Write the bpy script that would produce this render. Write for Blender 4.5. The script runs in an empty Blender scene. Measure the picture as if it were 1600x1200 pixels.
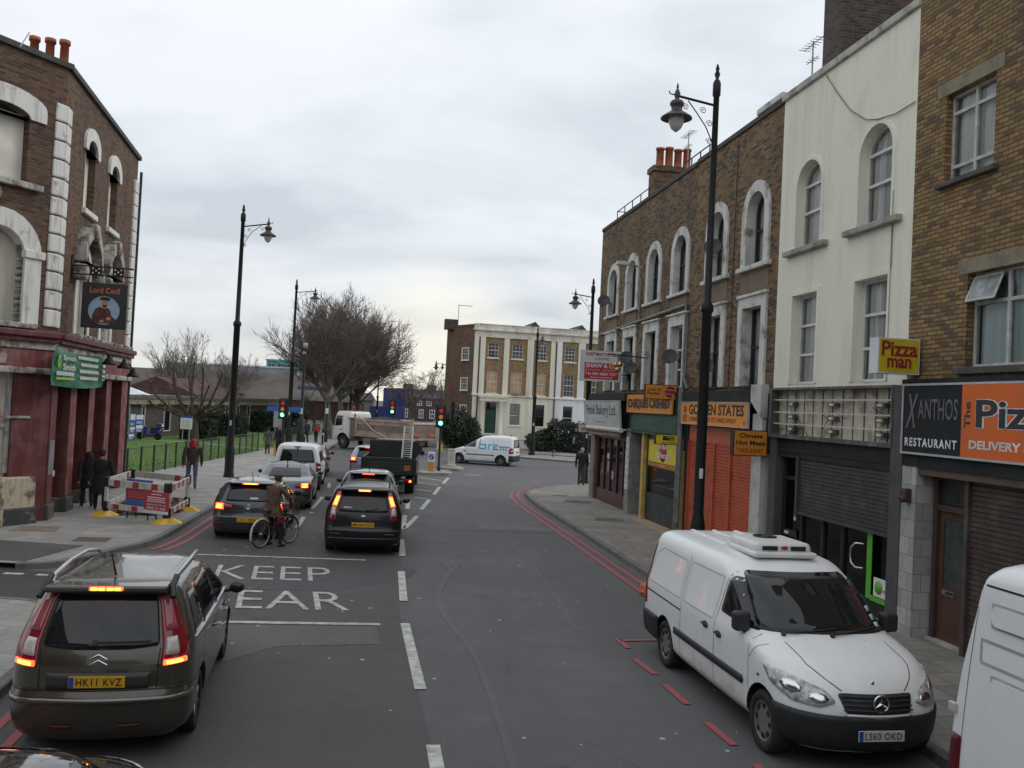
import bpy, bmesh, math, random
from mathutils import Vector, Matrix, geometry, noise
R = math.radians
C = bpy.context.scene.collection
sc = bpy.context.scene
random.seed(7)
# -- camera, world, sun, exposure
CAM_H, PITCH, ROLL, FPX = 3.7, .0245, .049, 1400.0
fw = Vector((0, math.cos(PITCH), math.sin(PITCH)))
r0 = Vector((1, 0, 0)); u0 = r0.cross(fw)
cr = r0*math.cos(ROLL) + u0*math.sin(ROLL); cu = -r0*math.sin(ROLL) + u0*math.cos(ROLL)
cam_d = bpy.data.cameras.new('camera'); cam = bpy.data.objects.new('camera', cam_d); C.objects.link(cam)
cam_d.sensor_fit = 'HORIZONTAL'; cam_d.sensor_width = 36; cam_d.lens = FPX/1600*36
cam_d.clip_start = .1; cam_d.clip_end = 5000
m = Matrix((cr, cu, -fw)).transposed().to_4x4(); m.translation = (0, 0, CAM_H)
cam.matrix_world = m
sc.camera = cam
SUN_EL, SUN_AZ = R(38), R(70)
world = bpy.data.worlds.new('World'); sc.world = world; world.use_nodes = True
def build_world():
 nt = world.node_tree; N = nt.nodes; L = nt.links; N.clear()
 out = N.new('ShaderNodeOutputWorld'); bg = N.new('ShaderNodeBackground')
 sky = N.new('ShaderNodeTexSky'); sky.sky_type = 'NISHITA'; sky.sun_disc = False
 sky.sun_elevation = SUN_EL; sky.sun_rotation = SUN_AZ; sky.air_density = 1.5; sky.dust_density = 3
 tc = N.new('ShaderNodeTexCoord'); sep = N.new('ShaderNodeSeparateXYZ'); L.new(tc.outputs['Generated'], sep.inputs[0])
 def M(op, a, b=None, cl=False):
  n = N.new('ShaderNodeMath'); n.operation = op; n.use_clamp = cl
  for i, v in enumerate((a, b)):
   if v is None: continue
   if isinstance(v, (int, float)): n.inputs[i].default_value = v
   else: L.new(v, n.inputs[i])
  return n.outputs[0]
 z = M('ADD', M('MAXIMUM', sep.outputs['Z'], 0.0), .34)
 comb = N.new('ShaderNodeCombineXYZ')
 L.new(M('DIVIDE', sep.outputs['X'], z), comb.inputs[0]); L.new(M('DIVIDE', sep.outputs['Y'], z), comb.inputs[1])
 def noi(scale, det, rough, off, dist=0.0):
  mp = N.new('ShaderNodeMapping'); mp.inputs['Location'].default_value = off; mp.inputs['Scale'].default_value = (1, 1.5, 1)
  L.new(comb.outputs[0], mp.inputs[0])
  n = N.new('ShaderNodeTexNoise'); n.inputs['Scale'].default_value = scale; n.inputs['Detail'].default_value = det
  n.inputs['Roughness'].default_value = rough; n.inputs['Distortion'].default_value = dist
  L.new(mp.outputs[0], n.inputs['Vector']); return n.outputs['Fac']
 f = M('ADD', M('MULTIPLY', noi(1.25, 5, .5, (3.1, 1.7, 0), .4), .75), M('MULTIPLY', noi(3.6, 5, .55, (7, 2, 0), .3), .25))
 ramp = N.new('ShaderNodeValToRGB'); L.new(f, ramp.inputs[0])
 e = ramp.color_ramp.elements; e[0].position = .40; e[0].color = (.53, .565, .61, 1); e[1].position = .585; e[1].color = (.73, .755, .785, 1)
 m1 = ramp.color_ramp.elements.new(.48); m1.color = (.64, .67, .71, 1)
 hz = N.new('ShaderNodeValToRGB'); L.new(sep.outputs['Z'], hz.inputs[0])
 h = hz.color_ramp.elements; h[0].position = .0; h[0].color = (.92, .87, .76, 1); h[1].position = .5; h[1].color = (1.03, 1.03, 1.02, 1)
 h1 = hz.color_ramp.elements.new(.07); h1.color = (.88, .885, .87, 1); h2 = hz.color_ramp.elements.new(.2); h2.color = (.88, .895, .915, 1)
 mul = N.new('ShaderNodeMix'); mul.data_type = 'RGBA'; mul.blend_type = 'MULTIPLY'; mul.inputs[0].default_value = 1
 L.new(ramp.outputs[0], mul.inputs[6]); L.new(hz.outputs[0], mul.inputs[7])
 d = N.new('ShaderNodeVectorMath'); d.operation = 'DOT_PRODUCT'; d.inputs[1].default_value = Vector((-.085, 1, .045)).normalized()
 L.new(tc.outputs['Generated'], d.inputs[0])
 br = N.new('ShaderNodeMapRange'); br.interpolation_type = 'SMOOTHSTEP'
 br.inputs[1].default_value = .992; br.inputs[2].default_value = .9995; L.new(d.outputs['Value'], br.inputs[0])
 mx2 = N.new('ShaderNodeMix'); mx2.data_type = 'RGBA'; mx2.blend_type = 'MIX'
 L.new(M('MULTIPLY', br.outputs[0], .4), mx2.inputs[0]); L.new(mul.outputs[2], mx2.inputs[6]); mx2.inputs[7].default_value = (.93, .86, .68, 1)
 sm = N.new('ShaderNodeMix'); sm.data_type = 'RGBA'; sm.blend_type = 'MIX'; sm.inputs[0].default_value = .93
 sc_ = N.new('ShaderNodeVectorMath'); sc_.operation = 'SCALE'; sc_.inputs['Scale'].default_value = .1; L.new(sky.outputs[0], sc_.inputs[0])
 L.new(sc_.outputs[0], sm.inputs[6]); L.new(mx2.outputs[2], sm.inputs[7])
 L.new(sm.outputs[2], bg.inputs[0]); bg.inputs[1].default_value = 1.0
 L.new(bg.outputs[0], out.inputs[0])
build_world()
sun_d = bpy.data.lights.new('sun', 'SUN'); sun_d.energy = .55; sun_d.angle = R(25); sun_d.color = (1, .96, .9)
sun = bpy.data.objects.new('sun', sun_d); C.objects.link(sun)
sun.rotation_euler = (Vector((math.sin(SUN_AZ)*math.cos(SUN_EL), math.cos(SUN_AZ)*math.cos(SUN_EL), math.sin(SUN_EL)))).to_track_quat('Z', 'Y').to_euler()
sc.view_settings.view_transform = 'Standard'; sc.view_settings.look = 'None'; sc.view_settings.gamma = 1
sc.view_settings.exposure = 0.45
sc.render.engine = 'CYCLES'; sc.cycles.max_bounces = 6; sc.cycles.transparent_max_bounces = 12
sc.cycles.use_denoising = True
# -- object helpers
def meta(o, label=None, cat=None, group=None, kind=None):
 if label: o['label'] = label
 if cat: o['category'] = cat
 if group: o['group'] = group
 if kind: o['kind'] = kind
 return o
def empty(name, loc=(0, 0, 0), rz=0, label=None, cat=None, group=None):
 o = bpy.data.objects.new(name, None); C.objects.link(o); o.location = loc; o.rotation_euler = (0, 0, rz)
 o.empty_display_size = .2
 return meta(o, label, cat, group)
def copy_tree(o, parent=None):
 c = o.copy(); C.objects.link(c)
 if parent is not None: c.parent = parent
 for ch in list(o.children): copy_tree(ch, c)
 return c
FONT_CACHE = {}
def text_geo(s, bold=0.0, shear=0.0, space=1.0):
 key = (s, bold, shear, space)
 if key in FONT_CACHE: return FONT_CACHE[key]
 cu_ = bpy.data.curves.new('t', 'FONT'); cu_.body = s; cu_.size = 1; cu_.offset = bold; cu_.shear = shear
 cu_.space_character = space; cu_.resolution_u = 3; cu_.fill_mode = 'FRONT'
 o = bpy.data.objects.new('t', cu_); C.objects.link(o)
 dg = bpy.context.evaluated_depsgraph_get(); me = o.evaluated_get(dg).to_mesh()
 vs = [v.co.copy() for v in me.vertices]; fs = [tuple(p.vertices) for p in me.polygons]
 o.evaluated_get(dg).to_mesh_clear(); bpy.data.objects.remove(o); bpy.data.curves.remove(cu_)
 x0 = min(v.x for v in vs); x1 = max(v.x for v in vs); y0 = min(v.y for v in vs); y1 = max(v.y for v in vs)
 vs = [((v.x-x0)/(x1-x0), (v.y-y0)/(y1-y0)) for v in vs]
 FONT_CACHE[key] = (vs, fs); return vs, fs
class MB:
 def __init__(s): s.v = []; s.f = []; s.m = []; s.sm = []
 def add(s, vs, fs, mi=0, smooth=False):
  b = len(s.v); s.v += [tuple(v) for v in vs]
  for f in fs: s.f.append(tuple(b+i for i in f)); s.m.append(mi); s.sm.append(smooth)
  return s
 def box(s, x0, x1, y0, y1, z0, z1, mi=0):
  vs = [(x0,y0,z0),(x1,y0,z0),(x1,y1,z0),(x0,y1,z0),(x0,y0,z1),(x1,y0,z1),(x1,y1,z1),(x0,y1,z1)]
  return s.add(vs, [(0,3,2,1),(4,5,6,7),(0,1,5,4),(1,2,6,5),(2,3,7,6),(3,0,4,7)], mi)
 def cbox(s, c, size, mi=0, rot=None):
  hx, hy, hz = size[0]/2, size[1]/2, size[2]/2
  vs = [Vector(p) for p in [(-hx,-hy,-hz),(hx,-hy,-hz),(hx,hy,-hz),(-hx,hy,-hz),(-hx,-hy,hz),(hx,-hy,hz),(hx,hy,hz),(-hx,hy,hz)]]
  if rot is not None: vs = [rot @ v for v in vs]
  c = Vector(c)
  return s.add([v+c for v in vs], [(0,3,2,1),(4,5,6,7),(0,1,5,4),(1,2,6,5),(2,3,7,6),(3,0,4,7)], mi)
 def rbox(s, x0, x1, y0, y1, z0, z1, b=.02, mi=0, seg=2):
  bm = bmesh.new(); bmesh.ops.create_cube(bm, size=1)
  for v in bm.verts: v.co = Vector(((x0+x1)/2+v.co.x*(x1-x0), (y0+y1)/2+v.co.y*(y1-y0), (z0+z1)/2+v.co.z*(z1-z0)))
  bmesh.ops.bevel(bm, geom=bm.edges[:], offset=b, segments=seg, affect='EDGES', profile=.5)
  bm.verts.index_update(); s.add([v.co.copy() for v in bm.verts], [[v.index for v in f.verts] for f in bm.faces], mi); bm.free(); return s
 def tube(s, pts, rad, n=8, mi=0, cap=True, smooth=True):
  pts = [Vector(p) for p in pts]; k = len(pts)
  rs = rad if isinstance(rad, (list, tuple)) else [rad]*k
  vs = []; fs = []; up = None
  for i, p in enumerate(pts):
   d = (pts[min(i+1, k-1)]-pts[max(i-1, 0)])
   if d.length < 1e-9: d = Vector((0, 0, 1))
   d.normalize()
   if up is None: up = d.orthogonal().normalized()
   a = up - d*up.dot(d)
   a = a.normalized() if a.length > 1e-6 else d.orthogonal().normalized()
   up = a; b = d.cross(a)
   for j in range(n):
    t = 2*math.pi*j/n; vs.append(p + (a*math.cos(t)+b*math.sin(t))*rs[i])
  for i in range(k-1):
   for j in range(n):
    q = (j+1) % n; fs.append((i*n+j, i*n+q, (i+1)*n+q, (i+1)*n+j))
  s.add(vs, fs, mi, smooth)
  if cap:
   s.add(vs[:n], [tuple(range(n-1, -1, -1))], mi); s.add(vs[-n:], [tuple(range(n))], mi)
  return s
 def lathe(s, prof, c=(0, 0, 0), n=24, mi=0, axis='z', smooth=True, cap=True):
  vs = []; fs = []; k = len(prof); c = Vector(c)
  def P(r, h, t):
   x, y = r*math.cos(t), r*math.sin(t)
   return c + (Vector((x, y, h)) if axis == 'z' else Vector((h, x, y)) if axis == 'x' else Vector((y, h, x)))
  for r, h in prof:
   for j in range(n): vs.append(P(r, h, 2*math.pi*j/n))
  for i in range(k-1):
   for j in range(n):
    q = (j+1) % n; fs.append((i*n+j, i*n+q, (i+1)*n+q, (i+1)*n+j))
  s.add(vs, fs, mi, smooth)
  if cap:
   if prof[0][0] > 1e-5: s.add(vs[:n], [tuple(range(n-1, -1, -1))], mi)
   if prof[-1][0] > 1e-5: s.add(vs[-n:], [tuple(range(n))], mi)
  return s
 def sphere(s, c, r, n=12, mi=0, sc_=(1, 1, 1)):
  k = max(6, n//2); pr = [(r*math.sin(math.pi*i/k), -r*math.cos(math.pi*i/k)) for i in range(k+1)]
  b = len(s.v); s.lathe(pr, (0, 0, 0), n, mi, cap=False)
  for i in range(b, len(s.v)):
   v = s.v[i]; s.v[i] = (c[0]+v[0]*sc_[0], c[1]+v[1]*sc_[1], c[2]+v[2]*sc_[2])
  return s
 def poly(s, outer, y, mi=0, holes=()):
  loops = [[Vector((p[0], p[1], 0)) for p in outer]] + [[Vector((p[0], p[1], 0)) for p in h] for h in holes]
  flat = [p for l in loops for p in l]
  tri = geometry.tessellate_polygon(loops)
  fs = []
  for t in tri:
   a, b, c = (flat[i] for i in t)
   cr_ = (b.x-a.x)*(c.y-a.y)-(b.y-a.y)*(c.x-a.x)
   fs.append(t if cr_ > 0 else (t[0], t[2], t[1]))
  return s.add([(p.x, y, p.y) for p in flat], fs, mi)
 def plate(s, outer, y0, y1, mi=0, holes=()):
  s.poly(outer, y0, mi, holes)
  for l in [outer]+list(holes): s.wallstrip(l, y0, y1, mi)
  return s
 def wallstrip(s, loop, y0, y1, mi=0):
  n = len(loop); vs = [(p[0], y0, p[1]) for p in loop]+[(p[0], y1, p[1]) for p in loop]
  return s.add(vs, [(i, (i+1) % n, n+(i+1) % n, n+i) for i in range(n)], mi)
 def ring(s, a, b, y0, y1, mi=0):
  n = len(a); vs = [(p[0], y0, p[1]) for p in a]+[(p[0], y0, p[1]) for p in b]
  s.add(vs, [(i, (i+1) % n, n+(i+1) % n, n+i) for i in range(n)], mi)
  s.wallstrip(a, y0, y1, mi); s.wallstrip(b, y0, y1, mi); return s
 def text(s, st, x0, x1, z0, z1, y, mi=0, bold=.0, shear=0, space=1.0):
  vs, fs = text_geo(st, bold, shear, space)
  return s.add([(x0+a*(x1-x0), y, z0+b*(z1-z0)) for a, b in vs], fs, mi)
 def xf(s, M, start=0):
  for i in range(start, len(s.v)): s.v[i] = tuple(M @ Vector(s.v[i]))
  return s
 def build(s, name, mats, parent=None, smooth=None, bevel=0):
  me = bpy.data.meshes.new(name); me.from_pydata(s.v, [], s.f)
  mats = mats if isinstance(mats, (list, tuple)) else [mats]
  for m_ in mats: me.materials.append(m_)
  me.polygons.foreach_set('material_index', s.m)
  me.polygons.foreach_set('use_smooth', s.sm if smooth is None else [bool(smooth)]*len(s.f))
  if smooth and smooth is not True and smooth > 1:
   me.set_sharp_from_angle(angle=R(smooth))
  me.update()
  o = bpy.data.objects.new(name, me); C.objects.link(o)
  if parent is not None: o.parent = parent
  if bevel:
   bv = o.modifiers.new('b', 'BEVEL'); bv.width = bevel; bv.segments = 2; bv.limit_method = 'ANGLE'; bv.angle_limit = R(40)
  return o
def bx(name, m_, par, *a): return MB().box(*a).build(name, m_, par)
def rbx(name, m_, par, *a): return MB().rbox(*a).build(name, m_, par)
# -- material helpers
def _mat(name):
 m_ = bpy.data.materials.new(name); m_.use_nodes = True
 nt = m_.node_tree; b = nt.nodes['Principled BSDF']; return m_, nt, b
def c4(c): return (c[0], c[1], c[2], 1)
def mul_c(c, k): return tuple(min(1, x*k) for x in c)
def coords(nt, scale=(1, 1, 1)):
 tc = nt.nodes.new('ShaderNodeTexCoord'); mp = nt.nodes.new('ShaderNodeMapping'); mp.inputs['Scale'].default_value = scale
 nt.links.new(tc.outputs['Object'], mp.inputs[0]); return mp.outputs[0]
def mixc(nt, fac, a, b, blend='MIX'):
 n = nt.nodes.new('ShaderNodeMix'); n.data_type = 'RGBA'; n.blend_type = blend
 for i, v in ((0, fac), (6, a), (7, b)):
  if isinstance(v, (int, float)): n.inputs[i].default_value = v
  elif isinstance(v, (tuple, list)): n.inputs[i].default_value = c4(v)
  else: nt.links.new(v, n.inputs[i])
 return n.outputs[2]
def nz(nt, vec, scale, det=4, rough=.55, lo=.35, hi=.65):
 n = nt.nodes.new('ShaderNodeTexNoise'); n.inputs['Scale'].default_value = scale; n.inputs['Detail'].default_value = det; n.inputs['Roughness'].default_value = rough
 nt.links.new(vec, n.inputs['Vector'])
 mr = nt.nodes.new('ShaderNodeMapRange'); mr.inputs[1].default_value = lo; mr.inputs[2].default_value = hi; nt.links.new(n.outputs['Fac'], mr.inputs[0])
 return mr.outputs[0]
def bump(nt, b, h, strength=.3, dist=.01):
 n = nt.nodes.new('ShaderNodeBump'); n.inputs['Strength'].default_value = strength; n.inputs['Distance'].default_value = dist
 nt.links.new(h, n.inputs['Height']); nt.links.new(n.outputs[0], b.inputs['Normal'])
def plain(name, c, rough=.6, var=.18, scale=3.0, metal=0.0, bmp=0.0, coat=0.0, spec=.5):
 m_, nt, b = _mat(name); v = coords(nt)
 f = nz(nt, v, scale, 5)
 nt.links.new(mixc(nt, f, mul_c(c, 1-var), mul_c(c, 1+var)), b.inputs['Base Color'])
 b.inputs['Roughness'].default_value = rough; b.inputs['Metallic'].default_value = metal; b.inputs['Coat Weight'].default_value = coat
 b.inputs['Specular IOR Level'].default_value = spec
 if bmp: bump(nt, b, nz(nt, v, scale*12, 4), bmp, .006)
 return m_
def emit(name, c, s, base=(.02, .02, .02)):
 m_, nt, b = _mat(name); b.inputs['Base Color'].default_value = c4(base); b.inputs['Emission Color'].default_value = c4(c); b.inputs['Emission Strength'].default_value = s
 b.inputs['Roughness'].default_value = .2
 return m_
def worn(name, c, dirt, rough=.6, scale=1.2, amount=(.5, .68), bmp=.25, streak=True):
 """painted or rendered surface with grey patches, run-down streaks and fine grain"""
 m_, nt, b = _mat(name); v = coords(nt); vs = coords(nt, (1, 1, .12))
 f1 = nz(nt, v, scale, 6, .6, *amount); f2 = nz(nt, vs, scale*3, 5, .6, .5, .72); f3 = nz(nt, v, scale*14, 4, .6, .3, .7)
 c1 = mixc(nt, f1, c, dirt)
 if streak: c1 = mixc(nt, mmul(nt, f2, .55), c1, dirt)
 c1 = mixc(nt, mmul(nt, f3, .22), c1, mul_c(c, .7))
 nt.links.new(c1, b.inputs['Base Color']); b.inputs['Roughness'].default_value = rough
 bump(nt, b, f3, bmp, .006); return m_
def mmul(nt, a, k):
 n = nt.nodes.new('ShaderNodeMath'); n.operation = 'MULTIPLY'; nt.links.new(a, n.inputs[0])
 if isinstance(k, (int, float)): n.inputs[1].default_value = k
 else: nt.links.new(k, n.inputs[1])
 return n.outputs[0]
def brick(name, c1, c2, c3, mortar, soot=(.03, .027, .025), soot_amt=.5, bw=.225, rh=.075, msize=.015):
 m_, nt, b = _mat(name); N = nt.nodes; L = nt.links
 tc = N.new('ShaderNodeTexCoord'); sp = N.new('ShaderNodeSeparateXYZ'); L.new(tc.outputs['Object'], sp.inputs[0])
 ad = N.new('ShaderNodeMath'); ad.operation = 'ADD'; L.new(sp.outputs[0], ad.inputs[0]); L.new(sp.outputs[1], ad.inputs[1])
 cb = N.new('ShaderNodeCombineXYZ'); L.new(ad.outputs[0], cb.inputs[0]); L.new(sp.outputs[2], cb.inputs[1])
 nn = N.new('ShaderNodeTexNoise'); nn.inputs['Scale'].default_value = 2.5; L.new(tc.outputs['Object'], nn.inputs['Vector'])
 vm = N.new('ShaderNodeVectorMath'); vm.operation = 'SCALE'; vm.inputs['Scale'].default_value = .03; L.new(nn.outputs['Color'], vm.inputs[0])
 va = N.new('ShaderNodeVectorMath'); va.operation = 'ADD'; L.new(cb.outputs[0], va.inputs[0]); L.new(vm.outputs[0], va.inputs[1])
 t = N.new('ShaderNodeTexBrick'); L.new(va.outputs[0], t.inputs['Vector']); t.inputs['Scale'].default_value = 1
 t.inputs['Brick Width'].default_value = bw; t.inputs['Row Height'].default_value = rh; t.inputs['Mortar Size'].default_value = msize; t.inputs['Mortar Smooth'].default_value = .6
 t.inputs['Bias'].default_value = 0; t.inputs['Color1'].default_value = c4(c1); t.inputs['Color2'].default_value = c4(c2); t.inputs['Mortar'].default_value = c4(mortar)
 v = tc.outputs['Object']
 s3 = N.new('ShaderNodeSeparateXYZ'); L.new(va.outputs[0], s3.inputs[0])
 def mth(op, a, k, k2=None):
  n = N.new('ShaderNodeMath'); n.operation = op; L.new(a, n.inputs[0])
  if isinstance(k, (int, float)): n.inputs[1].default_value = k
  else: L.new(k, n.inputs[1])
  return n.outputs[0]
 row = mth('FLOOR', mth('DIVIDE', s3.outputs[1], rh), 0); par = mth('MODULO', mth('ABSOLUTE', row, 0), 2)
 off = mth('MULTIPLY', mth('SUBTRACT', par, 1.0), -.5*bw)
 col = mth('FLOOR', mth('DIVIDE', mth('ADD', s3.outputs[0], off), bw), 0)
 cb2 = N.new('ShaderNodeCombineXYZ'); L.new(row, cb2.inputs[0]); L.new(col, cb2.inputs[1])
 wn = N.new('ShaderNodeTexWhiteNoise'); wn.noise_dimensions = '2D'; L.new(cb2.outputs[0], wn.inputs['Vector'])
 rp = N.new('ShaderNodeValToRGB'); L.new(wn.outputs['Value'], rp.inputs[0]); ee = rp.color_ramp.elements
 ee[0].position = .06; ee[0].color = c4(c3); ee[1].position = .95; ee[1].color = c4(mul_c(c1, 1.15))
 for pz, cc in ((.3, c2), (.62, c1)): q = ee.new(pz); q.color = c4(cc)
 inv = N.new('ShaderNodeMath'); inv.operation = 'SUBTRACT'; inv.inputs[0].default_value = 1; L.new(t.outputs['Fac'], inv.inputs[1])
 ca = mixc(nt, t.outputs['Fac'], rp.outputs[0], mortar)
 f1 = nz(nt, v, .55, 6, .62, .38, .75); f2 = nz(nt, v, 9, 4, .6, .3, .75)
 ca = mixc(nt, mmul(nt, f1, soot_amt), ca, soot); ca = mixc(nt, mmul(nt, nz(nt, coords(nt, (1, 1, .1)), 1.6, 5, .6, .48, .72), soot_amt*.8), ca, soot); ca = mixc(nt, mmul(nt, f2, .35), ca, mul_c(c2, .45))
 L.new(ca, b.inputs['Base Color']); b.inputs['Roughness'].default_value = .9
 bump(nt, b, inv.outputs[0], .6, .012); return m_
def glassy(name, c=(.012, .014, .016), rough=.03):
 m_, nt, b = _mat(name); b.inputs['Base Color'].default_value = c4(c); b.inputs['Roughness'].default_value = rough; b.inputs['IOR'].default_value = 1.5
 b.inputs['Specular IOR Level'].default_value = .6
 return m_
def clear_glass(name, tint=(.75, .8, .8), refl=.5):
 m_ = bpy.data.materials.new(name); m_.use_nodes = True; nt = m_.node_tree; N = nt.nodes; N.clear()
 o = N.new('ShaderNodeOutputMaterial'); mx = N.new('ShaderNodeMixShader'); tr = N.new('ShaderNodeBsdfTransparent'); gl = N.new('ShaderNodeBsdfGlossy')
 fr = N.new('ShaderNodeFresnel'); fr.inputs[0].default_value = 1.5
 tr.inputs[0].default_value = c4(tint); gl.inputs['Roughness'].default_value = .02
 nt.links.new(fr.outputs[0], mx.inputs[0]); nt.links.new(tr.outputs[0], mx.inputs[1]); nt.links.new(gl.outputs[0], mx.inputs[2]); nt.links.new(mx.outputs[0], o.inputs[0]); return m_
def paint(name, c, rough=.25, coat=.7, metal=0.0, dirt=.25, dirtc=(.09, .08, .065)):
 """car paint with road dirt thickening towards the sills"""
 m_, nt, b = _mat(name); v = coords(nt); N = nt.nodes; L = nt.links
 sp = N.new('ShaderNodeSeparateXYZ'); L.new(v, sp.inputs[0])
 mr = N.new('ShaderNodeMapRange'); mr.inputs[1].default_value = .95; mr.inputs[2].default_value = .2; L.new(sp.outputs[2], mr.inputs[0])
 n1 = nz(nt, v, 4, 6, .65, .35, .7); n2 = nz(nt, v, 18, 3, .6, .4, .7)
 f = mmul(nt, mmul(nt, mr.outputs[0], n1), dirt*1.8)
 ca = mixc(nt, f, c, dirtc); ca = mixc(nt, mmul(nt, n2, dirt*.18), ca, dirtc)
 L.new(ca, b.inputs['Base Color']); b.inputs['Metallic'].default_value = metal; b.inputs['Coat Weight'].default_value = coat; b.inputs['Coat Roughness'].default_value = .06
 rr = N.new('ShaderNodeMapRange'); rr.inputs[3].default_value = rough; rr.inputs[4].default_value = min(1, rough+.35); L.new(f, rr.inputs[0]); L.new(rr.outputs[0], b.inputs['Roughness'])
 return m_
def curtain_mat(name, c1, c2):
 m_, nt, b = _mat(name); v = coords(nt, (1, 1, .05)); w = nz(nt, v, 9, 3, .6, .3, .7)
 nt.links.new(mixc(nt, w, c1, c2), b.inputs['Base Color']); b.inputs['Roughness'].default_value = .9; return m_
MT = {}
def mat(k, fn, *a, **kw):
 if k not in MT: MT[k] = fn(k, *a, **kw)
 return MT[k]
blk = plain('black_metal', (.011, .011, .012), .55, .2, spec=.35)
blkp = plain('black_plastic', (.02, .02, .022), .55, .2)
rub = plain('rubber', (.018, .018, .018), .85, .25)
whitep = plain('white_paint', (.72, .72, .70), .5, .08)
greyp = plain('grey_metal', (.32, .33, .34), .45, .15, metal=.3)
alum = plain('aluminium', (.55, .56, .57), .3, .1, metal=.9)
chrome = plain('chrome', (.75, .75, .76), .12, .04, metal=1)
darkgl = glassy('dark_glass')
yelp = plain('yellow_paint', (.72, .42, .03), .5, .1)
# -- ground, road, pavements, markings
def asphalt(name, base, scale=1.0, gum=True, warm=(1, 1, 1)):
 m_, nt, b = _mat(name); v = coords(nt); N = nt.nodes; L = nt.links
 vs = coords(nt, (1, .1, 1))
 big = nz(nt, v, .22*scale, 5, .6, .35, .65); mid = nz(nt, v, 1.7*scale, 6, .65, .35, .68); fine = nz(nt, v, 26, 4, .8, .36, .66); tr = nz(nt, vs, 1.1, 5, .6, .42, .66)
 c = mixc(nt, big, mul_c(base, .76), mul_c(base, 1.18)); c = mixc(nt, mmul(nt, mid, .55), c, mul_c(base, .68)); c = mixc(nt, mmul(nt, tr, .5), c, mul_c(base, .62))
 c = mixc(nt, mmul(nt, fine, .38), c, mul_c(base, 1.75))
 cr = N.new('ShaderNodeTexVoronoi'); cr.feature = 'DISTANCE_TO_EDGE'; cr.inputs['Scale'].default_value = .42
 wv = N.new('ShaderNodeTexNoise'); wv.inputs['Scale'].default_value = 1.6; wv.inputs['Detail'].default_value = 5; L.new(v, wv.inputs['Vector'])
 ad = N.new('ShaderNodeVectorMath'); ad.operation = 'ADD'; L.new(v, ad.inputs[0]); L.new(wv.outputs['Color'], ad.inputs[1]); L.new(ad.outputs[0], cr.inputs['Vector'])
 cl_ = N.new('ShaderNodeMapRange'); cl_.inputs[1].default_value = .007; cl_.inputs[2].default_value = .002; L.new(cr.outputs['Distance'], cl_.inputs[0])
 c = mixc(nt, mmul(nt, mmul(nt, cl_.outputs[0], nz(nt, v, .3, 3, .5, .5, .6)), .6), c, mul_c(base, .35))
 oil = nz(nt, v, .9, 3, .5, .62, .75); c = mixc(nt, mmul(nt, oil, .45), c, mul_c(base, .5))
 if gum:
  vo = N.new('ShaderNodeTexVoronoi'); vo.inputs['Scale'].default_value = 2.6; vo.inputs['Randomness'].default_value = 1; L.new(v, vo.inputs['Vector'])
  cl = N.new('ShaderNodeSeparateColor'); L.new(vo.outputs['Color'], cl.inputs[0])
  th = N.new('ShaderNodeMath'); th.operation = 'MULTIPLY'; th.inputs[1].default_value = .10; L.new(cl.outputs[0], th.inputs[0])
  lt = N.new('ShaderNodeMath'); lt.operation = 'LESS_THAN'; L.new(vo.outputs['Distance'], lt.inputs[0]); L.new(th.outputs[0], lt.inputs[1])
  c = mixc(nt, mmul(nt, lt.outputs[0], .75), c, (.45, .45, .44))
 L.new(c, b.inputs['Base Color']); b.inputs['Roughness'].default_value = .82
 bump(nt, b, fine, .25, .004); return m_
def slabs(name, base, ang, bw=.75, rh=.6, mort=.35):
 m_, nt, b = _mat(name); N = nt.nodes; L = nt.links
 tc = N.new('ShaderNodeTexCoord'); mp = N.new('ShaderNodeMapping'); mp.inputs['Rotation'].default_value = (0, 0, ang); L.new(tc.outputs['Object'], mp.inputs[0])
 t = N.new('ShaderNodeTexBrick'); L.new(mp.outputs[0], t.inputs['Vector']); t.inputs['Scale'].default_value = 1
 t.inputs['Brick Width'].default_value = bw; t.inputs['Row Height'].default_value = rh; t.inputs['Mortar Size'].default_value = .012; t.inputs['Mortar Smooth'].default_value = .2
 t.inputs['Color1'].default_value = c4(mul_c(base, .78)); t.inputs['Color2'].default_value = c4(mul_c(base, 1.16)); t.inputs['Mortar'].default_value = c4(mul_c(base, mort))
 v = tc.outputs['Object']
 c = mixc(nt, mmul(nt, nz(nt, v, .7, 6, .62, .4, .68), .5), t.outputs['Color'], mul_c(base, .58))
 c = mixc(nt, mmul(nt, nz(nt, v, 3, 6, .65, .45, .68), .6), c, mul_c(base, .5)); c = mixc(nt, mmul(nt, nz(nt, v, 40, 3, .6, .4, .7), .25), c, mul_c(base, 1.35))
 L.new(c, b.inputs['Base Color']); b.inputs['Roughness'].default_value = .88; bump(nt, b, t.outputs['Fac'], -.35, .008); return m_
def road_paint(name, c, road, wear=(.4, .62)):
 m_, nt, b = _mat(name); v = coords(nt)
 f = nz(nt, v, 6, 6, .68, *wear); f2 = nz(nt, v, 45, 3, .7, .45, .75)
 cc = mixc(nt, mmul(nt, f, .55), c, road); cc = mixc(nt, mmul(nt, f2, .45), cc, road)
 nt.links.new(cc, b.inputs['Base Color']); b.inputs['Roughness'].default_value = .75; return m_
ROADC = (.102, .101, .103)
m_road = asphalt('asphalt', ROADC)
m_road_l = asphalt('asphalt_worn_lane', (.083, .078, .079)); m_patch = asphalt('asphalt_buff_patch', (.118, .109, .098)); m_dark = asphalt('asphalt_new', (.072, .072, .075), gum=False)
m_side = asphalt('asphalt_brown', (.05, .043, .042), gum=False)
m_white = road_paint('road_white', (.64, .64, .59), ROADC); m_red = road_paint('road_red', (.40, .085, .095), ROADC, (.45, .7))
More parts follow.
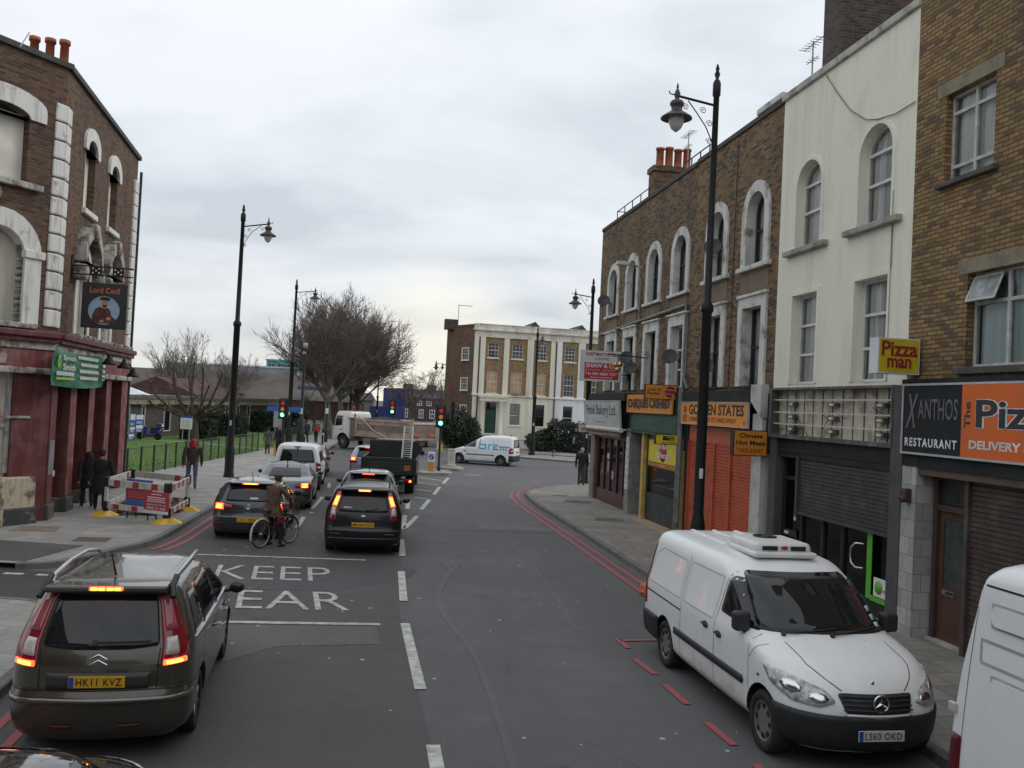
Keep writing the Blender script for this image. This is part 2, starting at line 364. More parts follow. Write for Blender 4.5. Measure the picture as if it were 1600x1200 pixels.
m_whiteworn = road_paint('road_white_worn', (.62, .62, .57), ROADC, (.38, .58))
m_kerb = worn('granite_kerb', (.16, .155, .15), (.07, .068, .065), .85, 2.5, bmp=.3, streak=False)
m_slabR = slabs('paving_right', (.255, .235, .21), R(-9)); m_slabL = slabs('paving_left', (.31, .30, .28), R(8.5), mort=.55)
def sheet(name, pts, z, m_, parent=None, kind=None):
 b = MB(); b.poly(pts, 0); b.v = [(x, y_, z) for x, _, y_ in b.v]
 o = b.build(name, m_, parent)
 if kind: o['kind'] = kind
 return o
m_ground = plain('far_ground', (.09, .088, .08), .95, .2, .05)
sheet('ground', [(-2500, -2500), (2500, -2500), (2500, 2500), (-2500, 2500)], -.03, m_ground, None, 'structure')
road = sheet('road', [(-120, -30), (90, -30), (90, 260), (-120, 260)], 0, m_road, None, 'structure')
def offset_line(pts, d):
 """offset an open polyline to its left by d"""
 out = []
 for i, p in enumerate(pts):
  a = Vector(pts[max(0, i-1)]); c = Vector(pts[min(len(pts)-1, i+1)]); t = (c-a).normalized()
  out.append((p[0]-t.y*d, p[1]+t.x*d))
 return out
def smooth_line(pts, n=6):
 P = [Vector(p) for p in pts]; out = []
 for i in range(len(P)-1):
  p0, p1, p2, p3 = P[max(0, i-1)], P[i], P[i+1], P[min(len(P)-1, i+2)]
  for j in range(n):
   t = j/n; out.append(tuple(.5*((2*p1)+(-p0+p2)*t+(2*p0-5*p1+4*p2-p3)*t*t+(-p0+3*p1-3*p2+p3)*t**3)))
 out.append(tuple(P[-1])); return out
def strip_mesh(pts, d0, d1, z, z1=None):
 a = offset_line(pts, d0); b = offset_line(pts, d1); n = len(pts); mb = MB()
 mb.add([(p[0], p[1], z) for p in a]+[(p[0], p[1], z if z1 is None else z1) for p in b], [(i, n+i, n+i+1, i+1) if d1 > d0 else (i, i+1, n+i+1, n+i) for i in range(n-1)])
 return mb
def kerb(line, parent, w=.15, h=.125, side=1):
 """kerb stones along the line; the line is the road edge and the pavement lies to the left (side=1)"""
 a = line; b = offset_line(line, w*side); n = len(a); mb = MB()
 mb.add([(p[0], p[1], -.02) for p in a]+[(p[0], p[1], h-.015) for p in a]+[(p[0]+(q[0]-p[0])*.12, p[1]+(q[1]-p[1])*.12, h) for p, q in zip(a, b)]+[(p[0], p[1], h) for p in b],
           [(k*n+i, k*n+i+1, (k+1)*n+i+1, (k+1)*n+i) for k in range(3) for i in range(n-1)])
 return mb.build('kerb', m_kerb, parent)
def raised(name, line, rest, m_, side=1, h=.12, kind='structure'):
 inner = offset_line(line, .14*side); pts = list(inner)+list(rest)
 o = sheet(name, pts, h, m_, None, kind); kerb(line, o, side=side); return o
KR = smooth_line([(8.0, -8), (5.69, 5), (4.53, 12), (3.27, 20), (2.67, 23.84), (1.87, 28.96), (1.17, 33.21), (.86, 36), (.82, 37.9), (1.15, 39.4), (2.0, 41.4), (4.05, 44.2), (8, 47.6), (16, 52)], 6)
pav_r = raised('pavement', KR, [(40, 60), (40, -8)], m_slabR, side=-1)
KL = smooth_line([(-9.6, 17.75), (-8.9, 18.3), (-8.55, 20), (-8.34, 21.84), (-9.0, 27.2), (-9.9, 36), (-10.75, 46.5), (-12.2, 60), (-13.7, 72.3), (-16.2, 90), (-22, 130)], 6)
pav_l = raised('pavement', KL, [(-60, 130), (-60, 17.8), (-9.6, 17.8)], m_slabL, side=1)
KN = smooth_line([(-1.2, -12), (-3.3, -2), (-4.6, 4), (-5.75, 10.4), (-6.35, 13.2), (-6.75, 14.3), (-7.5, 14.85), (-9, 15.0), (-14, 14.7), (-30, 14.0)], 6)
pav_n = raised('pavement', KN, [(-30, -12)], m_slabL, side=1)
sheet('tarmac_patch', [(-11.3, 18.05), (-9.55, 18.0), (-9.35, 20.1), (-11.8, 20.3)], .125, m_dark, pav_l)
sheet('manhole_cover', [(-9.9, 20.6), (-9.15, 20.7), (-9.25, 21.3), (-10.0, 21.2)], .126, plain('rust_cover', (.1, .07, .065), .8, .3, 8), pav_l)
sheet('manhole_cover', [(-11.9, 21.6), (-10.9, 21.8), (-11.1, 22.6), (-12.0, 22.4)], .126, plain('buff_cover', (.2, .16, .13), .85, .25, 5), pav_l)
m_stain = plain('pavement_stain', (.12, .105, .092), .9, .35, 3)
for px, py, w in ((3.4, 29.6, .5), (2.75, 34.8, .55), (2.2, 37.0, .35)):
 sheet('repair_patch', [(px-w, py-w*.8), (px+w*.9, py-w), (px+w, py+w*.7), (px-w*.7, py+w)], .126, m_stain, pav_r)
KF = smooth_line([(30, 50.5), (16, 56.8), (8.5, 59.6), (5, 61.4), (2.0, 63), (-.8, 65.2), (-3.0, 69), (-4.6, 75), (-6.2, 88), (-9, 130)], 6)
pav_f = raised('pavement', KF, [(60, 130), (60, 50)], m_slabL, side=-1)
sheet('worn_lane', [(-.35, 8), (-1.75, 15.6), (-2.9, 25.5), (-4.2, 37), (-5.0, 46), (-7, 60), (-13.2, 60), (-11.3, 46.5), (-9.75, 32), (-8.9, 22), (-7.2, 15.8), (-5.9, 9.5), (-4, 0), (1, 0)], .004, m_road_l, road)
sheet('side_road', [(-40, 14.2), (-14, 14.78), (-9, 15.08), (-7.35, 14.9), (-7.1, 16.2), (-7.9, 17.6), (-9.5, 17.74), (-40, 17.7)], .008, m_side, road)
sheet('repair_patch', [(-4.34, 14.32), (-2.02, 14.68), (-1.80, 13.65), (-3.27, 13.25), (-3.75, 12.4), (-4.4, 12.6)], .008, m_patch, road)
sheet('repair_patch', [(-.75, 26.6), (1.75, 26.9), (1.7, 28.0), (-.8, 27.7)], .006, asphalt('asphalt_pale_patch', (.125, .124, .123), gum=False), road)
sheet('repair_patch', [(-4.6, 20.0), (-3.3, 20.15), (-1.9, 19.9), (-1.95, 18.9), (-3.2, 17.2), (-4.7, 17.0)], .0075, m_dark, road)
m_tar = plain('tar_seam', (.035, .035, .037), .6, .3, 6)
def painted(name, pts, m_, z=.013): return sheet(name, pts, z, m_, road)
def bar(name, a, b, w, m_, z=.013):
 a = Vector(a); b = Vector(b); t = (b-a).normalized(); nrm = Vector((-t.y, t.x))*w/2
 return painted(name, [tuple(a-nrm), tuple(b-nrm), tuple(b+nrm), tuple(a+nrm)], m_, z)
for ln in ([(-1.0, 21), (-1.2, 17), (-.3, 13), (.25, 9)], [(-.2, 26.6), (.8, 20), (1.3, 15)]):
 o = strip_mesh(smooth_line(ln), -.05, .05, .006).build('trench_seam', asphalt('asphalt_seam', (.113, .112, .112), gum=False) if 'asphalt_seam' not in bpy.data.materials else bpy.data.materials['asphalt_seam'], road)
for ln in ([(-1.6, 26.2), (1.5, 26.5)],):
 strip_mesh(smooth_line(ln), -.02, .02, .0125).build('tar_seam', m_tar, road)
for a, b in (((-.98, 11.6), (-1.58, 14.97)), ((-1.80, 16.62), (-2.2, 19.52)), ((-2.4, 21.4), (-2.75, 24.0)), ((-.1, 6.2), (-.66, 9.75))):
 bar('centre_line_dash', a, b, .15, m_white)
bar('box_line', (-6.9, 20.3), (-3.14, 20.62), .12, m_whiteworn); bar('box_line', (-5.9, 14.3), (-1.97, 14.82), .15, m_whiteworn)
def road_word(word, bl, br_, tl, bold):
 vs, fs = text_geo(word, bold); bl, br_, tl = Vector(bl), Vector(br_), Vector(tl); mb = MB()
 mb.add([((bl+(br_-bl)*a+(tl-bl)*c).x, (bl+(br_-bl)*a+(tl-bl)*c).y, .014) for a, c in vs], fs)
 return mb.build('lettering', m_whiteworn, road)
road_word('KEEP', (-5.72, 17.80), (-3.42, 18.08), (-6.05, 19.2), -.008)
road_word('CLEAR', (-5.95, 15.27), (-2.62, 15.66), (-6.32, 16.72), -.006)
for a, b in (((-6.77, 33.1), (-6.36, 29.6)), ((-6.15, 27.46), (-5.81, 25.14)), ((-7.6, 38.5), (-7.25, 36.6))): bar('lane_dash', a, b, .13, m_whiteworn)
painted('road_stud', [(-6.22, 28.4), (-6.08, 28.42), (-6.1, 28.62), (-6.24, 28.6)], m_white)
for a, b in (((-2.94, 25.9), (-3.24, 29.0)), ((-3.36, 30.72), (-3.65, 33.55)), ((-3.82, 36.04), (-4.18, 39.53)), ((-4.28, 41.2), (-4.6, 44.6)), ((-2.90, 26.1), (-2.84, 29.0)), ((-2.89, 30.78), (-2.91, 34.07)), ((-2.90, 35.91), (-2.94, 39.27)), ((-2.92, 40.97), (-2.91, 44.24))):
 bar('hatching_edge_dash', a, b, .15, m_white)
for a, b in (((-3.52, 34.49), (-3.01, 34.2)), ((-3.81, 37.78), (-3.1, 37.13)), ((-4.09, 40.82), (-3.11, 40.12)), ((-4.32, 43.68), (-3.11, 42.54))): bar('hatching_bar', a, b, .17, m_white)
bar('lane_dash', (-2.3, 46.6), (-1.5, 47.3), .15, m_whiteworn); bar('lane_dash', (-2.0, 46.1), (-1.3, 46.7), .15, m_whiteworn)
for y in (17.35, 15.25):
 for i in range(9):
  x = -8.6-.62*i; bar('give_way_dash', (x, y-.02*i), (x-.36, y-.02*i), .16, m_whiteworn)
KRs = [p for p in KR if 17.5 < p[1] < 43]
for d in (.34, .62): strip_mesh(KRs, d-.055, d+.055, .012).build('double_red_line', m_red, road)
KLs = [p for p in KL if 20.5 < p[1] < 62]
for d in (-.30, -.58): strip_mesh(KLs, d-.055, d+.055, .012).build('double_red_line', m_red, road)
KNs = [p for p in KN if 0 < p[1] < 12.5]
for d in (-.30, -.58): strip_mesh(KNs, d-.055, d+.055, .012).build('double_red_line', m_red, road)
for a, b in (((1.92, 14.62), (2.02, 14.1)), ((2.04, 13.5), (2.22, 12.78)), ((2.28, 12.3), (2.44, 11.52)), ((2.54, 10.9), (2.70, 10.18)), ((2.79, 9.66), (2.95, 8.9)), ((1.95, 14.55), (2.75, 14.75))):
 bar('bay_dash', a, b, .1, m_red)
m_isl = worn('island_concrete', (.3, .28, .25), (.14, .13, .12), .9, 2, streak=False)
for pts in ([(-4.62, 46.4), (-4.3, 45.15), (-3.0, 45.7), (-2.85, 46.4), (-3.2, 47.8), (-4.25, 47.6)], [(-3.8, 49.7), (-2.6, 48.9), (-2.4, 49.8), (-2.75, 51.2), (-3.65, 50.8)]):
 mb = MB(); mb.plate([(x, y) for x, y in pts], .13, -.01); mb.v = [(x, z_, y_) for x, y_, z_ in mb.v]
 o = mb.build('traffic_island', m_isl); o['kind'] = 'structure'
m_grass, _nt, _b = _mat('grass_turf'); _v = coords(_nt)
_nt.links.new(mixc(_nt, nz(_nt, _v, 1.2, 6, .65), mixc(_nt, nz(_nt, _v, 9, 4, .6, .3, .7), (.085, .165, .027), (.14, .245, .045)), (.10, .18, .032)), _b.inputs['Base Color']); _b.inputs['Roughness'].default_value = .95
bump(_nt, _b, nz(_nt, _v, 40, 4), .6, .03)
lawn = sheet('lawn', [(-15.3, 35.6), (-15.7, 56), (-16.7, 69), (-19.5, 92), (-60, 92), (-60, 34)], .14, m_grass, None, 'structure')
m_conc = worn('pale_concrete', (.42, .41, .38), (.25, .24, .22), .9, 1.5, streak=False)
path = strip_mesh([(-34, 61.2), (-25.2, 61.6), (-21.8, 61.4), (-15.45, 57.6)], -.22, .22, .15).build('path', m_conc); path['kind'] = 'structure'
def grass_blades():
 rnd = random.Random(3); mb = MB()
 for i in range(6000):
  x = rnd.uniform(-30, -15.5); y = rnd.uniform(36.5, 68)
  if rnd.random() < .3: x = -15.5-abs(rnd.gauss(0, 1.4))
  a = rnd.uniform(0, 6.28); h = rnd.uniform(.03, .08); w = .025; dx, dy = math.cos(a)*w, math.sin(a)*w
  mb.add([(x-dx, y-dy, .14), (x+dx, y+dy, .14), (x+rnd.uniform(-.05, .05), y+rnd.uniform(-.05, .05), .14+h)], [(0, 1, 2)])
 o = mb.build('grass', plain('grass_blade', (.12, .23, .042), .9, .3, 1.5)); o['kind'] = 'stuff'
grass_blades()
# -- buildings: window kit
CG = clear_glass('window_glass', (.93, .95, .95))
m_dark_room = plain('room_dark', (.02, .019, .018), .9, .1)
cur_white = curtain_mat('net_curtain', (.85, .85, .8), (.55, .55, .52)); cur_grey = curtain_mat('grey_curtain', (.62, .62, .58), (.4, .4, .38))
cur_blue = curtain_mat('blue_curtain', (.62, .72, .72), (.36, .45, .46)); board = plain('boarded_panel', (.72, .69, .6), .7, .12, 1.5)
m_stone = worn('white_surround', (.66, .66, .62), (.22, .2, .17), .75, 2.2, (.52, .68)); m_sashw = plain('white_sash', (.66, .66, .64), .4, .1); m_sashd = plain('dark_sash', (.035, .033, .03), .5, .2)
sg_white0 = plain('chalk_white', (.6, .6, .58), .7)
m_cop = worn('dark_coping', (.06, .058, .055), (.1, .1, .095), .85, 2)
def shape(x0, x1, z0, z1, kind='rect', rise=None, n=12):
 if kind == 'rect': return [(x0, z0), (x1, z0), (x1, z1), (x0, z1)]
 r = (x1-x0)/2 if rise is None else rise; cx = (x0+x1)/2; hw = (x1-x0)/2; pts = [(x0, z0), (x1, z0)]
 for i in range(n+1):
  t = math.pi*i/n; pts.append((cx+hw*math.cos(t), z1-r+r*math.sin(t)))
 return pts
def inset(x0, x1, z0, z1, kind, rise, d, db=None):
 db = d if db is None else db
 if kind == 'rect': return shape(x0+d, x1-d, z0+db, z1-d)
 r = (x1-x0)/2 if rise is None else rise
 return shape(x0+d, x1-d, z0+db, z1-d, kind, max(.02, r-d) if rise is None else rise*(x1-x0-2*d)/(x1-x0))
def window(par, x0, x1, z0, z1, kind='rect', rise=None, depth=.18, surround=None, sill=None, frame=None, fw_=.055, rails=(.5,), mulls=(), bars=None,
           curtain=None, cov=(0, 1), smat=None, glass=None, room=True, y=0, pane_name='pane', silln='sill', top_cur=1.0):
 """a window part of building par in its x-z facade plane; frame, glass, curtain, sill and surround are its own pieces"""
 frame = frame or m_sashw; W, Hh = x1-x0, z1-z0; yd = y+depth
 o_ = shape(x0, x1, z0, z1, kind, rise); i_ = inset(x0, x1, z0, z1, kind, rise, fw_)
 mb = MB(); mb.ring(o_, i_, yd-.03, yd+.05)
 for r in rails: mb.box(x0+fw_*.6, x1-fw_*.6, yd-.035, yd+.03, z0+Hh*r-.028, z0+Hh*r+.028)
 for mu in mulls: mb.box(x0+W*mu-.03, x0+W*mu+.03, yd-.036, yd+.025, z0+fw_*.5, z1-fw_*.5 if kind == 'rect' else z1-fw_-.05)
 if bars:
  nx, nzz = bars
  for i in range(1, nx): mb.box(x0+W*i/nx-.012, x0+W*i/nx+.012, yd-.028, yd, z0+fw_*.5, z1-fw_*.5)
  for i in range(1, nzz): mb.box(x0+fw_*.5, x1-fw_*.5, yd-.029, yd+.001, z0+Hh*i/nzz-.012, z0+Hh*i/nzz+.012)
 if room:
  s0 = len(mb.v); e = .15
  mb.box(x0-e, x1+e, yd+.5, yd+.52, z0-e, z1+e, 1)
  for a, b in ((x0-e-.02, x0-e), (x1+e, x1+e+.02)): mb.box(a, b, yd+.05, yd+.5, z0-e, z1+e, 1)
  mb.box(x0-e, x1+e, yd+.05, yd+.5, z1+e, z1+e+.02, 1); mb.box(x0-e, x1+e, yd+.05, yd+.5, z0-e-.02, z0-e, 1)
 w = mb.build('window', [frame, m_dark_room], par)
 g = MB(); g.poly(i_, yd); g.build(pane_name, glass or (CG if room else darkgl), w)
 if curtain:
  cb = MB(); ax, bx = x0-.05+W*cov[0], x0+.05+W*cov[1]; n = max(8, int((bx-ax)/.035)); vs = []; fs = []
  for i in range(n+1):
   px = ax+(bx-ax)*i/n; py = yd+.085+.022*math.sin(i*1.9+x0*3)+.012*math.sin(i*.7)
   vs += [(px, py, z0-.1), (px, py, z0-.1+(Hh+.2)*top_cur)]
  for i in range(n): fs.append((2*i, 2*i+2, 2*i+3, 2*i+1))
  cb.add(vs, fs, 0, True); cb.build('curtain', curtain, w)
 if surround:
  sw, pr = surround
  big = shape(x0-sw, x1+sw, z0-.02, z1+sw, kind, None if rise is None else rise*(W+2*sw)/W)
  small = shape(x0, x1, z0-.02, z1, kind, rise)
  sb = MB(); sb.ring(big, small, y-pr, yd-.02)
  sb.build('surround', smat or m_stone, w)
 if sill:
  ov, sh, pr = sill
  sb = MB(); sb.rbox(x0-ov, x1+ov, y-pr, yd, z0-sh-.02, z0-.02, .015); sb.build(silln, smat or m_stone, w)
 return w
def hole(x0, x1, z0, z1, kind='rect', rise=None): return shape(x0-.004, x1+.004, z0-.024, z1+.004, kind, rise)
def shutter(par, x0, x1, z0, z1, y, m_, name='roller_shutter', pitch=.085, frame=None, dividers=()):
 mb = MB(); n = int((z1-z0)/pitch); prof = []
 for i in range(n+1):
  z = z0+(z1-z0)*i/n; prof += [(y, z), (y+.022, z+pitch*.12), (y+.022, z+pitch*.22), (y+.004, z+pitch*.34)] if i < n else [(y, z)]
 vs = [(x0, p[0], p[1]) for p in prof]+[(x1, p[0], p[1]) for p in prof]; k = len(prof)
 mb.add(vs, [(i, k+i, k+i+1, i+1) for i in range(k-1)])
 mb.box(x0, x1, y-.03, y+.05, z0-.06, z0)
 for d in (x0, x1)+tuple(dividers): mb.box(d-.045, d+.045, y-.05, y+.06, z0-.06, z1)
 return mb.build(name, m_, par)
D_ = Vector((.16096, -.98696)); A0 = Vector((7.0193, 15.2659)); N_ = Vector((-.98696, -.16096))   # along street toward camera, origin, outward normal
RZ = math.atan2(D_.y, D_.x)
def fpt(s, out=0.0, z=0.0):
 p = A0+D_*s+N_*out; return (p.x, p.y, z)
br_A = brick('brick_sooty', (.27, .165, .08), (.165, .10, .055), (.055, .042, .034), (.13, .105, .08), soot_amt=.5)
br_B = brick('brick_stock', (.31, .185, .08), (.19, .115, .055), (.06, .046, .036), (.15, .12, .085), soot_amt=.4)
br_D = brick('brick_yellow', (.36, .222, .085), (.27, .165, .068), (.15, .095, .052), (.10, .078, .055), soot_amt=.35)
br_dk = brick('brick_chimney', (.12, .082, .065), (.075, .055, .048), (.05, .04, .036), (.13, .11, .095))
m_rend = worn('cream_render', (.84, .825, .70), (.58, .55, .44), .8, .7, (.55, .85), .15); m_rendgrey = worn('brown_render', (.20, .155, .11), (.1, .085, .07), .85, 1.4)
m_pot = plain('terracotta', (.42, .13, .065), .8, .25, 4); m_lead = plain('lead', (.2, .21, .23), .6, .2); m_slate = plain('roof_felt', (.06, .06, .065), .9, .25)
def body(par, x0, x1, z0, z1, depth, m_, holes=(), y=0, back=True):
 mb = MB(); mb.poly(shape(x0, x1, z0, z1), y, 0, holes)
 for h in holes: mb.wallstrip(h, y, y+.3)
 if back:
  mb.add([(x0, y, z0), (x0, y+depth, z0), (x0, y+depth, z1), (x0, y, z1)], [(0, 3, 2, 1)])
  mb.add([(x1, y, z0), (x1, y+depth, z0), (x1, y+depth, z1), (x1, y, z1)], [(0, 1, 2, 3)])
  mb.add([(x0, y+depth, z0), (x1, y+depth, z0), (x1, y+depth, z1), (x0, y+depth, z1)], [(0, 3, 2, 1)])
  mb.add([(x0, y, z1), (x1, y, z1), (x1, y+depth, z1), (x0, y+depth, z1)], [(0, 1, 2, 3)])
 return mb.build('wall', m_, par)
def house(name, s0, label):
 return empty(name, fpt(s0), RZ, label, 'building')
def coping(par, x0, x1, z, m_=m_cop, w=.34, h=.14, y=-.05):
 mb = MB(); mb.rbox(x0, x1, y, y+w, z, z+h, .02); return mb.build('coping', m_, par)
def chimney(par, x0, x1, y0, y1, z0, z1, pots, m_=br_dk, ph=.75):
 mb = MB(); mb.box(x0, x1, y0, y1, z0, z1-.2); mb.box(x0-.06, x1+.06, y0-.06, y1+.06, z1-.2, z1)
 c = mb.build('chimney', m_, par)
 for px, py, k in pots:
  p = MB(); p.lathe([(.15, z1), (.14, z1+ph*k*.9), (.17, z1+ph*k*.9), (.17, z1+ph*k), (.12, z1+ph*k), (.11, z1+.1)], (px, py, 0), 14); p.build('chimney_pot', m_pot, c)
 return c
# ---- A: long sooty brick corner house, four bays (s -22 .. -11.4)
hA = house('brick_house', -22.0, 'long sooty brown brick corner house with four arched white-edged top windows in a row')
def lx(s): return s+22.0
SH_TOP = 4.36
archA = [-19.98, -17.5, -15.0, -12.42]
holes = [hole(lx(c)-.55, lx(c)+.55, 7.45, 9.22, 'arch') for c in archA]+[hole(lx(c)-.55, lx(c)+.55, 4.5, 6.42) for c in archA]
body(hA, 0, lx(-11.25), SH_TOP-.02, 11.08, 9, br_A, holes)
for i, c in enumerate(archA):
 window(hA, lx(c)-.55, lx(c)+.55, 7.45, 9.22, 'arch', None, .2, (.26, .05), (.36, .1, .12), m_sashd, curtain=cur_white if i != 0 else cur_grey, cov=(.1, .9) if i % 2 else (.35, 1))
 window(hA, lx(c)-.55, lx(c)+.55, 4.5, 6.42, 'rect', None, .22, (.27, .05), None, m_sashd if i != 3 else m_sashw, rails=(.48,) if i != 3 else (.3, .62), curtain=[cur_grey, cur_grey, None, cur_white][i], cov=(.3, 1))
 mb = MB(); mb.box(lx(c)-.82, lx(c)+.82, -.055, .02, 6.62, 6.74); mb.rbox(lx(c)-.88, lx(c)+.88, -.12, .02, 6.74, 6.80, .012); mb.build('window_head', m_stone, hA)
 mb = MB(); mb.box(lx(c)-.72, lx(c)+.72, -.012, .05, 6.86, 7.30); mb.build('render_panel', m_rendgrey, hA)
coping(hA, -.05, lx(-11.27), 11.08)
rf = MB(); rf.box(.1, lx(-11.3), .35, 8.9, 10.9, 11.0); roofA = rf.build('roof', m_slate, hA)
mb = MB()
for i in range(5): mb.tube([(.6+i*1.05, .4, 11.1), (.6+i*1.05, .4, 11.85)], .022, 6)
mb.tube([(.6, .4, 11.85), (4.8, .4, 11.85)], .022, 6); mb.tube([(.6, .4, 11.5), (4.8, .4, 11.5)], .018, 6)
mb.tube([(.6, .4, 11.85), (.6, 2.2, 11.85)], .02, 6); mb.build('roof_railing', blk, hA)
mb = MB()
for i in range(4): mb.tube([(8.3+i*.75, .4, 11.1), (8.3+i*.75, .4, 11.8)], .022, 6)
mb.tube([(8.3, .4, 11.8), (10.6, .4, 11.8)], .022, 6); mb.build('roof_railing', blk, hA)
mb = MB(); mb.tube([(.5, -.07, 6.78), (lx(-11.6), -.07, 6.98)], .05, 8); mb.tube([(lx(-11.6), -.07, 6.98), (lx(-11.6), -.07, 4.7)], .04, 8); mb.tube([(lx(-16.3), -.06, 8.4), (lx(-16.3), -.06, 6.9)], .035, 8)
mb.build('drainpipe', worn('old_pipe', (.26, .25, .23), (.1, .09, .08), .7, 3), hA)
mb = MB()
vs = []; fs = []
for i in range(7):
 a = math.pi/2*i/6; px, py = -.45*math.sin(a), .45*(1-math.cos(a)); vs += [(px, py, SH_TOP), (px, py, 11.08)]
for i in range(6): fs.append((2*i, 2*i+1, 2*i+3, 2*i+2))
mb.add(vs, fs); mb.add([(-.45, .45, SH_TOP), (-.45, 9, SH_TOP), (-.45, 9, 11.08), (-.45, .45, 11.08)], [(0, 1, 2, 3)]); mb.build('corner_wall', br_A, hA)
mb = MB(); mb.lathe([(.05, .1), (.05, 11.0)], (-.42, .2, 0), 10); mb.build('drainpipe', worn('grey_downpipe', (.33, .33, .31), (.15, .14, .13), .6, 3), hA)
chimney(roofA, lx(-19.3), lx(-18.6), 1.0, 2.65, 10.5, 13.1, [(lx(-18.95), 1.3+i*.36, .9+.06*(i % 2)) for i in range(4)], br_A, .85)
m_maroon = plain('maroon_paint', (.075, .02, .022), .35, .25); m_grnk = plain('dark_green_paint', (.022, .04, .038), .4, .3); m_slate_p = plain('slate_paint', (.04, .048, .05), .5, .2)
m_fas = plain('dark_fascia_board', (.024, .027, .029), .7, .3, spec=.2)
m_pilg = worn('grey_pilaster', (.28, .27, .25), (.12, .11, .1), .8, 2)
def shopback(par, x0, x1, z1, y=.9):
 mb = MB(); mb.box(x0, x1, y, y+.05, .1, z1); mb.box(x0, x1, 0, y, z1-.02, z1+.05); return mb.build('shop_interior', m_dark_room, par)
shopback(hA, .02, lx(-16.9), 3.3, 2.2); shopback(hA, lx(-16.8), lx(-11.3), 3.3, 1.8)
mb = MB(); mb.box(0, lx(-16.9), -.28, .1, 4.08, 4.36); mb.box(0, lx(-16.9), -.02, .12, 3.0, 4.08); mb.build('fascia_board', m_fas, hA)
mb = MB(); mb.box(0, .35, -.05, .5, .1, 3.0); mb.box(-.45, 0, .0, .5, .1, 4.36); mb.build('pilaster', worn('stained_pilaster', (.23, .2, .17), (.1, .09, .08), .85, 2), hA)
mb = MB(); mb.box(lx(-17.05), lx(-16.55), -.1, .4, .1, 3.1); mb.build('pilaster', m_pilg, hA)
mb = MB()
for a in (.55, 1.5, 2.35, 3.3, 4.15, 4.85): mb.box(a-.06, a+.06, .05, .17, .12, 3.0)
mb.box(.4, 4.95, .045, .175, .12, .62); mb.box(.4, 4.95, .045, .175, 2.62, 3.0); mb.box(.36, .6, 0.02, .2, .1, 3.0)
bw_ = mb.build('shop_window', m_maroon, hA)
bx('pane', CG, bw_, .5, 4.9, .1, .115, .6, 2.65)
mb = MB(); mb.box(.6, 4.8, .5, 1.2, .4, .95); mb.box(.6, 4.8, 1.25, 1.3, .3, 2.6); mb.build('display_counter', plain('counter_brown', (.1, .055, .04), .6, .3, 4), bw_)
for a, z, w, h, c in ((1.9, 1.85, .38, .2, (.6, .6, .58)), (2.0, 1.35, .2, .38, (.45, .3, .32)), (2.9, 2.4, .2, .22, (.5, .45, .42)), (2.6, 1.1, .25, .3, (.5, .3, .28)), (4.55, 1.62, .3, .2, (.62, .62, .6))):
 mb = MB(); mb.box(a, a+w, .085, .095, z, z+h); mb.build('notice', plain('notice_%d' % int(a*100+z*10), c, .6, .1), bw_)
mb = MB(); mb.tube([(.1, -.32, 3.0), (5.05, -.32, 3.02)], .085, 12); mb.tube([(.15, -.14, 3.05), (.15, -.32, 3.0)], .03); mb.tube([(5.0, -.14, 3.05), (5.0, -.32, 3.0)], .03)
aw = mb.build('awning', plain('awning_cream', (.6, .58, .52), .7, .12), hA)
mb = MB(); mb.box(.15, 5.0, -.335, -.32, 2.72, 2.95); mb.text('Bakery', 3.5, 4.6, 2.75, 2.89, -.34, 1, .01); [mb.box(.5+.17*q, .5+.17*q+.12, -.338, -.334, 2.78, 2.82, 1) for q in range(16)]; mb.build('valance', [m_maroon, plain('faded_cream', (.4, .36, .3), .7, .1)], aw)
mb = MB()
for i in range(8): mb.rbox(lx(-16.98), lx(-16.62), -.125, -.1, .95+.235*i, 1.165+.235*i, .01)
mb.build('bell_panel', plain('paper_white', (.55, .56, .55), .6, .12), hA)
mb = MB(); mb.box(lx(-16.85), lx(-11.32), -.06, .12, 3.05, 3.72); mb.box(lx(-16.85), lx(-11.32), -.14, .1, 3.0, 3.05); mb.build('fascia_board', plain('bottle_green', (.025, .075, .055), .55, .25), hA)
mb = MB(); mb.box(lx(-16.9), lx(-11.3), -.1, .12, 3.72, 4.36); mb.build('fascia_board', m_fas, hA)
mb = MB(); m_yp = worn('yellow_post', (.62, .40, .09), (.3, .22, .1), .6, 3); bx('door_post', m_yp, hA, lx(-15.45), lx(-15.22), -.03, .1, .1, 3.0); bx('door_post', m_yp, hA, lx(-11.75), lx(-11.6), -.03, .1, .1, 2.6)
mb = MB(); mb.box(lx(-16.5), lx(-15.5), .35, .42, .1, 3.0); mb.box(lx(-16.45), lx(-15.55), .33, .36, .3, 2.9); mb.build('door', m_grnk, hA)
mb = MB(); mb.box(lx(-15.2), lx(-11.75), .12, .3, .1, 1.05); mb.box(lx(-15.2), lx(-11.75), .12, .2, 2.75, 3.0); mb.box(lx(-15.2), lx(-15.1), .1, .2, 1.05, 2.8); mb.box(lx(-11.85), lx(-11.75), .1, .2, 1.05, 2.8)
pw_ = mb.build('shop_window', m_grnk, hA)
mb = MB(); mb.box(lx(-15.1), lx(-11.85), .15, .165, 1.05, 1.95); mb.build('pane', CG, pw_)
mb = MB(); mb.box(lx(-15.05), lx(-12.2), .1, .13, 2.1, 2.82)
mb.lathe([(.0, -.006), (.34, -.006), (.34, 0)], (0, 0, 0), 24, 1, 'y'); k0 = len(mb.v)
s_ = len(mb.v); mb.v = [v if not (abs(v[0]) < .5 and abs(v[2]) < .5 and abs(v[1]) < .05) else (v[0]+lx(-13.6), v[1]+.1, v[2]+2.47) for v in mb.v]
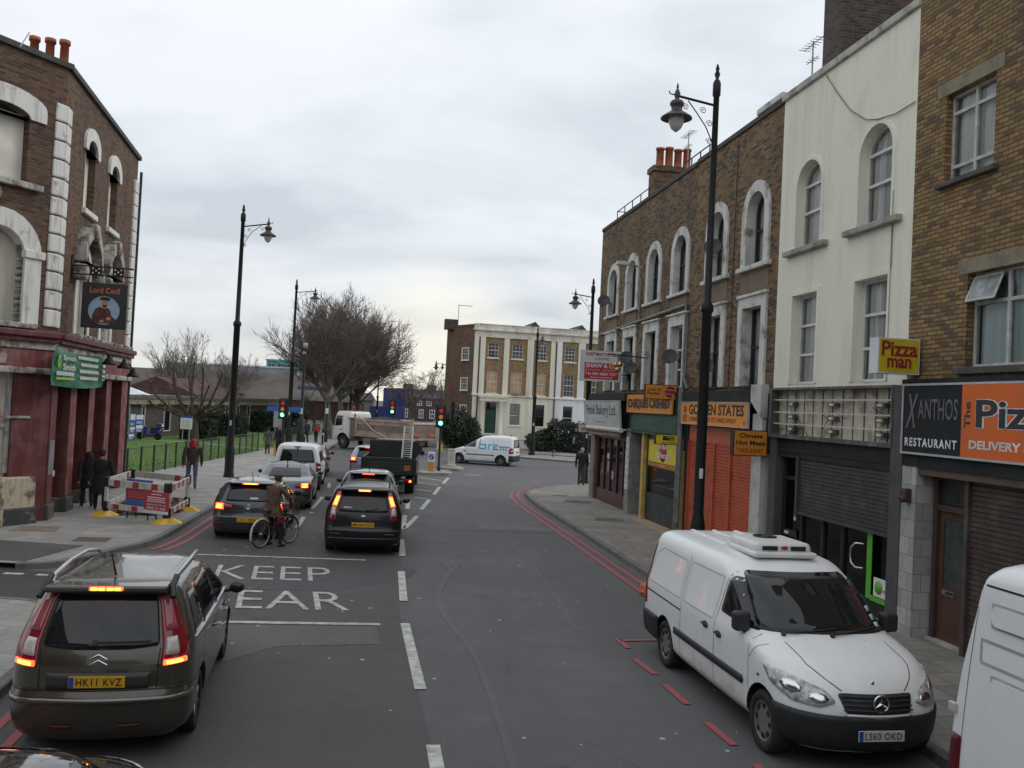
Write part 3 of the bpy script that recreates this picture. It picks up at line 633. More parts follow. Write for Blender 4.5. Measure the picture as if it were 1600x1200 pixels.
mb.text('The Money', lx(-14.1), lx(-13.1), 2.5, 2.72, .09, 2, .02); mb.text('Shop', lx(-14.15), lx(-12.95), 2.2, 2.46, .088, 2, .03)
mb.build('poster', [plain('poster_yellow', (.72, .60, .04), .5, .06), plain('poster_red', (.5, .03, .035), .5, .08), whitep], pw_)
mb = MB(); mb.box(lx(-15.05), lx(-11.9), .1, .13, 1.93, 2.1); mb.text('PAWNBROKERS', lx(-15.0), lx(-11.95), 1.955, 2.075, .09, 1, .02); mb.build('poster', [plain('pawn_red', (.3, .035, .03), .5, .1), plain('pawn_gold', (.7, .42, .05), .5, .1)], pw_)
mb = MB()
rnd = random.Random(5); mb.box(lx(-15.1), lx(-11.8), .5, .53, 1.0, 2.0)
for z in (1.08, 1.38, 1.68):
 mb.box(lx(-15.1), lx(-11.8), .2, .5, z-.03, z)
 for i in range(15): a = lx(-15.0)+rnd.random()*3; mb.box(a, a+rnd.uniform(.06, .2), .2, .35, z, z+rnd.uniform(.06, .22), 1 + i % 3)
mb.build('display_shelves', [plain('shelf_grey', (.6, .6, .56), .6, .1), plain('goods_a', (.6, .55, .48), .5, .3), plain('goods_b', (.3, .14, .16), .5, .3), plain('goods_c', (.3, .36, .44), .5, .3)], pw_)
mb = MB(); mb.box(lx(-15.3), lx(-11.5), -.4, .4, .1, .135); mb.build('threshold', plain('tan_threshold', (.36, .27, .17), .8, .2), hA)
mb = MB()
for i, (s, r, z0, z1) in enumerate(((-11.55, .06, .12, 4.5), (-11.38, .05, .12, 4.9), (-11.45, .04, 2.4, 4.4))): mb.tube([(lx(s), -.14, z0), (lx(s), -.14, z1)], r, 10)
mb.tube([(lx(-11.38), -.14, 4.9), (lx(-11.15), -.2, 4.75), (lx(-11.0), -.14, 4.45)], .05, 8); mb.build('drainpipe', worn('old_pipe_grey', (.2, .21, .2), (.08, .08, .08), .6, 4), hA)
# ---- B: brick house with orange shutters (s -11.25 .. -5.72)
hB = house('brick_house', -11.25, 'brown brick house with two arched top windows above orange roller shutters')
def lb(s): return s+11.25
cs = [-9.5, -7.0]
holes = [hole(lb(c)-.52, lb(c)+.52, 7.52, 9.33, 'arch') for c in cs]+[hole(lb(c)-.55, lb(c)+.55, 4.5, 6.44) for c in cs]
body(hB, 0, 5.53, SH_TOP-.02, 11.12, 9, br_B, holes)
for i, c in enumerate(cs):
 window(hB, lb(c)-.52, lb(c)+.52, 7.52, 9.33, 'arch', None, .24, (.27, .06), (.4, .12, .13), m_sashd, mulls=(.5,), curtain=cur_white, smat=m_stone)
 window(hB, lb(c)-.55, lb(c)+.55, 4.5, 6.44, 'rect', None, .25, (.27, .06), None, m_sashd, curtain=cur_grey, cov=(0, 1))
 mb = MB(); mb.rbox(lb(c)-.86, lb(c)+.86, -.11, .02, 6.71, 6.79, .012); mb.build('window_head', m_stone, hB)
 mb = MB(); mb.box(lb(c)-.8, lb(c)+.8, -.012, .05, 6.84, 7.38); mb.build('render_panel', m_rendgrey, hB)
coping(hB, 0, 5.55, 11.12)
rbx('parapet_block', m_stone, hB, 4.1, 5.5, -.08, .5, 11.26, 11.42, .03)
rf = MB(); rf.box(.1, 5.45, .35, 8.9, 10.9, 11.02); roofB = rf.build('roof', m_slate, hB)
mb = MB(); mb.box(0, lb(-6.55), -.2, .12, 4.06, 4.37); mb.box(0, lb(-5.72), -.02, .12, 3.4, 4.3); mb.build('fascia_board', m_fas, hB)
mb = MB(); mb.plate([(lb(-6.5), 4.1), (lb(-5.93), 3.72), (lb(-5.93), 4.5), (lb(-6.5), 4.5)], -.2, .1); mb.box(lb(-6.5), lb(-5.97), -.12, .1, .1, 3.8); mb.build('pilaster', worn('white_pilaster', (.56, .56, .54), (.3, .29, .27), .7, 2), hB)
m_org = worn('orange_shutter', (.52, .105, .042), (.3, .07, .04), .55, 2.5, bmp=.05)
mb = MB(); mb.box(.1, lb(-6.5), .02, .1, 2.95, 3.42); mb.build('shutter_box', worn('orange_panel', (.56, .12, .045), (.4, .09, .045), .5, 1.5, bmp=.05), hB)
shutter(hB, .15, lb(-6.52), .16, 2.95, .04, m_org, dividers=(lb(-9.15), lb(-8.05)))
bx('pilaster', m_fas, hB, 0, .15, -.02, .2, .1, 3.4)
mb = MB(); rnd = random.Random(6)
for i in range(9): z = .6+.2*i; mb.tube([(lb(-6.62)+rnd.uniform(-.03, .03), -.012, z), (lb(-6.6)+rnd.uniform(-.04, .04), -.012, z+.1), (lb(-6.62)+rnd.uniform(-.03, .03), -.012, z+.17)], .009, 4)
mb.build('paint_marks', sg_white0, hB)
mb = MB(); mb.tube([(.1, -.04, 4.5), (1.4, -.05, 4.44), (3.2, -.04, 4.47), (4.7, -.05, 4.42)], .014, 5); mb.tube([(lb(-8.3), -.03, 11.0), (lb(-8.3), -.03, 4.5)], .012, 5); mb.build('cable', blkp, hB)
# ---- C: cream rendered house (s -5.7 .. -.5)
hC = house('rendered_house', -5.72, 'tall cream rendered house with two arched windows over an empty sign box')
def lc(s): return s+5.72
wl = [(-4.92, -3.80), (-2.32, -1.18)]
holes = [hole(lc(a), lc(b), 7.53, 9.42, 'arch') for a, b in wl]+[hole(lc(a), lc(b), 4.5, 6.47) for a, b in wl]
body(hC, 0, 5.22, 4.38, 11.15, 9, m_rend, holes)
for i, (a, b) in enumerate(wl):
 window(hC, lc(a), lc(b), 7.53, 9.42, 'arch', None, .2, None, (.36, .12, .14), m_sashw, rails=(.42, .74), curtain=cur_white, cov=(0, 1), smat=worn('grey_sill_%d' % i, (.38, .37, .34), (.16, .15, .13), .85, 3))
 window(hC, lc(a), lc(b), 4.5, 6.47, 'rect', None, .22, None, None, m_sashw, rails=(.33, .66), curtain=cur_white, cov=(0, 1))
 for (q0, q1, kd, zz, zt) in ((a, b, 'arch', 7.53, 9.42), (a, b, 'rect', 4.5, 6.47)):
  sb = MB(); sb.ring(shape(lc(q0)-.09, lc(q1)+.09, zz, zt+.09, kd), shape(lc(q0), lc(q1), zz, zt, kd), -.025, .02); sb.build('window_moulding', m_rend, hC)
coping(hC, -.05, 5.25, 11.15, worn('cream_coping', (.5, .49, .44), (.15, .14, .12), .8, 2), .36, .16, -.07)
rf = MB(); rf.add([(0, .4, 11.1), (5.2, .4, 11.1), (5.2, 4, 12.3), (0, 4, 12.3), (5.2, 9, 11.0), (0, 9, 11.0)], [(0, 1, 2, 3), (3, 2, 4, 5)]); roofC = rf.build('roof', m_slate, hC)
chimney(roofC, -.3, .55, 1.05, 4.6, 10.6, 15.6, [(.1, 1.5, 1), (.1, 2.3, 1)], br_dk)
mb = MB(); mb.add([(4.0, .42, 11.3), (4.95, .42, 11.3), (4.95, .42, 11.75), (4.0, .42, 11.6), (4.0, .95, 11.9), (4.95, .95, 12.1), (4.0, .95, 11.3), (4.95, .95, 11.3)], [(0, 1, 2, 3), (3, 2, 5, 4), (0, 3, 4, 6), (1, 7, 5, 2)]); mb.build('dormer', m_lead, roofC)
mb = MB(); mb.tube([(1.95, -.03, 11.1), (2.4, -.03, 10.6), (3.0, -.03, 10.0), (3.6, -.03, 9.62), (4.0, -.04, 9.5), (4.6, -.03, 9.42), (5.2, -.03, 9.45)], .012, 5); mb.tube([(4.62, -.02, 8.0), (4.62, -.02, 4.5)], .012, 5); mb.build('cable', plain('cable_grey', (.2, .2, .19), .7), hC)
m_box_in = worn('lightbox_back', (.62, .57, .46), (.2, .16, .12), .8, 2.5, (.48, .66)); m_boxf = worn('lightbox_frame', (.07, .068, .065), (.2, .19, .18), .6, 4)
mb = MB(); x0, x1, z0, z1 = .16, 4.95, 3.36, 4.36
mb.ring(shape(x0-.07, x1+.1, z0-.08, z1+.05), shape(x0, x1, z0, z1), -.12, .14, 0); mb.box(x0, x1, .1, .12, z0, z1, 1)
for i in range(1, 12): a = x0+(x1-x0)*i/12; mb.box(a-.012, a+.012, .085, .1, z0, z1, 0)
for z in (3.60, 3.86, 4.14): mb.box(x0, x1, -.04, -.015, z-.014, z+.014, 2)
sbx = mb.build('sign_box', [m_boxf, m_box_in, plain('tube_rail', (.5, .5, .47), .5, .15)], hC)
for a in (.8, 2.55, 4.3):
 for z in (3.45, 3.72, 4.0):
  t = MB(); t.box(a, a+.3, -.02, .09, z, z+.09); t.box(a+.07, a+.23, -.03, -.015, z+.02, z+.07, 1); t.build('lamp_ballast', [plain('ballast_dark', (.1, .09, .08), .6, .2), plain('ballast_label', (.55, .55, .5), .6, .1)], sbx)
rnd = random.Random(11); t = MB()
for i in range(16):
 a = rnd.uniform(.3, 4.6); z = rnd.uniform(3.4, 4.2); t.tube([(a, .04, z), (a+rnd.uniform(-.3, .3), .03, z-rnd.uniform(.05, .2)), (a+rnd.uniform(-.5, .5), .04, max(3.36, z-rnd.uniform(.1, .5)))], .007, 4)
t.build('loose_wiring', blkp, sbx)
m_grf = plain('graphite_paint', (.022, .025, .027), .6, .25, spec=.25); m_pill = worn('slate_pillar', (.085, .083, .086), (.05, .05, .05), .8, 2)
bx('pilaster', m_pill, hC, lc(-5.7), lc(-5.35), -.04, .5, .1, 3.3); bx('pilaster', m_pill, hC, lc(-.72), lc(-.38), -.12, .5, .1, 4.4)
mb = MB(); mb.box(lc(-5.35), lc(-.72), .02, .3, 2.86, 3.27); mb.build('shutter_box', m_grf, hC)
shutter(hC, lc(-4.42), lc(-.8), 1.72, 2.9, .05, worn('charcoal_shutter', (.05, .053, .056), (.10, .098, .09), .55, 2.5, bmp=.03), pitch=.075)
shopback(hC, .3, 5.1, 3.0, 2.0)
mb = MB()
for a in (-5.3, -4.42, -3.5, -2.7, -.8): mb.box(lc(a)-.05, lc(a)+.05, .15, .27, .12, 2.9)
mb.box(lc(-5.3), lc(-.8), .155, .265, .12, .42); mb.box(lc(-5.3), lc(-4.45), .155, .265, 2.35, 2.43); fr_ = mb.build('shop_window', m_grf, hC)
mb = MB(); mb.box(lc(-5.25), lc(-.85), .2, .215, .4, 2.85); mb.build('pane', CG, fr_)
mb = MB(); mb.box(lc(-1.76), lc(-1.60), .13, .145, .42, 1.75); mb.box(lc(-1.60), lc(-.82), .125, .145, .40, .50); mb.build('green_stripe', plain('lime_green', (.10, .42, .03), .5, .08), fr_)
mb = MB(); mb.box(lc(-1.45), lc(-.84), .10, .12, .52, .86); mb.lathe([(0, -.004), (.12, -.004), (.12, 0)], (0, 0, 0), 20, 1, 'y', cap=False)
mb.v = [v if not (abs(v[0]) < .2 and abs(v[2]) < .2) else (v[0]+lc(-1.28), v[1]+.098, v[2]+.69) for v in mb.v]
mb.text('mobile', lc(-1.13), lc(-.88), .62, .70, .097, 2, .01); mb.build('notice', [whitep, plain('lime_disc', (.14, .4, .06), .5, .1), plain('ink_dark', (.05, .05, .05), .6)], fr_)
mb = MB(); mb.tube([(lc(-1.9), .14, 1.4), (lc(-2.0), .03, 1.4), (lc(-2.1), .0, 1.3), (lc(-2.12), 0, 1.15), (lc(-2.08), 0, 1.02), (lc(-1.98), .03, .94), (lc(-1.9), .14, .94)], .018, 8); mb.build('door_handle', chrome, fr_)
mb = MB(); mb.box(lc(-5.2), lc(-4.6), .14, .16, 1.1, 1.25); mb.box(lc(-5.12), lc(-4.95), .12, .14, 1.14, 1.2, 1); mb.build('letter_box', [blkp, whitep], fr_)
mb = MB()
for i in range(14): mb.box(lc(-4.52), lc(-4.44), .03, .05, 1.5+.09*i, 1.5+.09*i+(.05 if i % 3 else .08), i % 2)
mb.build('sticker_strip', [plain('sticker_a', (.5, .5, .5), .6, .3, 9), plain('sticker_b', (.4, .08, .06), .6, .3, 9)], fr_)
# ---- D: yellow-brown brick restaurant house (s -.45 .. 6)
hD = house('brick_house', -.5, 'yellow-brown brick house with steel-framed windows above the black and orange restaurant front')
def ld(s): return s+.5
holes = [hole(ld(.32), ld(1.53), 7.80, 9.26), hole(ld(1.03), ld(3.4), 4.68, 6.16)]
body(hD, 0, 7.0, 4.40, 13.2, 9, br_D, holes)
m_steel = plain('old_steel_white', (.5, .5, .47), .5, .2, 6); m_lint = worn('stone_lintel', (.27, .235, .165), (.14, .12, .09), .9, 2.5); m_sillD = worn('dark_sill', (.075, .07, .06), (.13, .12, .1), .9, 3)
window(hD, ld(.32), ld(1.53), 7.80, 9.26, 'rect', None, .16, None, (.12, .09, .1), m_steel, .04, rails=(.17, .79), mulls=(.5,), curtain=cur_white, smat=m_sillD)
window(hD, ld(1.03), ld(3.4), 4.68, 6.16, 'rect', None, .17, None, (.15, .11, .12), m_steel, .04, rails=(.68,), mulls=(.33, .66), curtain=cur_blue, smat=m_sillD)
mb = MB(); mb.box(ld(.1), ld(1.72), -.015, .12, 9.265, 9.5); mb.build('lintel', m_lint, hD)
mb = MB(); mb.box(ld(.8), ld(3.7), -.015, .12, 6.17, 6.40); mb.build('lintel', m_lint, hD)
rot = Matrix.Rotation(R(-22), 3, 'X'); mb = MB(); c0 = Vector((ld(1.4), -.02, 5.93))
for a, b in (((-.32, 0), (.32, 0)), ((-.32, -.42), (.32, -.42)), ((-.32, 0), (-.32, -.42)), ((.32, 0), (.32, -.42))):
 mb.tube([c0+Vector((0, .12, .17))+rot @ Vector((a[0], 0, a[1])), c0+Vector((0, .12, .17))+rot @ Vector((b[0], 0, b[1]))], .018, 6)
cas = mb.build('open_casement', m_steel, hD)
mb = MB(); mb.add([c0+Vector((0, .12, .17))+rot @ Vector((a, 0, b)) for a, b in ((-.31, -.01), (.31, -.01), (.31, -.41), (-.31, -.41))], [(0, 1, 2, 3)]); mb.build('pane', plain('casement_glass', (.26, .28, .28), .12, .3, 5), cas)
bx('fascia_board', m_fas, hD, .02, 7, -.10, .14, 3.0, 4.5)
m_brn = worn('brown_paint', (.075, .045, .036), (.05, .035, .03), .6, 3, bmp=.05)
mb = MB(); mb.box(.42, 7, -.06, .2, 2.88, 3.22); mb.build('lintel_board', worn('brown_board', (.12, .075, .055), (.07, .05, .04), .6, 2, bmp=.05), hD)
m_tile = brick('glazed_tile', (.46, .46, .44), (.40, .40, .38), (.36, .36, .34), (.2, .2, .19), soot_amt=.25, bw=.3, rh=.3, msize=.006)
mb = MB(); mb.box(.1, ld(0.02), -.1, .42, .1, 3.95); mb.build('tiled_pillar', m_tile, hD)
mb = MB(); mb.rbox(.28, .42, -.22, -.1, 2.38, 2.62, .02); mb.tube([(.35, -.12, 2.5), (.35, -.26, 2.42)], .06, 8); mb.build('alarm_box', plain('alarm_maroon', (.06, .03, .03), .5), hD)
mb = MB(); mb.box(ld(.06), ld(.16), .22, .36, .12, 2.9); mb.box(ld(.98), ld(1.08), .22, .36, .12, 2.9); mb.box(ld(.16), ld(.98), .225, .355, 2.30, 2.40); mb.box(ld(.16), ld(.98), .225, .355, 2.82, 2.9); mb.build('door_frame', m_brn, hD)
mb = MB(); mb.plate(shape(ld(.17), ld(.97), .16, 2.29), .28, .33, 0, [shape(ld(.28), ld(.86), 1.05, 2.18)]); mb.box(ld(.26), ld(.88), .272, .28, .3, .85); dr = mb.build('door', worn('door_brown', (.11, .05, .034), (.06, .035, .03), .5, 3, bmp=.05), hD)
mb = MB(); mb.box(ld(.27), ld(.87), .30, .31, 1.04, 2.19); mb.build('door_glass', plain('obscured_glass', (.06, .075, .072), .15, .2, 6), dr)
mb = MB(); mb.box(ld(.17), ld(.97), .29, .30, 2.41, 2.81); mb.build('transom_glass', plain('transom_dark', (.03, .036, .035), .12, .2, 6), dr)
mb = MB(); mb.box(ld(.30), ld(.60), .262, .276, .92, 1.0); mb.box(ld(.40), ld(.58), .256, .264, .94, .985, 1); mb.build('letter_plate', [alum, blkp], dr)
mb = MB(); mb.box(ld(.88), ld(.93), .22, .27, 1.25, 1.6); mb.build('door_handle', alum, dr)
mb = MB(); mb.box(ld(.05), ld(1.05), .15, .4, .12, .16); mb.build('threshold', plain('pale_step', (.4, .39, .36), .8, .2), hD)
shutter(hD, ld(1.12), 7, .18, 2.88, .1, worn('brown_shutter', (.062, .045, .04), (.11, .095, .08), .6, 2.5, bmp=.03), pitch=.08)
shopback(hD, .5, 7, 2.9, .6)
rf = MB(); rf.box(0.1, 6.9, .3, 8.9, 12.9, 13.0); rf.build('roof', m_slate, hD)
# -- signs, dishes and aerials on the terrace
sg_or = worn('sign_orange', (.72, .27, .03), (.45, .2, .06), .5, 1.6, (.5, .8), .03); sg_yel = plain('sign_yellow', (.66, .46, .03), .5, .1, 2); ink = plain('ink_black', (.015, .015, .016), .6); ink_red = plain('ink_red', (.30, .015, .025), .5, .1)
ink_dred = plain('ink_dark_red', (.25, .02, .02), .5, .1); sg_wh = plain('sign_white', (.66, .67, .67), .45, .08, 2); fr_al = plain('sign_frame', (.42, .43, .43), .4, .15)
def wall_sign(name, s0, s1, z0, z1, out, label, face, draw, mats, frame=.02, th=.05, tilt=0, cat='sign'):
 e = empty(name, fpt(s0, out, z0), RZ, label, cat); W, Hh = s1-s0, z1-z0
 mb = MB(); mb.box(0, W, 0, th, 0, Hh, 0)
 if frame: mb.ring(shape(-frame, W+frame, -frame, Hh+frame), shape(0, W, 0, Hh), -.015, th, len(mats)+1)
 p = mb.build('panel', [face]+list(mats)+[fr_al], e)
 if draw:
  t = MB(); draw(t, W, Hh); t.build('lettering', [face]+list(mats), e)
 if tilt: e.rotation_euler = Matrix.Rotation(RZ, 3, 'Z').to_quaternion().to_euler(); e.rotation_euler.rotate_axis('X', tilt)
 return e
def d_bakery(t, W, H): t.text('Petek Bakery Ltd.', .35, W-.45, .30, .80, -.006, 1, .004, 0, .95); [t.box(W*.36+.13*q, W*.36+.13*q+.09, -.006, -.002, .11, .155, 2) for q in range(10)]
wall_sign('shop_sign', -22.25, -17.05, 3.12, 4.06, .34, 'wide silver-white bakery sign with thin black lettering above the cream awning', plain('sign_silver', (.50, .51, .51), .4, .12, 1.5), d_bakery, [plain('ink_grey', (.05, .05, .055), .6), plain('ink_lightgrey', (.3, .3, .3), .6)], .03, tilt=R(5))
def d_chq(t, W, H): t.text('CHEQUES CASHED', .2, W-.2, .12, H-.14, -.03, 1, .03, 0, .95)
e = wall_sign('shop_banner', -16.85, -12.1, 3.68, 4.30, .2, 'orange banner with black capitals on the wall above the dark green shop board', sg_or, d_chq, [ink], 0)
def d_green(t, W, H): t.text('Coomtlys', W*.27, W*.75, H*.34, H*.72, -.006, 1, -.005); [t.box(W*(.38+.03*q), W*(.4+.03*q), -.006, -.002, H*.13, H*.2, 1) for q in range(9)]
e = wall_sign('shop_sign', -16.6, -11.9, 3.08, 3.60, .1, 'dark green shop board with faded green lettering below the orange banner', plain('sign_green', (.018, .07, .048), .5, .2, 1.5), d_green, [plain('faded_green', (.07, .13, .09), .6)], 0)
def d_golden(t, W, H):
 t.text('GOLDEN STATES', W*.13, W*.955, H*.44, H*.92, -.006, 1, .03); t.text('CHINESE FOOD TO TAKE AWAY', W*.13, W*.86, H*.13, H*.34, -.006, 2, .015); t.text('67', W*.95, W*.98, H*.1, H*.22, -.006, 1)
 for i, (a, b, c, d) in enumerate(((.03, .09, .72, .76), (.025, .095, .6, .64), (.05, .07, .5, .85), (.03, .09, .28, .32), (.03, .045, .12, .4), (.075, .09, .12, .4), (.03, .09, .1, .14), (.03, .09, .40, .44))): t.box(W*a, W*b, -.008, -.004, H*c, H*d, 2)
wall_sign('shop_sign', -11.1, -6.55, 3.45, 4.05, .24, 'bright orange Chinese takeaway board with black and red capitals above the orange shutters', worn('sign_bright_orange', (.80, .29, .025), (.5, .22, .06), .5, 1.4, (.55, .85), .03), d_golden, [ink, ink_dred], .02)
def d_xan(t, W, H):
 k = 1.55
 t.box(k, W, -.012, -.002, 0, H, 1)
 t.text('X', .08, .42, H*.36, H*.88, -.008, 2, .01, .25); t.text('ANTHOS', .42, k-.1, H*.50, H*.80, -.008, 2, .008, 0, 1.05); t.text('RESTAURANT', .08, k-.1, H*.09, H*.22, -.008, 3, .03, 0, 1.25)
 t.text('Pizza', k+.33, k+2.3, H*.40, H*.80, -.016, 3, .05); t.text('Pizza', k+.34, k+2.29, H*.41, H*.79, -.020, 4, .022)
 t.text('DELIVERY SERVICE', k+.2, k+2.3, H*.12, H*.24, -.016, 3, .035)
 vs, fs = text_geo('The', .02); t.add([(k+.07+.14*(1-b), -.016, H*.40+H*.36*a) for a, b in vs], fs, 4)
wall_sign('shop_sign', -.30, 6.5, 3.25, 4.38, .17, 'large restaurant and pizza sign, half charcoal and half bright orange', plain('sign_charcoal', (.018, .021, .024), .6, .15, spec=.2), d_xan, [worn('sign_vivid_orange', (.72, .135, .015), (.5, .14, .05), .5, 1.0, (.58, .85), .03), plain('ink_midgrey', (.13, .13, .135), .6), plain('ink_white', (.68, .68, .68), .5), plain('ink_navy', (.02, .024, .03), .5)], .035)
RP = math.atan2(.16096, .98696)
def proj_sign(name, s, x0, x1, z0, z1, th, label, face, side, draw, mats, cat='sign', brk=True):
 e = empty(name, fpt(s, 0, z0), RP, label, cat)
 mb = MB(); mb.box(x0, x1, -th/2, th/2, 0, z1-z0, 1); mb.box(x0+.02, x1-.02, -th/2-.004, -th/2, .02, z1-z0-.02, 0); mb.build('panel', [face, side], e)
 t = MB(); s_ = 0
 draw(t, x0, x1, z1-z0, -th/2-.008); t.build('lettering', mats, e)
 if brk:
  b = MB(); b.tube([(x1-.05, 0, (z1-z0)*.25), (.06, 0, (z1-z0)*.25)], .02, 6); b.tube([(x1-.05, 0, (z1-z0)*.75), (.06, 0, (z1-z0)*.75)], .02, 6); b.box(-.02, .06, -.06, .06, (z1-z0)*.1, (z1-z0)*.9); b.build('bracket', blk, e)
 return e
def d_sale(t, a, b, H, y):
 W = b-a
 t.box(a+.1*W, b-.07*W, y, y+.003, .07*H, .60*H, 1)
 t.text('INVESTMENT FOR SALE', a+.12*W, b-.09*W, .82*H, .93*H, y-.001, 0, .03); t.text('(3 SHOPS)', a+.34*W, b-.32*W, .665*H, .775*H, y-.001, 0, .012)
 t.text('SHAW & Co.', a+.13*W, b-.11*W, .44*H, .575*H, y-.003, 2, .035); t.text('ESTATE AGENTS', a+.13*W, b-.11*W, .345*H, .39*H, y-.003, 2, .005, 0, 1.5); t.text('Tel: 020 8888 7327', a+.12*W, b-.11*W, .20*H, .29*H, y-.003, 2, .02); [t.box(a+(.25+.055*q)*W, a+(.29+.055*q)*W, y-.003, y-.001, .115*H, .14*H, 2) for q in range(10)]
proj_sign('for_sale_board', -17.6, -1.78, -.24, 4.74, 5.86, .05, 'white and red estate agent board standing out from the first floor of the corner house', sg_wh, fr_al, d_sale, [ink_red, plain('agent_red', (.48, .03, .045), .5, .06), sg_wh])
def d_money(t, a, b, H, y):
 t.text("Cash 'til", a+.07, a+.48, H*.55, H*.76, y, 0, .015); t.text('Payday', a+.07, a+.46, H*.25, H*.5, y, 0, .015)
 k = len(t.v); t.lathe([(0, 0), (.175, 0)], (0, 0, 0), 22, 1, 'y', cap=False)
 for i in range(k, len(t.v)): v = t.v[i]; t.v[i] = (v[0]+b-.22, v[1]+y+.002, v[2]+H*.52)
 t.text('Money', b-.42, b-.03, H*.55, H*.74, y-.004, 2, .02); t.text('Shop', b-.37, b-.08, H*.28, H*.48, y-.004, 2, .02)
proj_sign('projecting_sign', -12.2, -1.05, -.04, 4.12, 4.57, .14, 'small amber box sign with a red disc projecting over the orange banner', sg_or, ink, d_money, [ink, ink_red, plain('sign_pink', (.62, .3, .3), .5)])
def d_wu2(t, a, b, H, y):
 t.box(a+.22, b-.28, y, y+.003, H*.42, H*.84, 0); t.text('WESTERN', a+.32, b-.3, H*.65, H*.80, y-.003, 1, .02); t.text('UNION', a+.42, b-.3, H*.46, H*.61, y-.003, 1, .02); t.text('MONEY TRANSFER', a+.22, b-.24, H*.13, H*.28, y, 0, .005)
proj_sign('projecting_sign', -11.6, -.86, .0, 2.78, 3.08, .16, 'low yellow and black box sign projecting beside the pawnbroker window', plain('sign_lemon', (.74, .6, .03), .45, .06), ink, d_wu2, [ink, plain('lemon_ink', (.74, .6, .03), .5)], brk=False)
def d_chin(t, a, b, H, y):
 W = b-a; t.text('Chinese', a+.16*W, b-.14*W, .70*H, .88*H, y, 0, .03); t.text('Hot Meals', a+.08*W, b-.05*W, .42*H, .60*H, y, 0, .028); t.text('TAKE AWAY', a+.1*W, b-.1*W, .13*H, .30*H, y, 1, .012, .2)
proj_sign('projecting_sign', -5.8, -.93, -.1, 2.81, 3.41, .2, 'square amber Chinese hot meals sign jutting out at the orange shutters', plain('sign_amber', (.66, .24, .02), .45, .08), ink, d_chin, [ink, ink_dred])
def d_pm(t, a, b, H, y):
 W = b-a; t.text('Pizza', a+.08*W, b-.06*W, .48*H, .92*H, y, 0, .03); t.text('man', a+.22*W, b-.2*W, .16*H, .44*H, y, 0, .035)
proj_sign('projecting_sign', -.22, -.82, -.04, 4.57, 5.18, .26, 'yellow pizza box sign with dark red letters and a white end', plain('sign_mustard', (.55, .42, .02), .45, .12), plain('sign_end_white', (.62, .66, .68), .4, .08), d_pm, [ink_dred])
proj_sign('projecting_sign', -22.3, -.62, .3, 2.75, 3.1, .08, 'small white sign with red script jutting from the far corner of the bakery', sg_wh, ink_red, lambda t, a, b, H, y: [t.tube([(a+.12+.09*q, y, H*(.3+.3*((q+r_)%2))) for q in range(8)], .012, 4) for r_ in (0, 1)], [ink_red])
e = empty('pawnbroker_sign', fpt(-15.4, 0, 5.0), RP, 'three brass balls on an iron bracket over the orange banner', 'sign')
mb = MB(); mb.tube([(.05, 0, .55), (-1.35, 0, .62)], .02, 6); mb.tube([(-1.0, -.25, .35), (-1.0, .25, .35)], .015, 6); mb.tube([(-1.0, 0, .6), (-1.0, 0, .2)], .015, 6); mb.build('bracket', blk, e)
for x, y, z in ((-1.0, -.25, .27), (-1.0, .25, .27), (-1.0, 0, .10)): mb = MB(); mb.sphere((x, y, z), .095, 14); mb.build('ball', plain('brass', (.5, .33, .1), .25, .1, metal=1), e)
m_dish = plain('dish_grey', (.035, .037, .04), .55, .2)
def dish():
 e = empty('satellite_dish', (0, 0, 0)); mb = MB()
 pr = [(.36*i/6, .10*(i/6)**2) for i in range(7)]; pr2 = [(r, h-.012) for r, h in reversed(pr)]
 mb.lathe(pr+pr2, (0, 0, 0), 22, 0, 'y', cap=False); mb.xf(Matrix.Translation((.05, -.42, 0)) @ Matrix.Rotation(R(62), 4, 'Z') @ Matrix.Rotation(R(180), 4, 'Z') @ Matrix.Rotation(R(22), 4, 'X')); mb.build('reflector', m_dish, e)
 mb = MB(); mb.tube([(0, -.4, 0), (0, -.2, -.1), (0, .0, -.12)], .022, 6); mb.box(-.06, .06, -.02, .02, -.22, -.02); mb.build('bracket', m_dish, e)
 mb = MB(); mb.tube([(.05, -.42, -.33), (.42, -.60, -.24)], .014, 6); mb.cbox((.44, -.61, -.22), (.12, .08, .07)); mb.build('receiver', m_dish, e)
 return e
d0 = dish()
dd = [(-20.3, 8.0, -40, 'dark satellite dish below the first arched window at the far end of the terrace'), (-16.85, 5.6, -50, 'dark satellite dish just beside the estate agent board'), (-16.25, 5.2, -60, 'dark satellite dish tucked behind the three brass balls'), (-12.2, 5.42, -50, 'dark satellite dish above the end of the orange banner'), (-9.35, 5.03, -20, 'dark satellite dish over the takeaway board to the right of the near lamp post'), (-9.1, 8.25, -48, 'dark satellite dish half hidden by the near lamp post at an arched window')]
for i, (s, z, a, lab) in enumerate(dd):
 o = d0 if i == 0 else copy_tree(d0)
 o.location = fpt(s, .02, z); o.rotation_euler = (0, 0, RZ+R(a+45)*.3); meta(o, lab, 'satellite dish', 'satellite dishes on the terrace'); o.scale = (.68,)*3
def aerial(name, s, dy, z0, z1, label):
 e = empty(name, fpt(s, -dy, z0), RZ, label, 'aerial'); h = z1-z0
 mb = MB(); mb.tube([(0, 0, 0), (0, 0, h)], .02, 6); mb.build('mast', greyp, e)
 mb = MB(); mb.tube([(-.5, 0, h-.08), (.5, 0, h-.08)], .012, 5)
 for i in range(7): mb.tube([(-.45+.15*i, -.16, h-.08), (-.45+.15*i, .16, h-.08)], .009, 4)
 for i in range(3): mb.tube([(.15*i-.15, -.11, h-.5), (.15*i-.15, .11, h-.5)], .009, 4)
 mb.tube([(-.3, 0, h-.5), (.3, 0, h-.5)], .011, 5); mb.build('antenna', greyp, e); return e
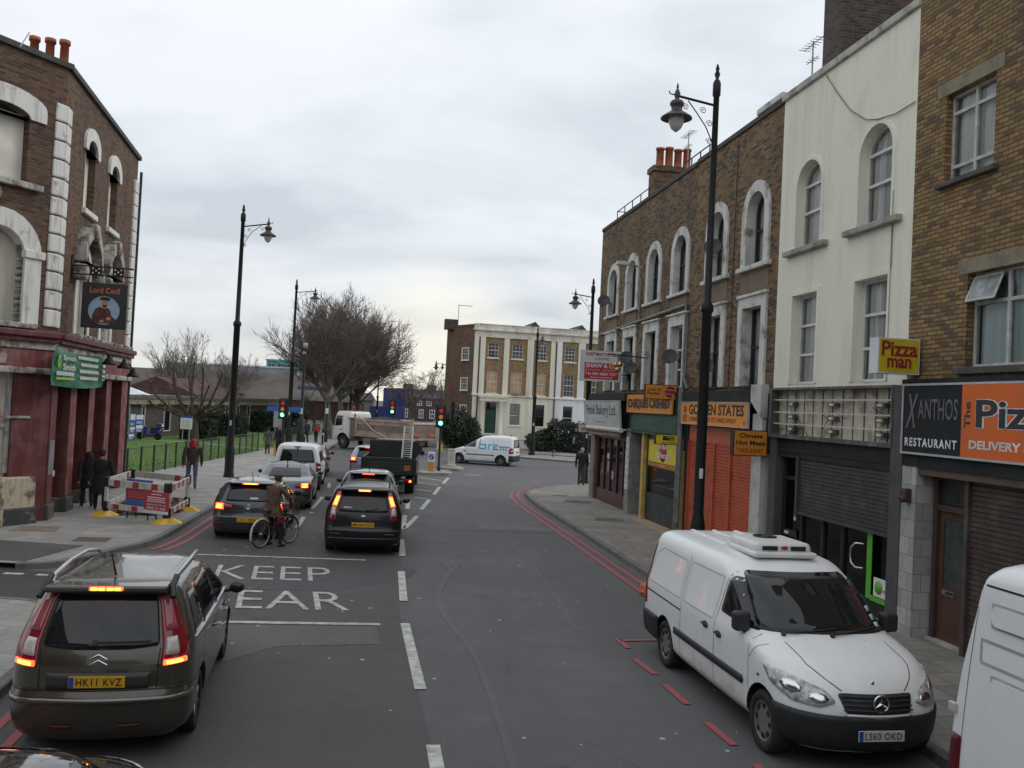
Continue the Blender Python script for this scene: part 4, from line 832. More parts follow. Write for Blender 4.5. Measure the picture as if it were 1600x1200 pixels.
aerial('tv_aerial', -7.4, 1.5, 10.9, 13.45, 'thin television aerial on the roof beside the cream house')
aerial('tv_aerial', -16.4, 1.5, 10.8, 13.75, 'thin television aerial beside the four clay chimney pots')
e = empty('floodlight', fpt(-16.3, 0, 8.75), RZ, 'pale tube-shaped wall lamp on the sooty brick house', 'wall lamp')
mb = MB(); mb.tube([(0, 0, 0), (-.1, -.25, .1), (-.05, -.6, .12)], .035, 8); mb.build('arm', greyp, e); mb = MB(); mb.rbox(-.16, .05, -.95, -.5, .06, .2, .03); mb.build('lamp_head', plain('lamp_pale', (.5, .5, .48), .4), e)
# -- the corner pub on the left
PC = Vector((-12.10, 23.48)); D2 = Vector((-.2086, .978)); D1 = Vector((.45, .89)).normalized()
RZ2 = math.atan2(D2.y, D2.x); RZ1 = math.atan2(D1.y, D1.x)
pub = empty('corner_pub', (PC.x, PC.y, 0), RZ2, 'shabby brown brick corner pub with flaking white quoins and a dark red ground floor', 'pub')
M1 = Matrix.Rotation(RZ1-RZ2, 4, 'Z')
def f1(o): o.matrix_local = M1; return o       # turn a piece into the plane of the street-corner face
br_P = brick('brick_pub', (.20, .105, .06), (.135, .072, .045), (.06, .038, .03), (.13, .10, .075), soot_amt=.55)
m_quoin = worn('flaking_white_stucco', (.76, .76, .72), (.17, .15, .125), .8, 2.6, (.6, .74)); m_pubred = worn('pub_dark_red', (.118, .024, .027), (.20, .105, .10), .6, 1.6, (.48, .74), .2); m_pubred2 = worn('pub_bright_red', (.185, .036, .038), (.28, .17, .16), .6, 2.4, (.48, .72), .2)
m_cream = worn('cream_infill', (.60, .57, .47), (.38, .34, .27), .7, 1.2, (.55, .75), .08); m_corn = worn('maroon_cornice', (.13, .035, .045), (.18, .15, .13), .7, 3); m_flak = worn('flaking_band', (.48, .46, .41), (.10, .07, .06), .8, 3, (.45, .6))
HP = 12.0
w_up = [(1.85, 3.5), (4.85, 6.5)]; w_lo = [(1.75, 3.45), (4.75, 6.4)]
w_up = [(2.15, 3.3), (5.1, 6.25)]; w_lo = [(2.0, 3.35), (4.95, 6.3)]
hs = [shape(a, b, 8.78, 10.85, 'arch', .4) for a, b in w_up]+[shape(a, b, 5.15, 7.55, 'arch') for a, b in w_lo]
body(pub, 0, 9.3, 5.0, HP, 9, br_P, hs)
for a, b in w_up:
 w = MB(); w.poly(shape(a, b, 8.78, 10.85, 'arch', .4), .2); wo = w.build('window', board, pub)
 s = MB(); s.ring(shape(a-.28, b+.28, 10.45, 11.18, 'arch', .5), shape(a, b, 10.45, 10.85, 'arch', .4), -.08, .2); s.build('window_head', m_quoin, wo)
 s = MB(); s.rbox(a-.1, b+.2, -.12, .2, 8.62, 8.78, .02); s.build('sill', m_quoin, wo)
 s = MB(); s.box(a-.005, a+.1, .02, .2, 8.78, 10.4); s.build('reveal_strip', m_quoin, wo)
for a, b in w_lo:
 w = MB(); w.poly(shape(a, b, 5.15, 7.55, 'arch'), .22); wo = w.build('window', m_cream, pub)
 s = MB(); s.ring(shape(a-.2, b+.2, 5.13, 7.78, 'arch'), shape(a, b, 5.13, 7.55, 'arch'), -.04, .2); s.ring(shape(a-.05, b+.05, 5.13, 7.6, 'arch'), shape(a+.08, b-.08, 5.13, 7.47, 'arch'), .06, .21); s.build('surround', m_quoin, wo)
 s = MB(); o_, i_ = shape(a-.36, b+.36, 7.2, 8.3, 'arch', .85), shape(a-.2, b+.2, 7.2, 7.98, 'arch', .8)
 s.ring(o_, i_, -.3, 0); s.rbox(a-.5, a-.15, -.36, 0, 6.65, 7.1, .06); s.rbox(b+.15, b+.5, -.36, 0, 6.65, 7.1, .06); s.rbox(a+.45, b-.45, -.38, -.1, 7.95, 8.4, .08); s.build('carved_hood', m_flak, wo)
 s = MB(); s.rbox(a-.3, b+.3, -.2, .2, 5.0, 5.14, .02); s.build('sill', m_flak, wo)
def quoins(x0, x1, z0, z1, n, prj, fn=None):
 for i in range(n):
  a = z0+(z1-z0)*i/n; b = z0+(z1-z0)*(i+1)/n
  mb = MB(); mb.rbox(x0, x1, -prj, .05, a+.02, b-.02, .035); o = mb.build('quoin', m_quoin, pub)
  if fn: fn(o)
quoins(0, .42, 5.15, 11.05, 12, .06); quoins(-.30, .0, 5.15, 11.05, 12, .055, f1); quoins(8.75, 9.36, 5.1, 11.2, 13, .08)
W1 = 6.0
ha = [shape(-2.42, -1.0, 8.75, 10.6, 'arch', .25), shape(-2.35, -.95, 5.2, 7.55, 'arch')]
o = MB(); o.poly(shape(-W1, 0, 5.0, HP), 0, 0, ha); [o.wallstrip(h, 0, .3) for h in ha]; o.poly([(-W1, 5.0), (-W1, HP), (-W1-.01, HP), (-W1-.01, 5.0)], 0); f1(o.build('wall', br_P, pub))
w = MB(); w.poly(shape(-2.42, -1.0, 8.75, 10.46), .22); wo = f1(w.build('window', board, pub))
s = MB(); s.ring(shape(-2.85, -.57, 10.35, 11.05, 'arch', .4), shape(-2.42, -1.0, 10.35, 10.6, 'arch', .25), -.07, .25); s.build('window_head', m_quoin, wo)
s = MB(); s.rbox(-2.75, -.6, -.16, .25, 8.58, 8.74, .02); s.rbox(-2.75, -2.3, -.25, .1, 8.1, 8.6, .05); s.sphere((-1.95, -.18, 8.3), .22, 10, 0, (1, .6, 1)); s.build('sill', m_flak, wo)
w = MB(); w.poly(shape(-2.35, -.95, 5.2, 7.55, 'arch'), .28); wo = f1(w.build('window', m_cream, pub))
s = MB(); s.ring(shape(-2.72, -.5, 5.2, 8.0, 'arch'), shape(-2.35, -.95, 5.2, 7.55, 'arch'), -.09, .28); s.ring(shape(-2.55, -.75, 5.2, 7.75, 'arch'), shape(-2.38, -.92, 5.2, 7.52, 'arch'), -.03, .25); s.rbox(-.98, -.42, -.15, .05, 6.85, 7.05, .02); s.build('surround', m_quoin, wo)
s = MB(); s.rbox(-2.75, -.55, -.2, .28, 5.06, 5.2, .02); s.build('sill', m_flak, wo)
def bands(x0, x1, fn):
 def P(mb, n, m_): o = mb.build(n, m_, pub); fn(o) if fn else None; return o
 mb = MB(); mb.rbox(x0, x1, -.34, .02, 4.86, 5.02, .03); mb.rbox(x0, x1, -.26, .02, 4.74, 4.86, .02); P(mb, 'cornice', m_corn)
 mb = MB(); mb.box(x0, x1, -.16, .02, 4.56, 4.74); P(mb, 'flaking_band', m_flak)
 mb = MB(); mb.box(x0, x1, -.12, .02, 4.08, 4.56); P(mb, 'sign_band', m_pubred2)
 mb = MB(); mb.rbox(x0, x1, -.24, .02, 3.92, 4.08, .03); P(mb, 'string_course', m_flak)
bands(-.02, 9.3, None); bands(-W1, .02, f1)
mb = MB(); mb.box(-3.6, -1.3, -.135, -.12, 4.15, 4.5); f1(mb.build('sign_panel', worn('peeling_sign', (.2, .04, .045), (.42, .38, .33), .7, 3.5, (.44, .6)), pub))
mb = MB(); rnd = random.Random(4)
for i in range(26): x = rnd.uniform(1.0, 9.2); k = rnd.uniform(.05, .16); mb.rbox(x-k, x+k, -.3, -.05, 5.02, 5.02+k*.8, .02)
mb.build('ledge_clutter', m_flak, pub)
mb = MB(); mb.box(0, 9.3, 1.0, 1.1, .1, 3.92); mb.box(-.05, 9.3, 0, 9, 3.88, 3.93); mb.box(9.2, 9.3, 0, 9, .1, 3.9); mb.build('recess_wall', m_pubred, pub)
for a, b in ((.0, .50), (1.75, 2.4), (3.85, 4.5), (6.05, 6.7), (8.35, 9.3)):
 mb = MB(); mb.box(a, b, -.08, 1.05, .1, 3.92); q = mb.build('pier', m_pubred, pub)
 if a > .1: bx('pier_lit_face', m_pubred2, q, a+.004, b-.004, -.094, -.08, .55, 3.9)  # brighter red put on the outer pier face for the light it catches
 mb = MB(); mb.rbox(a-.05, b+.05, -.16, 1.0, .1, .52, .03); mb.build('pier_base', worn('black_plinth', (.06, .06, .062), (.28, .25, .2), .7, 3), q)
mb = MB(); mb.box(.02, .45, -.095, -.08, 1.3, 2.2); mb.build('grey_patch', plain('undercoat_grey', (.20, .20, .215), .8, .2), pub)
mb = MB()
for a in (.55, .72): mb.box(a, a+.09, .1, .25, 1.35, 3.9)
mb.box(.5, .9, -.02, .3, 1.2, 1.35); mb.build('window_frame', m_cream, pub)
for a, b in ((.8, 1.7), (2.5, 3.8), (4.6, 6.0), (6.8, 8.3)):
 mb = MB(); mb.box(a, b, .94, 1.0, .3, 2.9); mb.box(a+.06, b-.06, .92, .95, .4, 1.4); mb.box(a+.06, b-.06, .92, .95, 1.6, 2.75); mb.build('boarded_door', m_pubred, pub)
mb = MB(); mb.box(-W1, -1.0, .12, .2, .1, 3.92); f1(mb.build('boarded_front', m_cream, pub))
mb = MB(); mb.box(-1.02, .0, -.06, .25, .1, 3.92); f1(mb.build('corner_pilaster', m_pubred, pub))
mb = MB(); mb.box(-1.12, -1.02, .02, .14, 1.4, 3.92); mb.box(-3.2, -1.02, .04, .14, 2.55, 2.65); mb.box(-3.2, -.55, -.10, -.04, 2.78, 2.84); f1(mb.build('front_trim', worn('trim_grey', (.4, .4, .38), (.1, .1, .1), .7, 3), pub))
mb = MB(); mb.rbox(-1.42, -.45, -.34, .1, .52, 1.3, .03); mb.rbox(-3.6, -1.38, -.5, .1, .1, 1.28, .03); pb = f1(mb.build('plinth', worn('cream_plinth', (.5, .45, .35), (.13, .07, .05), .8, 3, (.5, .62)), pub))
mb = MB(); mb.rbox(-1.46, -.4, -.37, .1, .1, .52, .03); mb.build('plinth_base', worn('black_plinth_b', (.05, .052, .055), (.3, .26, .2), .7, 3, (.55, .68)), pb)
coping(pub, -.05, 9.4, HP, m_cop, .4, .16, -.1); mb = MB(); mb.rbox(-W1, .1, -.1, .3, HP, HP+.16, .02); f1(mb.build('coping', m_cop, pub))
rf = MB(); rf.add([(.3, .5, HP-.3), (9.2, .3, HP-.3), (9.2, 9, HP-.3), (-4.3, 9, HP-.3), (-4.4, 4.2, HP-.3)], [(0, 1, 2, 3, 4)]); rp = rf.build('roof', m_slate, pub)
ch = MB(); ch.box(1.0, 1.5, .3, 1.6, HP-.4, HP+.25); c_ = ch.build('chimney', br_P, rp)
for dx, dy in ((1.25, 1.25), (1.25, .85), (1.25, .48)):
 p = MB(); p.lathe([(.12, HP+.2), (.11, 13.08), (.145, 13.08), (.145, 13.2), (.1, 13.2), (.09, 12.6)], (dx, dy, 0), 14); p.build('chimney_pot', m_pot, c_)
mb = MB(); mb.tube([(-1.9, .6, HP-.2), (-1.3, .6, HP+.4)], .014, 5); mb.build('roof_stay', greyp, pub)
mb = MB(); mb.tube([(9.42, -.1, .3), (9.42, -.1, 11.6)], .05, 8); mb.build('drainpipe', blkp, pub)
def pubpt(s, out, z): p = PC+D2*s+Vector((D2.y, -D2.x))*out; return (p.x, p.y, z)
RN = math.atan2(-D2.x, D2.y)          # local x runs out from the wall towards the road
e = empty('pub_sign', pubpt(1.35, 0, 5.3), RN, 'black hanging pub sign with a painted man on a blue oval', 'sign')
mb = MB(); W, Hh = 1.18, 1.27; x0 = .33
mb.rbox(x0, x0+W, -.04, .04, 0, Hh, .02); mb.build('board', plain('sign_black', (.016, .016, .018), .4, .2), e)
mats = [plain('oval_blue', (.30, .40, .55), .6, .15, 6), plain('robe_brown', (.10, .03, .022), .7, .4, 8), plain('sign_skin', (.5, .26, .16), .6, .1), plain('cap_black', (.02, .018, .02), .7), plain('ruff_grey', (.5, .5, .48), .7), plain('gold_red', (.62, .16, .05), .5, .1)]
for sgn in (-1, 1):
 t = MB(); cx = x0+W/2
 def disc(px, pz, rx, rz, y, mi, n=24): t.poly([(px+rx*math.cos(2*math.pi*i/n), pz+rz*math.sin(2*math.pi*i/n)) for i in range(n)], y, mi)
 disc(cx, .50, .41, .40, -.044, 0); t.poly([(cx-.30, .14), (cx+.28, .14), (cx+.34, .25), (cx+.2, .36), (cx+.17, .5), (cx+.1, .60), (cx-.08, .62), (cx-.22, .54), (cx-.30, .34)], -.047, 1)
 disc(cx+.02, .72, .085, .11, -.050, 2); t.poly([(cx-.14, .80), (cx-.02, .78), (cx+.12, .78), (cx+.17, .83), (cx+.08, .88), (cx-.08, .88)], -.053, 3); disc(cx+.02, .615, .11, .05, -.049, 4); disc(cx+.13, .28, .06, .045, -.05, 2); disc(cx-.04, .2, .055, .04, -.05, 2); t.poly([(cx-.06, .66), (cx+.09, .66), (cx+.06, .58), (cx-.03, .58)], -.052, 1)
 for hx in (-.03, .03): disc(cx+.02+hx, .735, .012, .01, -.056, 3, 10)
 t.text('Lord Cecil', x0+.2, x0+W-.2, .98, 1.14, -.05, 5, .012)
 if sgn == 1: t.xf(Matrix.Translation((2*cx, 0, 0)) @ Matrix.Rotation(math.pi, 4, 'Z'))
 t.build('painted_face', mats, e)
mb = MB()
for z in (1.48, 1.72): mb.tube([(0, 0, z), (x0+W+.12, 0, z)], .018, 6)
for hx in (x0+.32, x0+.9): mb.box(hx-.15, hx+.15, -.012, .012, 1.48, 1.72); mb.tube([(hx, 0, 1.48), (hx+.03, 0, 1.42), (hx-.02, 0, 1.36), (hx, 0, 1.26)], .014, 5)
mb.box(-.03, .03, -.05, .05, 1.2, 2.0); mb.build('bracket', blk, e)
mb = MB()
for hx in (x0+.32, x0+.9):
 for a, b in ((-.08, .06), (.08, .06), (-.08, -.06), (.08, -.06), (0, 0)): mb.box(hx+a-.02, hx+a+.02, -.016, .016, 1.6+b-.02, 1.6+b+.02)
mb.build('bracket_holes', sg_wh, e)
e = empty('estate_agent_banner', pubpt(0, .36, 3.66), RZ2, 'green vinyl estate agent banner strung over the dark red pub piers', 'banner')
m_ban = plain('banner_green', (.022, .17, .095), .4, .25, 2.5); m_lime = plain('banner_lime', (.28, .5, .05), .5, .1)
mb = MB(); n = 24; vs = []; fs = []
for i in range(n+1):
 x = -1.15+5.4*i/n
 for j in range(7): z = .95*j/6-.06*math.sin(math.pi*i/n); vs.append((x, .025*math.sin(i*.9+j*.7)+.02*math.sin(j*2+i*.3), z))
for i in range(n):
 for j in range(6): fs.append((i*7+j, (i+1)*7+j, (i+1)*7+j+1, i*7+j+1))
mb.add(vs, fs, 0, True); mb.build('cloth', m_ban, e)
t = MB(); y = -.065
for k, (a, b) in enumerate(((0, 1), (1, 2))): t.text(('Symon', 'Smith')[k], -.45, .75, .62-.22*k, .80-.22*k, y, 0, .02)
[t.box(-1.0+.138*q, -1.0+.138*q+.11, y, y+.002, .26, .36, 0) for q in range(12)]; t.box(-1.0, .7, y, y+.002, .15, .21, 1)
for a in range(6): an = a*math.pi/3; t.box(-.8+.1*math.cos(an)-.05, -.8+.1*math.cos(an)+.05, y, y+.002, .62+.12*math.sin(an)-.05, .62+.12*math.sin(an)+.05, 1)
for k, (a, b) in enumerate(((1.0, 3.3), (1.3, 3.3), (1.2, 3.4), (1.25, 3.3))):
 for q in range(13): w = (b-a)/13; t.box(a+w*q, a+w*(q+.78), y, y+.002, .74-.185*k, .83-.185*k, 0)
t.box(3.85, 4.15, y, y+.002, .6, .68, 0); t.box(3.85, 4.15, y, y+.002, .44, .52, 0); t.box(3.8, 4.15, y, y+.002, .3, .36, 0); t.box(3.8, 4.15, y, y+.002, .2, .24, 1)
t.build('lettering', [sg_wh, m_lime], e)
for i, (s, z) in enumerate(((3.6, 4.35), (5.7, 4.3), (7.2, 4.05))):
 e = empty('sign_lamp', pubpt(s, .1, z), RZ2, ('black bell-shaped lamp over the right end of the green banner', 'black bell-shaped lamp just past the right end of the green banner', 'black bell-shaped lamp hanging lowest on the red band')[i], 'lamp', 'lamps over the pub sign band')
 mb = MB(); mb.tube([(0, 0, .35), (0, -.4, .4), (0, -.55, .3)], .018, 6); mb.build('arm', blk, e); mb = MB(); mb.lathe([(.05, .30), (.08, .2), (.2, .05), (.22, 0), (.2, 0), (.06, .18)], (0, -.55, 0), 16, cap=False); mb.build('lamp_shade', blk, e)
# -- white stucco terrace at the end
WF = Vector((-3.2, 76.0)); DF = Vector((.98023, .19785)); RF = math.atan2(DF.y, DF.x)
ter = empty('stucco_terrace', (WF.x, WF.y, 0), RF, 'cream and white stucco terrace with brick panels and a green front door across the junction', 'terrace')
br_F = brick('brick_far', (.44, .27, .12), (.33, .195, .09), (.22, .14, .075), (.22, .18, .12), soot_amt=.2)
m_stu = worn('cream_stucco', (.80, .765, .64), (.42, .39, .3), .8, .6, (.55, .8), .1); m_stuw = worn('white_stucco', (.82, .83, .83), (.5, .5, .48), .8, .6, (.6, .8), .1); m_boardw = plain('boarded_window', (.5, .33, .2), .8, .15, 2)
WX = 17.0
up = [(1.07, 1.97), (3.16, 4.1), (5.32, 6.2), (7.84, 8.74), (10.1, 11.0)]
hs = [shape(a, b, 7.75, 9.0) for a, b in up]+[shape(a, b, 4.73, 6.65) for a, b in up]+[shape(a, b, 2.05, 3.9) for a, b in up[1:]]+[shape(1.05, 2.0, 1.3, 3.9)]
mb = MB(); mb.poly(shape(-.1, WX, 4.5, 9.8), 0, 0, [h for h in hs if h[0][1] > 4.4]); [mb.wallstrip(h, 0, .25) for h in hs if h[0][1] > 4.4]; mb.build('wall', br_F, ter)
def gf(x0, x1, m_):
 hh = [h for h in hs if h[0][1] < 4.4 and x0 < h[0][0] < x1]
 mb = MB(); mb.poly(shape(x0, x1, -.1, 4.5), -.06, 0, hh); [mb.wallstrip(h, -.06, .25) for h in hh]
 for z in (1.6, 2.1, 2.6, 3.1, 3.6, 4.1): pass
 mb.build('wall', m_, ter)
gf(-.12, 7.0, m_stu); gf(7.0, WX, m_stuw)
rbx('string_course', m_stu, ter, -.2, 7.0, -.2, .02, 4.46, 4.62, .03); rbx('string_course', m_stuw, ter, 7.0, WX, -.2, .02, 4.46, 4.62, .03)
for a, b, m_ in ((-.15, .22, m_stu), (.36, .80, m_stu), (2.42, 2.88, m_stu), (4.47, 5.02, m_stu), (6.55, 6.95, m_stu), (7.08, 7.55, m_stuw), (9.02, 9.62, m_stuw), (11.3, 11.9, m_stuw)):
 bx('pilaster', m_, ter, a, b, -.12, .02, 4.62, 9.45)
mb = MB(); mb.box(-.15, WX, -.13, .02, 9.45, 9.98); mb.rbox(-.3, WX, -.34, .02, 9.98, 10.14, .03); mb.box(-.2, WX, -.2, .15, 10.14, 10.5); mb.rbox(-.22, WX, -.24, .2, 10.5, 10.58, .02); mb.build('parapet', worn('stained_parapet', (.76, .72, .62), (.28, .25, .2), .8, .8, (.5, .7)), ter)
for i, (a, b) in enumerate(up):
 window(ter, a, b, 7.75, 9.0, 'rect', None, .12, None, (.12, .1, .1), m_sashw, .05, (.5,), (), (3, 4), None, smat=m_stu, room=False)
 if i < 3: window(ter, a, b, 4.73, 6.65, 'rect', None, .12, None, (.1, .1, .1), m_sashw, .05, (.5,), (), (3, 4), None, smat=m_stu, room=False, glass=m_boardw, pane_name='board')
 else: window(ter, a, b, 4.73, 6.65, 'rect', None, .12, None, (.1, .1, .1), m_sashw, .05, (.5,), (), (3, 4), None, smat=m_stuw, room=False)
 if i >= 1: window(ter, a, b, 2.05, 3.9, 'rect', None, .14, None, (.1, .1, .1), m_sashw if i != 2 else m_sashd, .05, (.45,), (), None, cur_grey if i in (1,) else None, smat=m_stu if i < 3 else m_stuw, room=(i == 1), y=-.06)
mb = MB(); mb.box(4.1-.95, 4.1+.1, -.25, -.02, 4.62, 4.78); mb.build('window_box', plain('planter_grey', (.25, .23, .18), .9, .3), ter)
mb = MB(); mb.rbox(.45, 2.75, -.7, -.05, 4.0, 4.42, .03); mb.rbox(.35, 2.85, -.8, -.05, 4.32, 4.44, .02); mb.build('door_hood', m_stu, ter)
for x in (.72, 2.33): mb = MB(); mb.lathe([(.25, 1.1), (.25, 1.3), (.2, 1.32), (.175, 3.7), (.23, 3.8), (.25, 4.0)], (x, -.42, 0), 16); mb.build('column', m_stu, ter)
mb = MB(); mb.box(1.06, 1.99, .05, .1, 1.3, 3.3); mb.box(1.15, 1.48, .035, .05, 1.5, 2.2); mb.box(1.56, 1.9, .035, .05, 1.5, 2.2); mb.box(1.15, 1.48, .035, .05, 2.35, 3.2); mb.box(1.56, 1.9, .035, .05, 2.35, 3.2); mb.build('door', plain('door_green', (.012, .055, .035), .35, .15), ter)
bx('fanlight', darkgl, ter, 1.06, 1.99, .06, .1, 3.36, 3.88)
mb = MB()
for i in range(5): mb.box(.7, 2.4, -.6-.3*i-.3, -.06, -.1, 1.2-.24*i)
mb.build('door_steps', m_conc, ter)
fl = MB(); fl.poly(shape(0, 4.9, -.1, 10.4), 0, 0, []); fl.box(0, 4.9, -.05, .3, 10.4, 10.55, 0); flk = fl.build('flank_wall', brick('brick_flank', (.22, .12, .065), (.16, .085, .05), (.10, .06, .04), (.16, .12, .09), soot_amt=.3), ter)
fa = Vector((-.57, .82)).normalized()
FM = Matrix.Rotation(-RF, 4, 'Z') @ Matrix.Translation((fa.x*4.9, fa.y*4.9, 0)) @ Matrix.Rotation(math.atan2(-fa.y, -fa.x), 4, 'Z'); flk.matrix_local = FM
for a, b, z0, z1 in ((1.05, 2.1, 7.5, 8.5), (1.05, 2.1, 4.9, 5.9), (1.0, 2.0, 2.55, 3.55)):
 w = window(ter, 4.9-b, 4.9-a, z0, z1, 'rect', None, .02, (.06, .05), (.08, .1, .1), m_sashw, .05, (.5,), (), (3, 4), None, smat=m_stuw, room=False, y=-.03); w.matrix_local = FM
rf = MB(); rf.box(0, WX, .2, 9, 9.9, 10.1)
for a in (5.2, 9.4): rf.add([(a-1.0, .6, 10.1), (a+1.0, .6, 10.1), (a, .6, 11.1), (a-1.0, 8, 10.1), (a+1.0, 8, 10.1), (a, 8, 11.1)], [(0, 1, 2), (0, 2, 5, 3), (1, 4, 5, 2)])
rt = rf.build('roof', m_slate, ter)
bx('chimney', br_dk, rt, -2.3, -1.2, 3.4, 4.3, 10.2, 11.1)
bx('rear_wall', br_dk, ter, -.1, 12, 8.9, 9, 0, 10)
mb = MB(); mb.lathe([(.06, -.05), (.06, 9.2)], (.3, -.12, 0), 8); mb.lathe([(.06, -.05), (.06, 9.3)], (7.02, -.14, 0), 8); mb.build('drainpipe', plain('brown_pipe', (.1, .06, .04), .6), ter)
e = empty('tv_aerial', (-5.0, 78.8, 10.4), 0, 'small television aerial on the brick flank of the far terrace', 'aerial'); mb = MB(); mb.tube([(0, 0, 0), (0, 0, 2.0)], .03, 5); mb.build('mast', greyp, e); mb = MB(); mb.tube([(-.1, 0, 1.95), (1.2, 0, 1.9)], .025, 5); [mb.tube([(.1+.25*i, -.2, 1.93), (.1+.25*i, .2, 1.93)], .015, 4) for i in range(5)]; mb.build('antenna', greyp, e)
def railing(name, pts, h, gap, label, m_, rail_r=.025, bar_r=.012, post_every=2.0, z=.12, bars=True, cat='fence'):
 e = empty(name, (pts[0][0], pts[0][1], z), 0, label, cat); o0 = Vector((pts[0][0], pts[0][1]))
 P = [Vector(p)-o0 for p in pts]; rl = MB(); bs = MB(); posts = []
 for a, b in zip(P[:-1], P[1:]):
  L = (b-a).length; n = max(1, round(L/gap)); k = max(1, round(L/post_every))
  for hh in (h, .12): rl.tube([(a.x, a.y, hh), (b.x, b.y, hh)], rail_r, 5)
  if bars:
   for i in range(1, n): q = a+(b-a)*i/n; bs.tube([(q.x, q.y, .12), (q.x, q.y, h)], bar_r, 4, cap=False)
  for i in range(k): posts.append(a+(b-a)*i/k)
 posts.append(P[-1])
 rl.build('rail', m_, e)
 if bars: bs.build('bars', m_, e)
 for q in posts: bx('post', m_, e, q.x-.035, q.x+.035, q.y-.035, q.y+.035, 0, h+.05)
 return e
railing('metal_railing', [(-3.0, 71.5), (1.5, 66.6), (5.0, 65.0), (9.5, 63.2), (14, 61)], 1.05, .13, 'black metal railing along the kerb in front of the stucco terrace', blk)
m_gf = plain('fence_green_black', (.035, .05, .042), .5, .2)
railing('metal_railing', [(-15.05, 34.2), (-15.25, 40), (-15.5, 48), (-15.65, 56)], 1.12, .14, 'dark green metal railing along the edge of the lawn', m_gf, .022, .006, 1.4)
railing('metal_railing', [(-15.7, 58.5), (-16.4, 66), (-17.6, 78)], 1.05, .16, 'dark railing beyond the lawn path behind the second lamp post', m_gf, .022, .007, 2.7)
m_leafd = plain('shrub_leaf_dark', (.014, .024, .011), .7, .5, 2); m_leafl = plain('shrub_leaf', (.028, .05, .018), .7, .5, 2)
def shrub(name, c, size, label, n=1800, seed=0, m_=m_leafd, leaf=.34, cat='bush', box=False, group=None):
 rnd = random.Random(seed); e = empty(name, (c[0], c[1], c[2]), 0, label, cat, group); mb = MB()
 for i in range(n):
  if box: p = Vector((rnd.uniform(-1, 1), rnd.uniform(-1, 1), rnd.uniform(0, 2))); k = rnd.choice((0, 1, 2)); p[k] = (rnd.choice((-1, 1)) if k < 2 else 2)*rnd.uniform(.9, 1.0)
  else:
   d = Vector((rnd.gauss(0, 1), rnd.gauss(0, 1), rnd.gauss(0, 1))).normalized(); r = rnd.uniform(.5, 1)**.5
   r *= 1+.35*noise.noise(d*1.8+Vector((seed, 0, 0)))+.15*noise.noise(d*5); p = d*r; p.z = p.z+.95
  q = Vector((p.x*size[0]/2, p.y*size[1]/2, max(.02, p.z*size[2]/2)))
  a = Vector((rnd.gauss(0, 1), rnd.gauss(0, 1), rnd.gauss(0, 1))).normalized()*leaf*rnd.uniform(.6, 1.3); b = a.orthogonal().normalized()*leaf*.5
  mb.add([q-a*.5, q+b*.5, q+a*.5, q-b*.5], [(0, 1, 2, 3)])
 mb.build('foliage', m_, e)
 st = MB()
 for i in range(5): an = i*1.26; st.tube([(0, 0, 0), (math.cos(an)*size[0]*.2, math.sin(an)*size[1]*.2, size[2]*.7)], [.05, .015], 5)
 st.build('stem', plain('stem_brown', (.06, .045, .035), .9) if 'stem_brown' not in bpy.data.materials else bpy.data.materials['stem_brown'], e)
 return e
shrub('garden_shrub', (-4.2, 74.5, .1), (3.4, 3, 3.1), 'dark rounded shrub beside the brick flank of the stucco terrace', 2600, 1)
shrub('garden_shrub', (4.7, 73.6, .1), (4.2, 2.4, 2.7), 'broad dark shrub under the boarded windows right of the green door', 3000, 2)
shrub('garden_shrub', (2.5, 73.9, .1), (2.6, 2.2, 1.7), 'low mid-green shrub just right of the green door', 1500, 3, m_leafl)
shrub('garden_shrub', (7.2, 73.2, .1), (2.2, 2, 1.6), 'small dark shrub by the white part of the stucco terrace', 1200, 4)
for nm, s0, o0, rz_, lab, bm_ in (('brick_terrace', fpt(6.6), 0, RZ, 'long brick terrace continuing the shops past the right edge', br_B), ('brick_terrace', (-8.2, -30.0, 0), 0, math.pi/2+.12, 'long brick terrace lining the left side of the road below the view', br_A)):
 e = empty(nm, s0, rz_, lab, 'building'); hs = [shape(a, a+1.2, z, z+2) for a in range(2, 34, 3) for z in (4.6, 7.6)]
 body(e, 0, 36, 0, 11.2, 8, bm_, hs); bx('window', darkgl, e, .5, 35.5, .2, .25, 4, 10); bx('shop_front', m_fas, e, 0, 36, -.1, 0, .1, 4.2)
# -- left background: clinic, roofs, hoardings
m_bdark = brick('brick_clinic', (.12, .085, .07), (.085, .06, .05), (.06, .045, .04), (.11, .095, .085), soot_amt=.2)
cl = empty('low_clinic', (-26.4, 59.6, 0), R(88), 'low flat-roofed brown brick building with a pale fascia behind the scooter', 'building')
bx('wall', m_bdark, cl, -14, 36, 0, 12, 0, 2.55)
mb = MB(); mb.box(-14.3, 36.3, -.4, 12.4, 2.55, 2.95); mb.build('fascia', worn('pebble_fascia', (.30, .27, .2), (.2, .18, .14), .9, 2), cl)
rfm = MB(); rfm.box(-14.4, 36.4, -.5, 12.5, 2.95, 3.2); rfm.build('roof', plain('roof_grey', (.12, .115, .11), .9), cl)
for a, w in ((1.8, .55), (4.2, .55), (8, 1.2), (12.5, .8), (15.5, .8), (17.5, .8), (21, .8), (24, .8), (27, .8)):
 mb = MB(); mb.ring(shape(a, a+w, .5, 2.5), shape(a+.08, a+w-.08, .58, 2.42), -.06, .02); w_ = mb.build('window', m_sashw, cl); bx('pane', darkgl, w_, a+.06, a+w-.06, -.02, .01, .56, 2.44)
